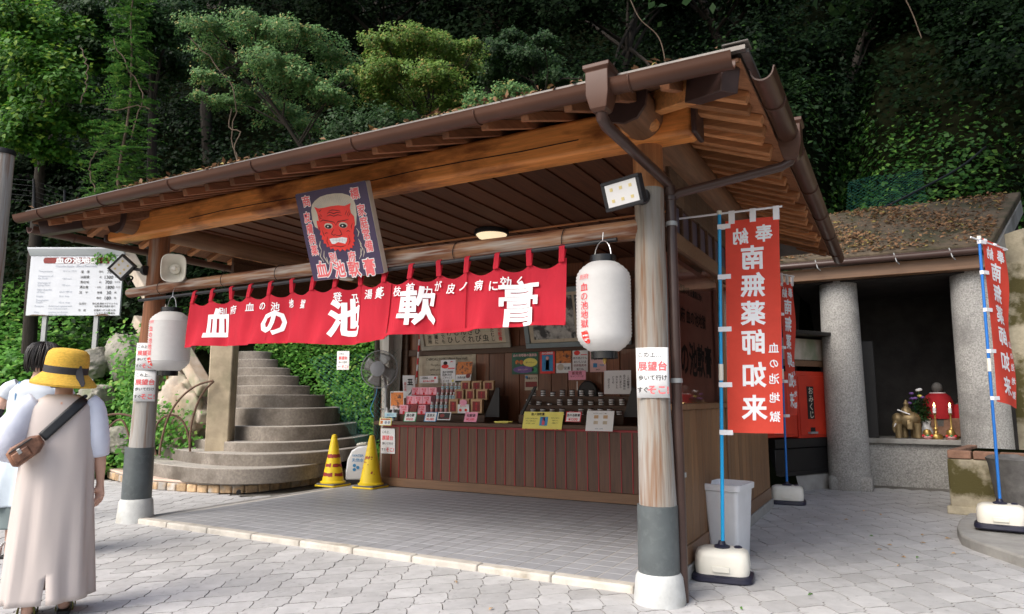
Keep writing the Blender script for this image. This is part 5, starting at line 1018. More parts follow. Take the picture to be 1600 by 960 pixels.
# ================================================================== BANNERS
def banner(label, base, top_dx, zt, w, z0, z1, xd, yaw_base, pole, cloth, clips, bow=.03, rodl=0.0, phase=0, drop=.0):
    b = Vector(base); t = thing('banner', label, 'banner', b, 'red banners on blue poles'); xd = Vector(xd).normalized(); X = xd; n = X.cross(Z)
    c_, s_ = cos(yaw_base), sin(yaw_base); R = lambda x, y, z: b+Vector((x*c_-y*s_, x*s_+y*c_, z))
    def rrect(hx, hy, z, r=.08, n_=6): return [R(sx*(hx-r)+r*cos(a), sy*(hy-r)+r*sin(a), z) for sx, sy, a0 in ((1, 1, 0), (-1, 1, pi/2), (-1, -1, pi), (1, -1, 1.5*pi)) for a in np.linspace(a0, a0+pi/2, n_)]
    bs = obj('water_weight', G().loft([rrect(.185, .13, .05), rrect(.19, .135, .10), rrect(.188, .133, .17), rrect(.175, .12, .205), rrect(.14, .09, .222, .07)]), M['cream'], t, smooth=45)
    obj('rubber_foot', G().loft([rrect(.205, .15, .0), rrect(.215, .16, .012), rrect(.212, .157, .04), rrect(.192, .137, .052)]), M['navy'], bs, smooth=30)
    obj('socket', G().lathe([(.055, .215), (.058, .235), (.03, .245), (.022, .27)], b, 16), M['navy'], bs); obj('filler_cap', G().lathe([(.028, .215), (.03, .228), (.018, .236)], R(.11, .03, 0), 12), M['navy'], bs)
    obj('handle_clip', G().prism([R(-.06, -.137, .075), R(.06, -.137, .075), R(.06, -.137, .115), R(-.06, -.137, .115)], R(0, -.012, 0)-R(0, 0, 0)), M['cream'], bs, bevel=.004)
    top = b+Vector((top_dx[0], top_dx[1], zt)); pl_ = lambda z: b.lerp(top, z/zt)
    obj('pole', G().tube([pl_(.24), pl_(zt*.5), top], .0135, 12), pole, t); obj('joint', G().tube([pl_(zt*.53), pl_(zt*.575)], .018, 12), M['cream'], t)
    obj('pole_cap', G().tube([top, top+Z*.03], .019, 10), M['cream'], t)
    obj('cross_rod', G().tube([top-X*rodl+Z*.005, top+X*(w+.07)+Z*(.012-drop)], .008, 8), M['print_white'], t)
    off = .045
    def P(u, v):
        z = z0+(z1-z0)*v; s = pl_(z); return s+X*(off+w*u)+n*(bow*sin(u*3.0+v*2+phase)*(1.2-v)*.9+.014*sin(v*11+u*5+phase)*u)-Z*(drop*u)
    obj('cloth', G().grid(P, 14, 40), cloth, t, smooth=80)
    for v in clips: s = pl_(z0+(z1-z0)*v); q_ = P(0, v); obj('pole_tab', G().obox((s+q_)/2+X*.012-n*.0, X*.048, n*.017, Z*.018), M['print_white'], t)
    for u in (.12, .52, .95): q_ = P(u, 1); e_ = top+X*(off+w*u)+Z*(.008-drop*u); obj('rod_tab', G().prism([q_-X*.022-Z*.025-n*.008, q_+X*.022-Z*.025-n*.008, e_+X*.022+Z*.012-n*.012, e_-X*.022+Z*.012-n*.012], n*.02), M['print_white'], t)
    H = z1-z0; g = G()
    for s, u, v, k in (('奉', .72, .925, .085), ('納', .28, .920, .080), ('南', .50, .815, .118), ('無', .50, .685, .118), ('薬', .50, .550, .118), ('師', .50, .415, .118), ('如', .50, .265, .118), ('来', .50, .115, .118), ('血', .86, .385, .050), ('の', .86, .315, .046), ('池', .86, .245, .050), ('地', .86, .16, .050), ('獄', .86, .075, .050)):
        vs, fs = glyphs(s, .028 if k > .06 else .016); vs, fs = refine(vs*k*H*np.array([.92, 1, 1]), fs, .04); g.add([P(u-x/w, v+y/H)+n*(.005+z) for x, y, z in vs], fs)      # seen from the back: mirrored
    obj('lettering', g, M['print_white'], t, smooth=0)
b1 = onZ(1130, 905, 0); Y1 = b1.y
tp1 = onY(1124, 336, Y1); r1 = onY(1231, 336, Y1); zb, zt_ = onY(1137, 676, Y1).z, onY(1137, 346, Y1).z
banner('tall red banner on a light blue pole beside the white bin', (b1.x, Y1, 0), (tp1.x-b1.x, 0, 0), tp1.z, .385, zb, zt_, (1, .06, 0), .12, M['blue'], M['flagred'], (.0, .22, .48, .73, .975), rodl=.33)
b2 = onZ(1231, 787, 0); tp2 = onY(1216, 428, b2.y)
banner('red banner half hidden behind the tall front banner, by the wall end', (b2.x, b2.y, 0), (tp2.x-b2.x, 0, 0), tp2.z, .36, onY(1230, 650, b2.y).z, onY(1230, 438, b2.y).z, (.33, .94, 0), .1, M['blue2'], M['flagred'], (.0, .25, .5, .75, .975), phase=1.5)
b3 = onZ(1566, 826, .11); b3.z = .11; tp3 = onY(1530, 374, b3.y)
banner('narrow red banner on a leaning blue pole at the right edge', (b3.x, b3.y, .11), (tp3.x-b3.x, 0, 0), tp3.z-.11, .40, onY(1555, 646, b3.y).z, onY(1532, 388, b3.y).z, (.56, .83, 0), -.12, M['blue2'], M['flagred'], (.02, .30, .55, .78, .97), phase=.6, drop=.07, rodl=.14)

# ================================================================== BIN, CONES, FAN, TANK
bc = onZ(1142, 876, 0); bt = thing('rubbish_bin', 'tall tapered white plastic bin against the stall side wall', 'bin', bc)
def rq(hx, hy, z, r, k=5, yaw=-.14): return [bc+Vector((x*cos(yaw)-y*sin(yaw), x*sin(yaw)+y*cos(yaw), z)) for x, y in [(sx*(hx-r)+r*cos(a), sy*(hy-r)+r*sin(a)) for sx, sy, a0 in ((1, 1, 0), (-1, 1, pi/2), (-1, -1, pi), (1, -1, 1.5*pi)) for a in np.linspace(a0, a0+pi/2, k)]]
obj('body', G().loft([rq(.108, .14, .0, .03), rq(.112, .145, .02, .03), rq(.142, .19, .58, .035), rq(.137, .185, .58, .03), rq(.105, .138, .02, .03)]), M['offwhite'], bt, smooth=30)
obj('rim', G().loft([rq(.142, .19, .565, .035), rq(.158, .206, .570, .04), rq(.160, .208, .615, .04), rq(.150, .198, .620, .04), rq(.142, .19, .575, .035)]), M['offwhite'], bt, smooth=30)
def cone(label, c, bands, spots):
    c = Vector(c); t = thing('traffic_cone', label, 'cone', c, 'yellow traffic cones'); R = lambda z: .168-.132*z/.70
    b_ = obj('base_plate', G().prism([c+Vector((x, y, .0)) for x, y in ((-.19, -.17), (-.17, -.19), (.17, -.19), (.19, -.17), (.19, .17), (.17, .19), (-.17, .19), (-.19, .17))], (0, 0, .022)), M['yellow'], t, bevel=.005)
    obj('base_pad', G().prism([c+Vector((x*.93, y*.93, .0225)) for x, y in ((-.19, -.17), (-.17, -.19), (.17, -.19), (.19, -.17), (.19, .17), (.17, .19), (-.17, .19), (-.19, .17))], (0, 0, .02)), M['conegrey'], t, bevel=.005)
    obj('body', G().lathe([(.180, .043), (.182, .06), (R(.07), .075), (R(.70)+.004, .70), (.032, .725), (.014, .735), (0, .735)], c, 28), M['yellow'], t)
    for z in bands:
        g = G(); q = random.Random(int(z*1000))
        for i in range(28):
            if q.random() < .22: continue
            a, b2_ = 2*pi*i/28, 2*pi*(i+1)/28; z0, z1 = z+q.uniform(-.004, .008), z+.055+q.uniform(-.012, .004); f = lambda a, z: c+Vector((cos(a)*(R(z)+.003), sin(a)*(R(z)+.003), z)); g.flat([f(a, z0), f(b2_, z0), f(b2_, z1), f(a, z1)])
        obj('red_band', g, M['conered'], t)
    if spots:
        g = G(); q = random.Random(5)
        for i in range(26):
            z = q.choice([.40, .42, .38, .30, .2, .55, .62, .44])+q.uniform(-.03, .03); a = -pi/2+q.uniform(-1.3, 1.3); s = q.uniform(.006, .016); f = lambda a, z: c+Vector((cos(a)*(R(z)+.003), sin(a)*(R(z)+.003), z)); g.flat([f(a+s*cos(k)/R(z), z+s*sin(k)*q.uniform(.6, 1.2)) for k in np.linspace(0, 2*pi, 7)[:-1]])
        for i in range(6): a = -pi/2-.5+i*.17; z = .415+.012*(i % 2); f = lambda a, z: c+Vector((cos(a)*(R(z)+.003), sin(a)*(R(z)+.003), z)); g.flat([f(a, z-.02), f(a+.14, z-.02+.006), f(a+.14, z+.025), f(a, z+.02)])
        obj('worn_red_mark', g, M['conered'], t)
cz = .046; cone('yellow traffic cone with worn red bands, left of the pair', onZ(520, 759, cz), (.14, .27, .40, .52), False); cone('yellow traffic cone with a few red flakes, against the counter end', onZ(579, 762, cz), (), True)
tb = onZ(560, 754, .045); tk = thing('water_tank', 'pale blue rounded plastic tank standing behind the two cones', 'tank', tb)
pf = [(-.20, .03), (-.20, .17), (-.18, .34), (-.12, .47), (-.02, .53), (.14, .55), (.18, .52), (.18, .03)]
e = Vector((.86, .5, 0)); n_ = Vector((-.5, .86, 0)); obj('body', G().prism([tb+e*a+Z*b for a, b in pf], n_*.30), M['lightblue'] if False else M['offwhite'], tk, bevel=.035, seg=4); obj('foot', G().prism([tb+e*a+Z*b for a, b in ((-.17, 0), (.16, 0), (.16, .035), (-.17, .035))], n_*.28), M['blackpl'], tk); obj('lid', G().prism([tb+e*a+Z*b+n_*.02 for a, b in ((-.06, .545), (.10, .56), (.10, .59), (-.04, .58))], n_*.24), M['moss'] if False else M['cream'], tk, bevel=.012)
g = G(); put(g, 'WATER', tb+e*-.02+Z*.40-n_*.002, e, Z, .05, .01); put(g, '天然水', tb+e*-.02+Z*.33-n_*.002, e, Z, .06, .01)
for k in range(3): a = k*2*pi/3; cc = tb+e*(-.05+.035*cos(a))+Z*(.22+.035*sin(a))-n_*.004; g.flat([cc+e*.026*cos(b)+Z*.026*sin(b) for b in np.linspace(0, 2*pi, 9)[:-1]])
obj('blue_print', g, M['cardblue'], tk, smooth=0)
fc = onY(588, 577, 8.15); ff = thing('pedestal_fan', 'large grey pedestal fan standing at the left end of the counter', 'fan', (fc.x+.0, 8.35, .05)); fx = fc.x; fb = Vector((fx-.02, 8.42, .045))
obj('stand_foot', G().lathe([(.21, 0), (.22, .012), (.20, .03), (.05, .05), (.03, .07)], fb, 24), M['grey'], ff); obj('stand_pole', G().tube([fb, fb+Z*.75], .030, 12).tube([fb+Z*.75, fb+Z*1.42], .024, 12), M['grey'], ff); obj('height_collar', G().tube([fb+Z*.70, fb+Z*.80], .042, 12), M['grey'], ff)
obj('carry_handle', G().tube([fb+Vector((.10*cos(a), .06*sin(a)-.0, 1.06+.04*abs(cos(a)))) for a in np.linspace(-pi*.1, pi*1.1, 14)], .010, 6), M['grey'], ff)
fd = Vector((.36, -.92, .05)).normalized(); fxx = fd.cross(Z).normalized()*-1; fyy = fxx.cross(fd); FCn = Vector((fx, 8.22, fc.z)); FR = .285
gd = obj('guard', G().tube([FCn+fxx*FR*cos(a)+fyy*FR*sin(a) for a in np.linspace(0, 2*pi, 41)[:-1]], .008, 8, closed=True), M['fangrey'], ff); g = G()
for sd in (1, -1):
    for i in range(84): a = 2*pi*i/84; dr = fxx*cos(a)+fyy*sin(a); tw = fxx*cos(a+.35)+fyy*sin(a+.35); g.tube([FCn+tw*.09+fd*sd*.085, FCn+(tw*.55+dr*.45)*.20+fd*sd*.072, FCn+dr*FR], .0016, 3, caps=False)
    for r_ in (.13, .20): g.tube([FCn+fxx*r_*cos(a)+fyy*r_*sin(a)+fd*sd*(.082 if r_ < .15 else .062) for a in np.linspace(0, 2*pi, 33)[:-1]], .002, 4, closed=True)
obj('guard_wire', g, M['fanmesh'], gd, smooth=0)
obj('motor', G().lathe([(.05, -.28), (.075, -.27), (.085, -.14), (.07, -.09), (.03, -.08)], FCn, 24, fd), M['fangrey'], ff); obj('hub_badge', G().lathe([(.118, .078), (.115, .092), (.075, .099), (.06, .102), (0, .103)], FCn, 28, fd), M['fangrey'], ff)
g = G(); put(g, '工場扇', FCn+fd*.104, fxx, fyy, .040, .012, eps=.002); obj('badge_print', g, M['cardblue'], ff, smooth=0)
for k in range(4):
    a = k*pi/2+.4; obj('blade', G().grid(lambda u, v: FCn+fd*(-.02+.05*(v-.5)*(1-u*.3))+(fxx*cos(a+(v-.5)*(1.15-.3*u))+fyy*sin(a+(v-.5)*(1.15-.3*u)))*(.05+.205*u), 5, 5), M['grey'], ff, solid=.003)
obj('neck', G().tube([fb+Z*1.42, FCn-fd*.18-fyy*.03, FCn-fd*.17], .022, 8), M['fangrey'], ff)
o = obj('blue_cord', G().tube(resample([onY(a, b, 8.3) for a, b in ((590, 598), (588, 615), (583, 628), (579, 640), (584, 652))], 16, True)[0], .006, 6), M['cardblue']); tag(o, 'blue cord hanging from the fan head', 'cord')
cu_ = thing('wall_curtain', 'pale grey folded curtain strip beside the fan at the end of the back wall', 'curtain', onY(615, 600, 8.95))
c0, c1 = onY(592, 500, 8.9), onY(632, 500, 8.9); obj('cloth', G().grid(lambda u, v: Vector((c0.x+(c1.x-c0.x)*(u*(1-.4*v)+.28*v), 8.88+.03*sin(u*16), 2.85-1.95*v)), 30, 8), M['curtain'], cu_, smooth=80)

# ================================================================== GOODS ON THE COUNTER
NRM = Vector((0, -1, 0)); RY = (8.22, 8.40, 8.58); TOP = .976
def pbox(px0, px1, py0, py1, y, dep, g=None):          # upright box whose front shows between the pixels
    a, b = onY(px0, py1, y), onY(px1, py1, y); z0 = (a.z+b.z)/2; z1 = onY((px0+px1)/2, py0, y).z
    return (g or G()).box((a.x, y, z0), (b.x, y+dep, z1)), Vector((a.x, y, z0)), Vector((b.x, y, z0)), z1
def display(label, rows, side):
    t = thing('display_stand', label, 'display stand', onY(rows[0][0], 650, 8.3)); 
    for k, (p0, p1, pb) in enumerate(rows):
        a, b = onY(p0, pb, RY[k]), onY(p1, pb, RY[k]); z = max((a.z+b.z)/2, TOP+.012)-.002
        obj('shelf_step', G().box((a.x-.02, RY[k]-.03, TOP if k == 0 else TOP), (b.x+.02, RY[k]+(.30 if k == 2 else .17), z)), M['darkwood'], t, bevel=.003, seg=1)
    for sd in side:
        P = [onY(a, b, 8.2) for a, b in sd]; obj('side_panel', G().prism(P, (0, .03, 0)), M['black'], t)
    return t
display('stepped dark stand holding pink boxes, bottles and tan packets', [(622, 757, 648), (632, 767, 632.5), (642, 776, 618.5)], [[(757, 652), (780, 652), (780, 606), (775, 606)]])
display('stepped dark stand full of little ointment jars', [(814, 973, 649), (822, 978, 633.5), (830, 983, 619.5)], [[(974, 652), (996, 652), (996, 612), (988, 603)], [(810, 652), (814, 652), (838, 604), (834, 604)]])
nth = ['leftmost', 'second from left', 'third from left', 'fourth from left', 'fifth from left', 'sixth from left', 'seventh from left', 'eighth from left', 'ninth from left', 'tenth from left', 'rightmost']
rown = ['bottom', 'middle', 'top']
for k, (py0, py1, xs_) in enumerate(((633, 648, ((624, 637.5), (652, 665))), (619, 632.2, ((634, 646.7), (647, 659.7), (660, 673))), (605.5, 618, ((643, 655.7), (656, 668.7), (669, 682))))):
    for i, (a, b) in enumerate(xs_):
        pos = (['left', 'right'] if len(xs_) == 2 else ['left', 'middle', 'right'])[i]
        t = thing('gift_box', f'pink printed box, {pos} one in the {rown[k]} row of the counter display', 'box', onY(a, py1, RY[k]), 'pink boxes on the display stand')
        g, A, B, z1 = pbox(a, b, py0, py1, RY[k], .12); z1_ = z1
        obj('carton', g, M['pink'], t, bevel=.003, seg=1); c = (A+B)/2; h = z1-A.z; g = G()
        put(g, '血の池', c+Z*h*.78-Vector((0, .001, 0)), (1, 0, 0), Z, h*.24, .02, eps=.001); put(g, '入浴剤', c+Z*h*.54-Vector((0, .001, 0)), (1, 0, 0), Z, h*.20, .02, eps=.001)
        g.flat([c+Z*h*.24+Vector((h*.16*cos(q), -.0025, h*.16*sin(q))) for q in np.linspace(0, 2*pi, 13)[:-1]]); obj('lettering', g, M['redink'], t, smooth=0)
        obj('red_base', G().box((A.x+.002, A.y-.0025, A.z), (B.x-.002, A.y-.0005, A.z+h*.1)), M['redink'], t, smooth=0)
o = obj('display_leaf', G().prism([onY(a, b, 8.20) for a, b in ((642, 648), (640, 641), (643, 634), (650, 631), (653, 629), (652, 636), (650, 645), (648, 648))], (0, .01, 0)), M['maroon'], bevel=.002); tag(o, 'dark red leaf shaped tag between the two lowest pink boxes', 'tag')
bot0 = None
for k, (py0, py1, cs) in enumerate(((628, 644, (675, 682.3, 689.6, 697)), (614, 629, (684, 690.8, 697.6, 704.4, 709.5)), (600, 614.2, (692, 699, 706, 712.5, 718.5)))):
    for i, px in enumerate(cs):
        p = onY(px, py1, RY[k]+.03); h = onY(px, py0, RY[k]+.03).z-p.z; lab = f'small white capped bottle, {nth[i]} in the {rown[k]} row beside the pink boxes'
        if bot0 is None:
            bot0 = thing('bottle', lab, 'bottle', p, 'white capped bottles on the display stand')
            obj('glass_body', G().lathe([(.020, 0), (.023, .004), (.023, h*.70), (.012, h*.80)], p, 12), M['rose'], bot0); obj('label_band', G().lathe([(.0236, h*.36), (.0236, h*.70), (.0225, h*.71)], p, 12), M['lightblue'], bot0); obj('cap', G().lathe([(.0125, h*.79), (.0135, h*.80), (.0135, h*.985), (.011, h)], p, 10), M['white'], bot0)
            g = G(); g.flat([p+Vector((x, -.0242, z)) for x, z in ((-.006, h*.50), (.006, h*.50), (.006, h*.60), (-.006, h*.60))]); obj('label_mark', g, M['ink'], bot0, smooth=0)
        else: copytree(bot0, p, lab)
for k, (py0, py1, xs_) in enumerate(((625, 646, ((701, 717), (718, 734.5), (735.5, 755))), (609.5, 625, ((711, 726), (727.5, 743), (744, 763))), (596.5, 610, ((720, 736), (737, 754), (755, 773))))):
    for i, (a, b) in enumerate(xs_):
        t = thing('packet', f'tan packet with maroon label, {["left", "middle", "right"][i]} one of the {rown[k]} row', 'packet', onY(a, py1, RY[k]), 'tan packets on the display stand')
        b_ = b-2.2; g, A, B, z1 = pbox(a, b_, py0, py1, RY[k], .012)
        for q in range(1, 6): pbox(a+q*.45, b_+q*.45, py0-.3*q, py1, RY[k]+.016*q, .010, g)
        obj('paper_packet', g, M['kraft'], t); h = z1-A.z; w = B.x-A.x
        obj('label', G().box((A.x+w*.16, A.y-.002, A.z+h*.12), (B.x-w*.16, A.y-.0002, z1-h*.12)), M['maroon'], t, smooth=0)
        g = G(); put(g, '湯の花', (A+B)/2+Z*h*.5-Vector((0, .002, 0)), (1, 0, 0), Z, h*.2, .01, True, eps=.001); obj('lettering', g, M['redink'], t, smooth=0)
jar0 = None
for k, (py0, py1, x0, x1, n) in enumerate(((638, 648.5, 818, 968, 11), (623, 633, 826, 972, 10), (609, 619, 834, 939, 8))):
    for i in range(n):
        px = x0+(x1-x0)*i/(n-1); p = onY(px, py1, RY[k]+.05); H = onY(px, py0, RY[k]+.05).z-p.z; m_ = 3 if (i*7+k*3) % 5 else 2
        if k == 1 and i == 2: m_ = 1
        for s in range(m_):
            lv = ['lowest', 'second', 'topmost'][s] if m_ == 3 else ['lowest', 'topmost'][s] if m_ == 2 else 'single'
            lab = f'white ointment jar, {lv} of the stack {nth[i] if i < n-1 else "rightmost"} on the {rown[k]} shelf'; h = H/3.15; loc = p+Vector((random.uniform(-.003, .003), 0, s*h*1.03))
            if jar0 is None:
                jar0 = thing('ointment_jar', lab, 'jar', loc, 'ointment jars on the stepped stand'); q = loc
                obj('pot', G().lathe([(.030, 0), (.034, .003), (.034, h*.60)], q, 14), M['white'], jar0); obj('lid', G().lathe([(.036, h*.58), (.036, h*.97), (.033, h)], q, 14), M['black'], jar0)
                obj('red_seal', G().lathe([(.022, h*1.0), (.022, h*1.01), (0, h*1.012)], q, 12), M['redink'], jar0)
            else: copytree(jar0, loc, lab)
PC = 'price cards on the counter edge'
yc = CY-.078
pxcard('price_card', 'green edged price card below the pink boxes', 'price card', 630, 644, 649, 659, yc, M['white'], [('t', '湯の華', .5, .66, .34, M['ink'], False, .02), ('t', '¥1650', .5, .27, .34, M['redink'], False, .02)], skew=3, group=PC, edge=M['green'])
pxcard('price_card', 'blue edged price card below the bottles', 'price card', 662, 644, 681, 659, yc, M['white'], [('t', '温泉水', .5, .66, .34, M['ink'], False, .02), ('t', '¥1,080', .5, .27, .34, M['redink'], False, .02)], skew=3, group=PC, edge=M['cardblue'])
pxcard('price_card', 'pink price card below the tan packets', 'price card', 724.5, 644, 744, 659.5, yc, M['cardpink'], [('t', '化粧湯', .5, .66, .34, M['ink'], False, .02), ('t', '¥1,100', .5, .27, .34, M['redink'], False, .02)], skew=3, group=PC)
pxcard('price_card', 'red edged price card below the ointment jars', 'price card', 883, 643.5, 907, 659.5, yc, M['white'], [('t', '血の池軟膏', .5, .66, .28, M['ink'], False, .02), ('t', '¥1500', .5, .27, .38, M['redink'], False, .025)], skew=2, group=PC, edge=M['redink'])
pxcard('product_photo', 'small dark picture card beside the blue price card', 'card', 683, 644, 703, 656.5, yc, M['white'], [('r', .06, .1, .94, .9, M['black']), ('e', .35, .55, .18, .22, M['maroon']), ('r', .06, .1, .94, .24, M['maroon'])], skew=2)
pxcard('price_card', 'yellow edged small card at the left end of the counter', 'price card', 592, 653, 611, 665, yc-.004, M['white'], [('r', .1, .72, .9, .9, M['orange']), ('e', .55, .4, .1, .2, M['greyink']), ('e', .8, .4, .1, .2, M['greyink']), ('r', .1, .2, .3, .6, M['orange'])], skew=1.5, group=PC, edge=M['cardyellow'])
pxcard('price_card', 'pale blue name card in front of the two white bottles', 'price card', 601, 645, 619.5, 652, CY-.04, M['lightblue'], [('t', '温泉ミスト', .5, .5, .42, M['cardblue'])], group=PC)
pxcard('leaflet', 'yellow leaflet with a blue figure hanging over the counter edge', 'leaflet', 815.5, 643.5, 877, 671.5, yc-.01, M['cardyellow'], [('t', '血ノ池軟膏', .36, .87, .17, M['ink'], False, .02), ('r', .43, .22, .63, .72, M['cardblue']), ('r', .49, .26, .56, .70, M['oni']), ('t', 'しもやけ ひび あかぎれ', .21, .62, .075, M['ink']), ('t', 'やけど 水虫 たむし', .2, .48, .075, M['ink']), ('t', 'きりきず いんきん', .2, .34, .075, M['ink']), ('t', '使用上の注意をよく', .82, .66, .06, M['ink']), ('t', 'お読みください', .82, .52, .06, M['ink']), ('t', '皮膚病に効く', .82, .38, .06, M['ink']), ('r', .0, .0, 1, .04, M['orange'])], skew=4)
pxcard('leaflet', 'white sheet with four small photos hanging over the counter edge', 'leaflet', 914.5, 642, 957, 674, yc-.012, M['white'], [('r', .28, .62, .44, .78, M['kraft']), ('r', .62, .62, .78, .78, M['kraft']), ('r', .28, .34, .44, .50, M['parch']), ('r', .62, .34, .78, .50, M['parch']), ('t', '比べてみてください この違い', .5, .87, .055, M['ink']), ('t', '使用前　使用後', .5, .12, .06, M['greyink'])], skew=3)
tr_ = onY(783, 652, 8.0); tt = thing('money_tray', 'flat yellow money tray on the counter top', 'tray', tr_); obj('tray_base', G().box((tr_.x-.10, 8.0, TOP+.001), (tr_.x+.10, 8.12, TOP+.012)), M['cardyellow'], tt, bevel=.004); obj('tray_rim', G().box((tr_.x-.105, 7.995, TOP+.013), (tr_.x+.105, 8.003, TOP+.026)).box((tr_.x-.105, 8.117, TOP+.013), (tr_.x+.105, 8.125, TOP+.026)), M['cardyellow'], tt)
for px, lab in ((604.5, 'slim white spray bottle at the left end of the counter'), (614.5, 'second slim white spray bottle, beside the orange brochure')):
    p = onY(px, 650, 8.12); p.z = TOP; t = thing('spray_bottle', lab, 'bottle', p, 'white spray bottles'); obj('bottle_body', G().lathe([(.024, 0), (.026, .005), (.026, .12), (.014, .15)], p, 14), M['white'], t); obj('nozzle', G().lathe([(.013, .15), (.014, .155), (.012, .19), (.008, .195)], p, 10), M['offwhite'], t); obj('label', G().lathe([(.0265, .04), (.0265, .08), (.0262, .081)], p, 14), M['cardblue'], t)
WY = 8.988
pxcard('brochure', 'orange photo brochure standing behind the white spray bottles', 'brochure', 610, 612, 631, 640, 8.35, M['white'], [('r', .03, .05, .97, .95, M['orange']), ('r', .03, .05, .97, .2, M['white'])])
pxcard('standing_sign', 'white standing sign with large Korean letters', 'sign', 630, 587, 649, 622, 8.72, M['white'], [('t', '표', .62, .70, .36, M['ink'], False, .03), ('t', 'ノ', .62, .25, .3, M['ink'], False, .03), ('t', '血の池', .2, .5, .14, M['pinkink'], True)], skew=-1)
pxcard('english_board', 'beige board about the Blood Pond Hell in English', 'sign', 654, 554.5, 744, 606, WY, M['parch'], [('t', 'CHINOIKE JIGOKU (Blood Pond Hell)', .5, .85, .115, M['ink'], False, .004, .80), ('t', 'This jigoku is the oldest natural hot spring', .5, .68, .085, M['ink'], False, .0, .78), ('t', 'and the pond is blood red in colour. Its', .47, .54, .085, M['ink'], False, .0, .78), ('t', 'water is a red clay heated by', .42, .40, .085, M['ink'], False, .0, .78), ('t', 'steam and gas from deep below', .45, .26, .085, M['ink'], False, .0, .78)])
pxcard('leaflet', 'white leaflet with red and green doodles before the beige board', 'leaflet', 688, 563, 711, 599, 8.80, M['white'], [('e', .32, .86, .14, .08, M['ink']), ('e', .3, .72, .25, .09, M['oni']), ('t', '無料', .75, .92, .07, M['redink']), ('r', .5, .60, .95, .66, M['pinkink']), ('t', '血の池地獄', .5, .48, .11, M['ink']), ('t', '足湯もある', .45, .36, .10, M['ink']), ('t', 'ごゆっくり', .5, .24, .10, M['ink']), ('e', .85, .1, .08, .06, M['cardyellow']), ('t', 'どうぞ', .4, .1, .11, M['ink'])], skew=1)
pxcard('leaflet', 'dark leaflet with an orange photo leaning before the beige board', 'leaflet', 711, 566, 735, 597, 8.80, M['white'], [('r', .0, .36, 1, 1, M['orange']), ('r', .0, .0, 1, .06, M['ink']), ('e', .8, .3, .14, .12, M['maroon']), ('t', '天然の湯', .38, .22, .12, M['ink'])], skew=4)
pxcard('price_card', 'small white sign with a red line above the pink boxes', 'price card', 655.5, 588, 684, 599, 8.74, M['white'], [('t', '人気商品', .3, .72, .28, M['ink']), ('t', '血の池入浴剤', .5, .30, .32, M['redink'], False, .015), ('e', .86, .72, .06, .15, M['oni'])], group=PC)
pxcard('price_card', 'tiny white card with a round top among the lowest packets', 'price card', 715, 632, 733, 646, 8.19, M['white'], [('e', .25, .35, .12, .16, M['oni']), ('e', .72, .35, .12, .16, M['oni']), ('t', '泥パック', .5, .8, .22, M['redink']), ('e', .5, 1.2, .32, .34, M['cardpink'])], group=PC)
# wall posters
PO = 'posters on the back wall'
pxcard('poster', 'dark green poster with a yellow bubble', 'poster', 800, 549.5, 841, 585, WY, M['dkgreen'], [('t', '血の池地獄の温泉染', .5, .82, .13, M['pinkpale'], False, .02), ('e', .70, .50, .27, .19, M['cardyellow']), ('e', .45, .20, .40, .15, M['purple']), ('t', '肌にやさしい', .70, .50, .07, M['ink']), ('t', '染めハンカチ', .42, .2, .08, M['pinkpale']), ('e', .2, .52, .07, .1, M['orange']), ('e', .36, .52, .07, .1, M['orange']), ('e', .86, .18, .1, .11, M['green'])], group=PO)
pxcard('poster', 'red bordered blue poster with a red figure', 'poster', 844, 548, 867, 584, WY, M['oni'], [('r', .12, .10, .88, .80, M['cardblue']), ('r', .38, .15, .62, .62, M['rose']), ('e', .5, .66, .12, .08, M['rose']), ('t', '血の池地獄', .5, .88, .11, M['print_white'], False, .02)], group=PO)
pxcard('poster', 'poster with an orange steam photo', 'poster', 869, 547, 892.5, 583, WY, M['white'], [('r', 0, .42, 1, 1, M['orange']), ('e', .3, .25, .22, .14, M['beige']), ('t', '足湯', .72, .2, .14, M['ink'])], group=PO)
pxcard('poster', 'white poster with small red and black doodles', 'poster', 894.5, 545.5, 918.5, 581.5, WY, M['white'], [('e', .3, .82, .2, .1, M['oni']), ('t', '血の池ぷりん', .5, .60, .11, M['ink']), ('t', 'おいしいよ', .5, .44, .12, M['ink']), ('t', '好評発売中', .5, .28, .12, M['maroon']), ('t', '見てね', .5, .12, .11, M['ink']), ('r', .55, .72, .95, .76, M['pinkink'])], group=PO)
pxcard('poster', 'pale pink free wifi poster behind the lantern', 'poster', 922, 546, 947, 581.5, WY, M['pinkpale'], [('t', 'Free Wi-Fi', .5, .58, .15, M['ink'], False, .02), ('r', .2, .2, .45, .38, M['cardblue']), ('t', 'ご利用', .70, .29, .09, M['cardblue']), ('t', 'SPOT', .5, .1, .08, M['ink'])], group=PO)
pxcard('poster', 'small poster with a dark landscape photo, under the green one', 'poster', 820, 586, 840.5, 610, WY, M['parch'], [('r', .06, .2, .94, .55, M['maroon']), ('t', '温泉まつり', .55, .78, .16, M['ink']), ('e', .15, .85, .1, .1, M['cardblue'])], group=PO)
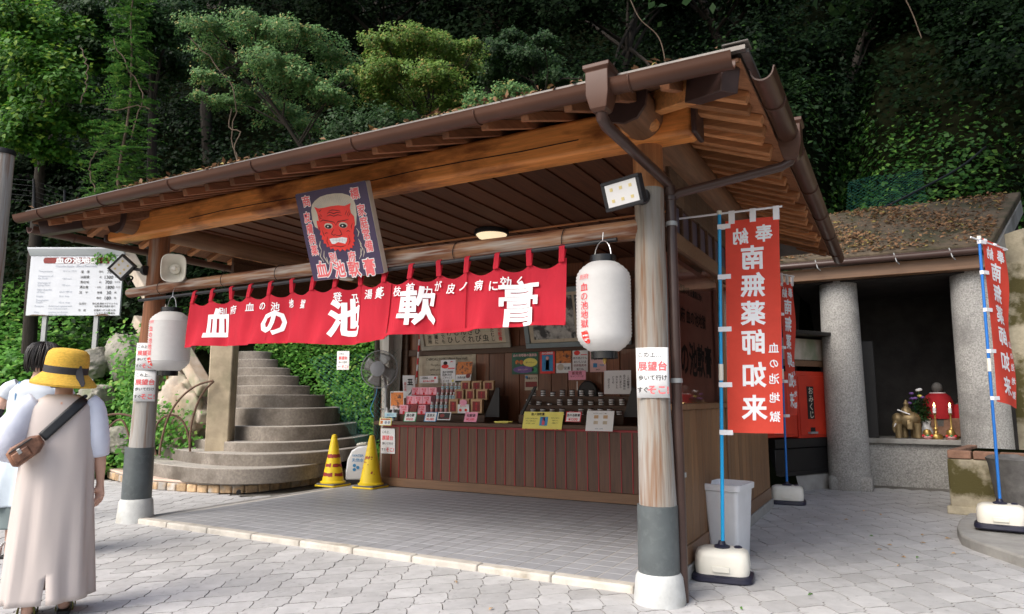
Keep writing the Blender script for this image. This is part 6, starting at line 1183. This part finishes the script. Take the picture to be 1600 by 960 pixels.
def notice(label, px0, px1, pyb, zt, tilt, frame, face, deco):
    a, b = onY(px0, pyb, 8.93), onY(px1, pyb, 8.93); z = (a.z+b.z)/2; a.z = b.z = z; X = b-a; Y = Vector((0, -tilt, zt-z)); n = X.normalized().cross(Y.normalized()); w, h = X.length, Y.length; xh, yh = X/w, Y/h
    t = thing('framed_panel', label, 'framed panel', a+X/2); P = lambda u, v, e=0: a+xh*u+yh*v+n*e
    obj('frame', G().prism([P(0, 0), P(w, 0), P(w, .07), P(0, .07)], n*.04).prism([P(0, h-.07), P(w, h-.07), P(w, h), P(0, h)], n*.04).prism([P(0, .071), P(.07, .071), P(.07, h-.071), P(0, h-.071)], n*.04).prism([P(w-.07, .071), P(w, .071), P(w, h-.071), P(w-.07, h-.071)], n*.04), frame, t, bevel=.004, seg=1)
    obj('sheet', G().prism([P(.05, .05, .008), P(w-.05, .05, .008), P(w-.05, h-.05, .008), P(.05, h-.05, .008)], -n*.006), face, t); deco(t, P, xh, yh, w, h, n)
def dec1(t, P, xh, yh, w, h, n):
    g, g2 = G(), G(); cols = ['血の池軟膏', '水虫たむし', '水　虫', 'ひびひび', 'あかぎれ', 'いんきんくも', 'ぜにたむしがさ', 'しもやけひやけど', 'きりきずふきでもの', 'いろいろの皮膚によく効きます', '別府温泉血の池地獄']
    for i, s in enumerate(cols):
        x = w-.17-(w-.34)*i/(len(cols)-1); k = .115 if i < 8 else .075
        if i < 2: k = .07
        s = s[:int((h-.2)/k)]; vs, fs = glyphs(s, .012, True); v0 = vs[:, 1].min()*k; (g2 if i == 0 else g).add([P(x+q*k, .10+r*k-v0, .012+z_*k) for q, r, z_ in vs], fs)
    obj('lettering', g, M['ink'], t, smooth=0); obj('lettering', g2, M['redink'], t, smooth=0)
notice('long framed notice of black brush writing, tilted out from the wall', 661, 800, 545, 2.86, .22, M['framewood'], M['parch'], dec1)
def dec2(t, P, xh, yh, w, h, n): obj('photograph', G().prism([P(.14, .12, .012), P(w*.5, .12, .012), P(w*.5, h-.12, .012), P(.14, h-.12, .012)], n*.001), M['photo'], t, smooth=0); obj('photograph', G().prism([P(w*.52, .12, .012), P(w-.12, .12, .012), P(w-.12, h-.12, .012), P(w*.52, h-.12, .012)], n*.001), M['photo'], t, smooth=0); obj('mount', G().prism([P(.08, .08, .0105), P(.13, .08, .0105), P(.13, h-.08, .0105), P(.08, h-.08, .0105)], n*.001), M['parch'], t, smooth=0)
notice('framed pair of old photographs tilted out from the wall behind the lantern', 824, 988, 541, 2.86, .22, M['frameblue'], M['parch'], dec2)
st_ = thing('striped_pole', 'thin red and white striped pole at the left end of the back wall', 'pole', onY(651, 600, 8.9)); q0, q1 = onY(650.5, 600, 8.9), onY(656, 520, 8.9)
for i in range(8): obj('stripe', G().tube([q0.lerp(q1, i/8), q0.lerp(q1, (i+1)/8-.004)], .013, 8), M['redink'] if i % 2 else M['print_white'], st_)
cst = thing('clip_stand', 'pink card on a little clip stand above the jars', 'sign stand', onY(902, 612, 8.8)); q0 = onY(902, 610, 8.8); obj('stem', G().tube([(q0.x, 8.8, q0.z), (q0.x, 8.8, q0.z+.12)], .006, 6), M['steel'], cst)
a, b = onY(888.5, 594, 8.78), onY(915.5, 594, 8.78); zt = onY(900, 579.5, 8.78).z; obj('card', G().box((a.x, 8.775, a.z), (b.x, 8.78, zt)), M['cardpink'], cst); g = G(); put(g, '新発売', Vector(((a.x+b.x)/2, 8.775, zt-.035)), (1, 0, 0), Z, .05, .02, eps=.001); put(g, 'はんどくりーむ', Vector(((a.x+b.x)/2, 8.775, a.z+.05)), (1, 0, 0), Z, .028, .012, eps=.001); obj('lettering', g, M['maroon'], cst, smooth=0)
pxcard('writing_board', 'white board with vertical handwriting standing right of the jars', 'board', 944, 579.5, 986, 616, 8.62, M['white'], [('t', 'この軟膏は', .90, .50, .11, M['ink'], True), ('t', '血の池地獄の', .76, .50, .11, M['ink'], True), ('t', '赤い泥から', .62, .52, .11, M['ink'], True), ('t', '作りました', .48, .5, .11, M['ink'], True), ('t', 'どうぞ', .34, .6, .11, M['ink'], True), ('t', '店主より', .18, .45, .11, M['ink'], True)])
sb = onY(919, 590, 8.9); stt = thing('dark_round_shape', 'black rounded shape of unknown kind behind the jar stand', 'chair', (sb.x, 8.9, .05)); obj('round_disc', G().prism([Vector((sb.x+.155*cos(q)*(1), 8.86, 1.36+.19*sin(q))) for q in np.linspace(0, 2*pi, 21)[:-1]], (0, .06, 0)), M['black'], stt, bevel=.02); obj('support', G().box((sb.x-.03, 8.87, .05), (sb.x+.03, 8.91, 1.2)), M['black'], stt)  # unidentified dark rounded shape, given the form of a chair back

# ================================================================== OFFERINGS IN THE GROTTO
GY, GZ = 12.22, .70
def onG(px, py, y=GY): return onY(px, py, y)
el = thing('elephant_statue', 'pale bronze elephant figure with a rider holding a staff', 'statue', onG(1416, 680)); S = 1073/11.35
def EP(px, py, dy=0): return onY(px, py, GY+dy)
bdy = [EP(1431, 659), EP(1426, 654), EP(1418, 655), EP(1411, 658), EP(1405, 657)]
obj('elephant_body', G().tube([EP(1434.5, 664), *bdy, EP(1402, 660)], [.04, .105, .125, .125, .11, .085, .05], 14), M['bronze'], el, subsurf=1)
hd = obj('head', G().ball(EP(1403, 655, -.03), (.085, .08, .095), 12, 8), M['bronze'], el); obj('trunk', G().tube([EP(1401, 658, -.06), EP(1398, 664, -.07), EP(1397, 671, -.07), EP(1399, 676, -.07)], [.045, .036, .026, .018], 8), M['bronze'], hd)
for dy in (-.06, .10): obj('ear', G().ball(EP(1408, 656, dy), (.035, .02, .07), 8, 6), M['bronze'], hd)
obj('tusk', G().tube([EP(1400, 662, -.10), EP(1397, 667, -.12)], [.012, .004], 6), M['print_white'], hd)
for px, dy in ((1404, -.07), (1413, .09), (1428, .09), (1434, -.05)): p = EP(px, 668, dy); obj('leg', G().tube([p+Z*.06, p, Vector((p.x, p.y, GZ+.01))], [.055, .046, .05], 10), M['bronze'], el)
obj('saddle_cloth', G().box(tuple(EP(1417, 672, -.13)), tuple(EP(1426, 658, .12))), M['bronze'], el, bevel=.02)
rd = obj('rider', G().tube([EP(1417, 653), EP(1416, 645), EP(1415.5, 639), EP(1415.5, 635.5), EP(1415.5, 633)], [.085, .075, .065, .03, .03], 10).ball(EP(1415.5, 632.5), (.035, .035, .04), 10, 8).lathe([(.042, 0), (.03, .02), (.018, .05), (0, .07)], EP(1415.5, 631.5), 10).tube([EP(1413, 640), EP(1409, 646, -.05), EP(1411, 650, -.08)], .022, 6).tube([EP(1418, 640), EP(1421, 646, -.04), EP(1416, 648, -.09)], .022, 6).tube([EP(1417, 653, -.05), EP(1420, 658, -.10), EP(1420, 664, -.11)], .03, 6), M['bronze'], el); obj('staff', G().tube([EP(1402, 640.5, -.10), EP(1422, 648, -.12)], .010, 6), M['print_white'], el)
fw = thing('flower_vase', 'dark leafy bouquet with purple and yellow flowers on the ledge', 'flowers', onG(1443, 680)); p = onY(1448, 672, 12.5); obj('vase', G().lathe([(.07, GZ-p.z), (.09, GZ-p.z+.1), (.05, GZ-p.z+.2), (.07, GZ-p.z+.26)], p, 14), M['white'], fw)
P_ = np.array([onY(1438+rng.normal()*9, 645+rng.normal()*12, 12.5+rng.normal()*.06) for _ in range(420)]); lm = leafmesh('foliage', P_, rng.normal(size=(420, 3))+[0, -.5, .5], rng.uniform(.03, .08, 420), .5); lm.materials.append(L_['mid']); link(bpy.data.objects.new('foliage', lm), fw)
for pts, mm in (((1437, 609), 'print_white'), ((1434, 610), 'print_white'), ((1425, 623), 'purple'), ((1430, 622.5), 'purple'), ((1421, 630), 'purple'), ((1437, 619), 'cardyellow'), ((1424, 615), 'purple'), ((1441, 621), 'purple')): obj('flower', G().ball(onY(*pts, 12.42), (.035, .03, .022), 8, 6), M[mm], fw); 
g = G()
for a_ in ((1425, 624), (1430, 624), (1436, 612)): g.tube([onY(*a_, 12.43), onY(1432, 645, 12.48)], .005, 5)
obj('stem', g, M['dkgreen'], fw)
jz = thing('stone_jizo', 'small dark stone figure wearing a red bib behind the candles', 'statue', onY(1467, 652, 12.75)); c = onY(1466, 630, 12.7); obj('robe', G().lathe([(.20, -.42), (.21, -.2), (.19, .0), (.15, .12), (.06, .17)], c, 18), M['stonedark'], jz); obj('head', G().ball(c+Z*.235, (.075, .075, .088), 16, 12), M['stonedark'], jz); obj('bib', G().lathe([(.235, -.24), (.225, -.1), (.205, .02), (.165, .11), (.09, .165)], c, 20), M['redcloth'], jz); obj('collar', G().tube([c+Vector((.10*cos(q), .10*sin(q), .150)) for q in np.linspace(0, 2*pi, 21)[:-1]], .012, 6, closed=True), M['print_white'], jz)
obj('altar_block', G().box(tuple(onY(1453, 682, 12.5)), tuple(onY(1500, 653, 12.85))), M['brickred'], jz, bevel=.01)
jz2 = thing('stone_jizo', 'second red bibbed figure half hidden behind the brass figure', 'statue', onY(1503, 660, 12.7)); c = onY(1505, 640, 12.65); obj('robe', G().lathe([(.13, -.3), (.14, -.1), (.10, .08), (.04, .12)], c, 14), M['stonedark'], jz2); obj('bib', G().lathe([(.15, -.14), (.145, -.02), (.11, .07), (.05, .11)], c, 16), M['redcloth'], jz2); obj('head', G().ball(c+Z*.17, .06, 12, 8), M['brass'], jz2)
for px, lab in ((1462, 'lit candle on a tall brass holder, left one'), (1486.5, 'lit candle on a tall brass holder, right one')):
    p = onG(px+1, 679); p.z = GZ; H = onG(px, 631.5).z-GZ; t = thing('candle_holder', lab, 'candle holder', p, 'brass candle holders'); k = H/.52
    obj('stand', G().lathe([(.085, 0), (.09, .03), (.07, .07), (.03, .085), (.018, .12), (.03, .15), (.014, .18), (.012, .36), (.03, .37), (.012, .385)], p, 18), M['brass'], t); cd = obj('candle', G().lathe([(.022, .385), (.022, H-.06), (.016, H-.055)], p, 12), M['print_white'], t); obj('flame', G().lathe([(.004, H-.052), (.014, H-.03), (.010, H-.005), (.0, H+.025)], p, 10), M['flame'], cd)
for px, lab in ((1449, 'small offering lamp with red lights, left one'), (1486, 'small offering lamp with red lights, right one')):
    p = onY(px, 680, 12.14); p.z = GZ; t = thing('offering_lamp', lab, 'offering lamp', p, 'offering lamps'); obj('bowl', G().lathe([(.05, 0), (.075, .03), (.06, .05)], p, 16), M['rose'], t); obj('dome', G().lathe([(.055, .05), (.06, .10), (.04, .14), (0, .15)], p, 16), M['brass'], t)
    for dx, mm in ((-.055, 'redink'), (0, 'green'), (.055, 'redink')): obj('light', G().ball(p+Vector((dx, -.055, .055)), (.018, .012, .018), 8, 6), M[mm], t)
bf = thing('brass_figure', 'tall brass figure with a curling white cord beside the right pillar', 'statue', onG(1511, 683)); B_ = lambda px, py, dy=0: onY(px, py, 12.12+dy)
obj('figure', G().tube([B_(1512, 682), B_(1511, 672), B_(1511, 665), B_(1513, 655), B_(1511, 645), B_(1509, 637), B_(1509, 631), B_(1509, 628)], [.028, .022, .03, .075, .085, .07, .04, .03], 12).ball(B_(1509, 625), (.045, .045, .05), 12, 8), M['brass'], bf); obj('base', G().lathe([(.06, 0), (.05, .015), (.03, .03)], Vector((B_(1512, 683).x, 12.12, GZ)), 14), M['brass'], bf)
obj('cord', G().tube([B_(1499, 641, -.09), B_(1502, 642, -.10), B_(1504, 648, -.10), B_(1508, 647, -.10), B_(1512, 643, -.09), B_(1517, 644, -.05)], .012, 6), M['print_white'], bf); obj('arm', G().tube([B_(1508, 640, -.05), B_(1503, 644, -.08)], .02, 6), M['brass'], bf)

# ================================================================== LEAVES ON THE PAVING
LV = ['biggest dry leaf on the open paving right of the white bin', 'dry leaf a little right of the biggest dry leaf', 'curled dry leaf lying just below the biggest dry leaf', 'dry leaf on the paving close to the second banner foot', 'dry leaf on the shaded paving before the pebbled pillar', 'tiny dry leaf just above the biggest dry leaf', 'dry leaf by the rounded end of the raised kerb', 'yellowish dry leaf below the planter corner', 'second yellowish dry leaf lower down by the raised kerb', 'green leaf halfway between the bin and the planter', 'green leaf right of the foot of the tall banner', 'dry leaf close to the rounded kerb end, lowest one there', 'green leaf at the bottom edge below the tall banner foot', 'dry leaf on the pale paving below the tiled floor kerb', 'dry leaf at the bottom edge, left of the right post', 'dry leaf on the far paving near the grotto plinth', 'green leaf on the grey paving left of the raised kerb']
for i, (px, py) in enumerate(((1378, 859), (1408, 870), (1402, 885), (1318, 812), (1349, 799), (1386, 851), (1444, 837), (1486, 842), (1486, 865), (1358, 837), (1262, 930), (1447, 849), (1160, 953), (714, 911), (770, 950), (1375, 805), (1432, 872))):
    p = onZ(px, py, .008); n_ = Vector((rng.normal()*.25, rng.normal()*.25, 1)).normalized(); a = rng.uniform(0, 6); s = rng.uniform(.022, .04); u = Vector((cos(a), sin(a), 0)); w_ = n_.cross(u)
    g = G().add([p, p+u*s*.5+w_*s*.35+Z*.008, p+u*s*.9+w_*s*.28+Z*.010, p+u*s*1.5+Z*.002, p+u*s*.9-w_*s*.28+Z*.012, p+u*s*.5-w_*s*.35+Z*.006, p+u*s*.75+Z*.002], [(0, 6, 1), (1, 6, 2), (2, 6, 3), (3, 6, 4), (4, 6, 5), (5, 6, 0)])
    o = obj('fallen_leaf', g, L_['ivy'] if i in (9, 10, 12, 16) else M['kraft'], smooth=60, solid=.0015); tag(o, LV[i], 'leaf', 'green leaves on the paving' if i in (9, 10, 12, 16) else 'dry leaves on the paving')

# ================================================================== PEOPLE
def skinned(name, pts, edges, m, parent, root=0, sub=2):
    me = bpy.data.meshes.new(name); me.from_pydata([p[:3] for p in pts], edges, []); o = link(bpy.data.objects.new(name, me), parent); me.materials.append(m)
    sm_ = o.modifiers.new('skin', 'SKIN'); sm_.branch_smoothing = .3; sm_.use_smooth_shade = True
    for i, p in enumerate(pts): me.skin_vertices[0].data[i].radius = (p[3], p[4] if len(p) > 4 else p[3]); me.skin_vertices[0].data[i].use_root = (i == root)
    s = o.modifiers.new('subsurf', 'SUBSURF'); s.levels = s.render_levels = sub; return o
def frame(base, az, k=1.):
    f = Vector((sin(az), cos(az), 0)); r = Vector((cos(az), -sin(az), 0)); b = Vector(base); return lambda x, y, z: b+(r*x+f*y+Z*z)*k
def figure(L, parent, arms, feet, headx=0, tilt=0):
    """one continuous body: pelvis, spine, neck, head with nose and ears, legs, arms and five fingers a hand"""
    P, E = [], []
    def add(p, r, par=None, r2=None):
        q = L(*p); P.append((q.x, q.y, q.z, r, r2 or r)); i = len(P)-1
        if par is not None: E.append((par, i))
        return i
    pel = add((0, 0, .86), .13, None, .11); wa = add((0, 0, 1.02), .115, pel, .09); ch = add((0, .0, 1.18), .125, wa, .095); nb = add((0, -.005, 1.315), .065, ch, .055); nk = add((headx*.4, .01, 1.385), .048, nb); jw = add((headx, .035, 1.45), .062, nk, .065); sk = add((headx, .02, 1.53), .080, jw, .088); tp_ = add((headx, .01, 1.585), .06, sk)
    add((headx, .118, 1.475), .014, jw)
    for s in (-1, 1): add((headx+s*.082, .01, 1.485), .016, jw)
    for s, (fx_, fy_) in feet:
        h = add((s*.085, 0, .80), .085, pel); k_ = add((s*.08+(fx_-s*.08)*.5, fy_*.5+.02, .46), .055, h); c_ = add((fx_, fy_-.01, .30), .052, k_); an = add((fx_, fy_-.015, .085), .036, c_); hl = add((fx_, fy_-.03, .045), .034, an); ba = add((fx_+s*.012, fy_+.10, .032), .034, hl, .024); add((fx_+s*.015, fy_+.165, .026), .028, ba, .016)
    for s, el_, wr, fdir, pn in arms:
        sh = add((s*.165, -.005, 1.275), .052, ch); e_ = add(el_, .040, sh); fo = add(tuple((a+b)/2+c for a, b, c in zip(el_, wr, (0, .0, 0))), .036, e_); w_ = add(wr, .026, fo, .022); d = Vector(fdir).normalized(); pn_ = Vector(pn).normalized(); sd = d.cross(pn_).normalized(); W = Vector(wr)
        pm = add(tuple(W+d*.05), .036, w_, .018); kn = add(tuple(W+d*.085), .034, pm, .016)
        for j, (off, ln) in enumerate(((-.030, .060), (-.010, .072), (.010, .068), (.029, .052))):
            b0 = add(tuple(W+d*.092+sd*off), .0095, kn); b1 = add(tuple(W+d*(.092+ln*.5)+sd*off*1.05+pn_*.012), .0085, b0); add(tuple(W+d*(.092+ln*.85)+sd*off*1.05+pn_*.034), .007, b1)
        t0 = add(tuple(W+d*.035-sd*.036+pn_*.006), .012, pm); t1 = add(tuple(W+d*.065-sd*.052+pn_*.018), .010, t0); add(tuple(W+d*.092-sd*.050+pn_*.030), .008, t1)
    b = skinned('body', P, E, M['skin'], parent)
    for s in (-1, 1): obj('eye', G().ball(L(headx+s*.032, .110, 1.510), (.011, .011, .011), 10, 6), M['print_white'], b); obj('iris', G().ball(L(headx+s*.032, .1185, 1.510), (.0055, .0055, .0055), 8, 6), M['ink'], b); obj('eyebrow', G().tube([L(headx+s*.018, .116, 1.530), L(headx+s*.034, .116, 1.535), L(headx+s*.050, .106, 1.530)], .003, 5), M['hair'], b)
    obj('mouth', G().tube([L(headx-.022, .106, 1.435), L(headx, .112, 1.433), L(headx+.022, .106, 1.435)], [.003, .005, .003], 6), M['pinkink'], b)
    return b
def garment(name, L, rings, m, parent, n=48, fold=.012, nf=7, slit=None, ph=0., th=.004, off=(0, 0)):
    """cloth tube: rings of (z, half width, half depth, centre x, centre y) refined with folds that grow downwards"""
    zz = [r[0] for r in rings]; g = G(); rows = 34; R = []
    for j in range(rows+1):
        z = zz[0]+(zz[-1]-zz[0])*j/rows; v = [np.interp(z, zz[::1] if zz[0] < zz[-1] else zz[::-1], [r[c] for r in (rings if zz[0] < zz[-1] else rings[::-1])]) for c in (1, 2, 3, 4)]
        w = max(0, min(1, (zz[-1]-z)/(zz[-1]-zz[0]))); ring = []
        for i in range(n):
            a = 2*pi*i/(n-1 if slit else n)-pi/2; k = 1+fold*w/.2*(sin(a*nf+ph+z*2.2)+.6*sin(a*(nf*2-3)+ph*2-z*3))*.5
            s_ = .85; ca, sa = cos(a), sin(a); x = v[2]+v[0]*k*(abs(ca)**s_)*(1 if ca > 0 else -1); y = v[3]+v[1]*k*(abs(sa)**s_)*(1 if sa > 0 else -1)
            if slit and z < slit[0]: t = (slit[0]-z)/slit[0]; dx = (a+pi/2); dx = dx-2*pi if i > n//2 else dx; x += slit[1]*t*(1 if i < n//2 else -1)*math.exp(-(dx/.5)**2)
            ring.append(L(x, y, z))
        R.append(ring)
    for r in R: g.v += [tuple(p) for p in r]

    for j in range(rows):
        for i in range(n):
            if slit and i == n-1: continue
            g.f.append((j*n+i, j*n+(i+1) % n, (j+1)*n+(i+1) % n, (j+1)*n+i)); g.mi.append(0)
    me = g.mesh(name, 0); bm = bmesh.new(); bm.from_mesh(me); bmesh.ops.remove_doubles(bm, verts=bm.verts[:], dist=1e-5); bm.to_mesh(me); bm.free(); me.shade_smooth(); me.set_sharp_from_angle(angle=radians(75))
    return obj(name, me, m, parent, solid=th)
def sleeve(name, L, pts, rad, m, parent, fold=.08):
    P, _ = resample([L(*p) for p in pts], 16); r = [float(np.interp(i/15, np.linspace(0, 1, len(rad)), rad))*(1+fold*.25*sin(i*2.3)) for i in range(16)]; g = G().tube(P, r, 20, caps=False)
    for i in range(len(g.v)): pass
    return obj(name, g, m, parent, smooth=70, solid=.004)
# woman in the yellow hat
bA = onZ(70, 962, 0); AZA = radians(-58); LA0 = frame(bA, AZA, .985); LA = lambda x, y, z: LA0(x*.91, y, z)
wA = thing('person', 'woman seen from behind in a yellow hat and long beige dress', 'person', bA)
figure(LA, wA, [(1, (.245, -.02, 1.0), (.262, .05, .775), (.02, .05, -1), (-.6, .5, 0)), (-1, (-.265, .02, 1.02), (-.17, .22, .96), (.55, .8, -.1), (.1, .0, -1))], [(-1, (-.095, -.04)), (1, (.10, .03))])
dr = [(.105, .258, .195, 0, 0), (.30, .246, .182, 0, 0), (.60, .232, .170, 0, 0), (.85, .219, .158, 0, 0), (1.02, .210, .147, 0, 0), (1.14, .203, .138, 0, 0), (1.22, .196, .128, 0, 0), (1.285, .185, .108, 0, -.002), (1.322, .135, .085, 0, -.004), (1.345, .092, .072, 0, -.004)]
dress = garment('dress', LA, dr, M['dress'], wA, fold=.028, nf=8, slit=(.27, .024), ph=.7)
obj('seam', G().tube([LA(.002, -.165+.02*0, z) if z > .9 else LA(.002, -.178-.022*(1-z/.9), z) for z in (.30, .5, .7, .9, 1.05, 1.15)], .0025, 5), M['dress'], dress) if False else None
for s, pts, rad in ((1, [(.150, -.005, 1.30), (.192, -.01, 1.265), (.215, -.015, 1.15), (.230, -.01, 1.03), (.242, .0, .955)], [.056, .064, .066, .068, .056]), (-1, [(-.150, -.005, 1.30), (-.205, -.015, 1.26), (-.26, -.02, 1.14), (-.285, -.005, 1.04), (-.25, .10, .985)], [.060, .080, .098, .102, .070])): sleeve('shirt_sleeve', LA, pts, rad, M['shirt'], wA)
obj('neck_keyhole', G().prism([LA(-.004, -.0765, 1.335), LA(.004, -.0765, 1.335), LA(.006, -.108, 1.285), LA(-.006, -.108, 1.285)], (LA(0, -.004, 0)-LA(0, 0, 0))), M['skin'], dress)
hat_c = LA(0, -.005, 1.475); hax = (LA(.10, -.10, 1)-LA(0, 0, 0)).normalized()
hat = obj('hat', G().lathe([(.178, -.066), (.180, -.056), (.160, -.036), (.132, -.006), (.118, .008), (.118, .05), (.117, .095), (.109, .132), (.090, .153), (.05, .160), (0, .162)], hat_c, 36, hax), M['straw'], wA, solid=.006, smooth=50); obj('hat_band', G().lathe([(.1225, .004), (.1225, .05), (.1195, .053)], hat_c, 36, hax), M['ribbon'], hat)
rc = hat_c+(LA(.085, -.082, 0)-LA(0, 0, 0)); obj('ribbon_tail', G().prism([rc+(LA(x, 0, z)-LA(0, 0, 0))+(LA(0, -.02-.05*max(0, -z)/.09, 0)-LA(0, 0, 0)) for x, z in ((-.02, .05), (.015, .05), (.028, .0), (.045, -.06), (.040, -.082), (.005, -.085), (-.012, -.04), (-.02, .01))], (LA(0, .006, 0)-LA(0, 0, 0))), M['ribbon'], hat, bevel=.002)
obj('hair', G().lathe([(.07, -.085), (.092, -.06), (.100, -.01), (.10, .04), (.07, .11), (0, .13)], LA(0, -.004, 1.475), 20), M['hair'], wA)
# sling bag: band follows the back of the dress
def back(x, z, e): v = [np.interp(z, [r[0] for r in dr], [r[c] for r in dr]) for c in (1, 2)]; q = max(0, 1-(abs(x)/v[0])**2.35); return LA(x, -(v[1]*q**.43)-e, z)
g = G(); A_, B_2 = (.135, 1.318), (-.090, 1.085); n = 14
pth = [(A_[0]+(B_2[0]-A_[0])*i/n, A_[1]+(B_2[1]-A_[1])*i/n) for i in range(n+1)]; w0 = .030; nx_, nz_ = (B_2[1]-A_[1]), -(B_2[0]-A_[0]); ln = math.hypot(nx_, nz_); nx_, nz_ = -nx_/ln*w0, -nz_/ln*w0
def strap_pt(u, v):
    x, z = pth[0][0]+(pth[-1][0]-pth[0][0])*v, pth[0][1]+(pth[-1][1]-pth[0][1])*v; k = (u-.5)*2; c = back(x, z, .014); q = back(x+nx_*.5, z+nz_*.5, .014)-back(x-nx_*.5, z-nz_*.5, .014); return c+q.normalized()*w0*k
g.grid(strap_pt, 4, 24)
bg = thing('sling_bag', 'brown leather sling bag with a black strap across the beige dress', 'bag', LA(-.15, -.2, 1.0))
obj('strap', g, M['strap'], bg, solid=.006, smooth=60); obj('front_strap', G().tube([LA(.135, -.05, 1.335), LA(.12, .04, 1.33), LA(.03, .13, 1.24), (LA(-.10, .17, 1.12)), LA(-.20, .12, 1.02), LA(-.245, 0, .98), LA(-.20, -.14, .98)], .012, 8), M['strap'], bg)
def bagp(u, v, e): c = back(-.175+.0, 1.02, 0); q = LA(-.165+u*.80-v*.55, -.160-e, 1.020+v*.8+u*.55); return q
bd = G().loft([[bagp(u*k, v*k, e) for u, v in ((-.115, -.045), (-.09, -.068), (.05, -.060), (.10, -.028), (.10, .034), (.05, .058), (-.07, .060), (-.11, .04))] for e, k in ((-.015, .9), (.0, 1), (.045, 1), (.062, .90))]); obj('pouch', bd, M['bag'], bg, bevel=.006, smooth=50)
obj('pocket', G().loft([[bagp(u*k-.03, v*k-.012, e) for u, v in ((-.06, -.035), (.05, -.035), (.05, .03), (-.06, .03))] for e, k in ((.055, 1), (.074, .94))]), M['bag'], bg, bevel=.006); obj('zip', G().tube([bagp(-.09, .035, .064), bagp(.06, .040, .064)], .004, 5), M['strap'], bg); obj('buckle', G().prism([bagp(u, v, .075) for u, v in ((-.045, -.005), (-.022, -.005), (-.022, .028), (-.045, .028))], LA(0, -.006, 0)-LA(0, 0, 0)), M['steel'], bg, bevel=.002)
def sandal(L, fx_, fy_, s, parent, m):
    o = obj('sandal', G().loft([[L(fx_+s*.006+x*k, fy_+y, z) for x, y in ((-.036, -.075), (.036, -.075), (.046, .03), (.050, .12), (.030, .195), (-.024, .195), (-.042, .12), (-.040, .03))] for z, k in ((.0, .97), (.022, 1))]), M['black'], parent, bevel=.004)
    for y, h, w in ((.10, .075, .056), (-.02, .11, .050)): obj('strap', G().grid(lambda u, v: L(fx_+s*.008-w*cos(pi*u), fy_+y+.045*(v-.5)-.02*sin(pi*u)*(1 if y < 0 else 0), .015+h*sin(pi*u)**.8), 14, 2), m, o, solid=.005, smooth=70)
    return o
sandal(LA, -.095, -.04, -1, wA, M['sandal']); sandal(LA, .10, .03, 1, wA, M['sandal'])
# woman behind her: black bob, pale tee, black arm cover
bB = onD(34, 858, 5.9); bB.z = 0; LB = frame(bB, radians(-42), 1.09)
wB = thing('person', 'black haired woman in a pale tee behind the beige dress', 'person', bB)
figure(LB, wB, [(-1, (-.255, -.03, 1.06), (-.30, .12, .90), (-.2, .8, -.3), (0, 0, -1)), (1, (.24, .03, 1.04), (.18, .22, .98), (-.3, .9, .1), (0, 0, -1))], [(-1, (-.09, .03)), (1, (.09, -.06))], headx=.035)
garment('tee', LB, [(.86, .185, .135, 0, 0), (1.02, .175, .12, 0, 0), (1.16, .180, .125, 0, 0), (1.25, .182, .112, 0, 0), (1.30, .14, .085, 0, 0), (1.338, .075, .065, 0, 0)], M['tee'], wB, fold=.006)
sleeve('tee_sleeve', LB, [(-.12, 0, 1.295), (-.175, -.01, 1.26), (-.21, -.02, 1.20)], [.062, .072, .070], M['tee'], wB); sleeve('tee_sleeve', LB, [(.12, 0, 1.295), (.18, 0, 1.26), (.215, .01, 1.20)], [.062, .072, .070], M['tee'], wB)
sleeve('arm_cover', LB, [(-.238, -.026, 1.12), (-.255, -.03, 1.06), (-.278, .045, .98), (-.298, .115, .905)], [.050, .050, .044, .034], M['strap'], wB)
garment('skirt', LB, [(.40, .29, .23, 0, 0), (.60, .26, .20, 0, 0), (.80, .21, .155, 0, 0), (.90, .178, .128, 0, 0)], M['skirt'], wB, fold=.03, nf=9); garment('underskirt', LB, [(.24, .265, .21, 0, 0), (.6, .235, .18, 0, 0), (.8, .18, .13, 0, 0)], M['lining'], wB, fold=.02, nf=8)
hb = G().lathe([(.095, -.085), (.112, -.07), (.116, -.01), (.112, .05), (.095, .095), (.06, .122), (0, .132)], LB(.035, -.012, 1.505), 28); obj('hair', hb, M['hair'], wB, subsurf=1)
g = G(); hc = LB(.035, -.012, 1.505); hp_ = [(.0, .134), (.06, .125), (.098, .097), (.116, .05), (.120, -.01), (.117, -.065), (.10, -.10)]
for i in range(84):
    a = 2*pi*i/84+random.uniform(-.03, .03); P_, _ = resample([hc+(LB(r*cos(a+.12*sin(z*14+i)), r*sin(a+.12*sin(z*14+i)), z-random.uniform(0, .012))-LB(0, 0, 0)) for r, z in hp_], 9, True); g.tube(P_, [.004, .006, .007, .008, .008, .008, .007, .005, .002], 5)
obj('hair_strands', g, M['hair'], wB)
obj('shoulder_strap', G().tube([LB(-.085, -.105, 1.1), LB(-.092, -.102, 1.22), LB(-.095, -.05, 1.315), LB(-.09, .05, 1.30)], .012, 8), M['bluestrap'], wB)
for s, fx_, fy_ in ((-1, -.09, .03), (1, .09, -.06)): sandal(LB, fx_, fy_, s, wB, M['white'])
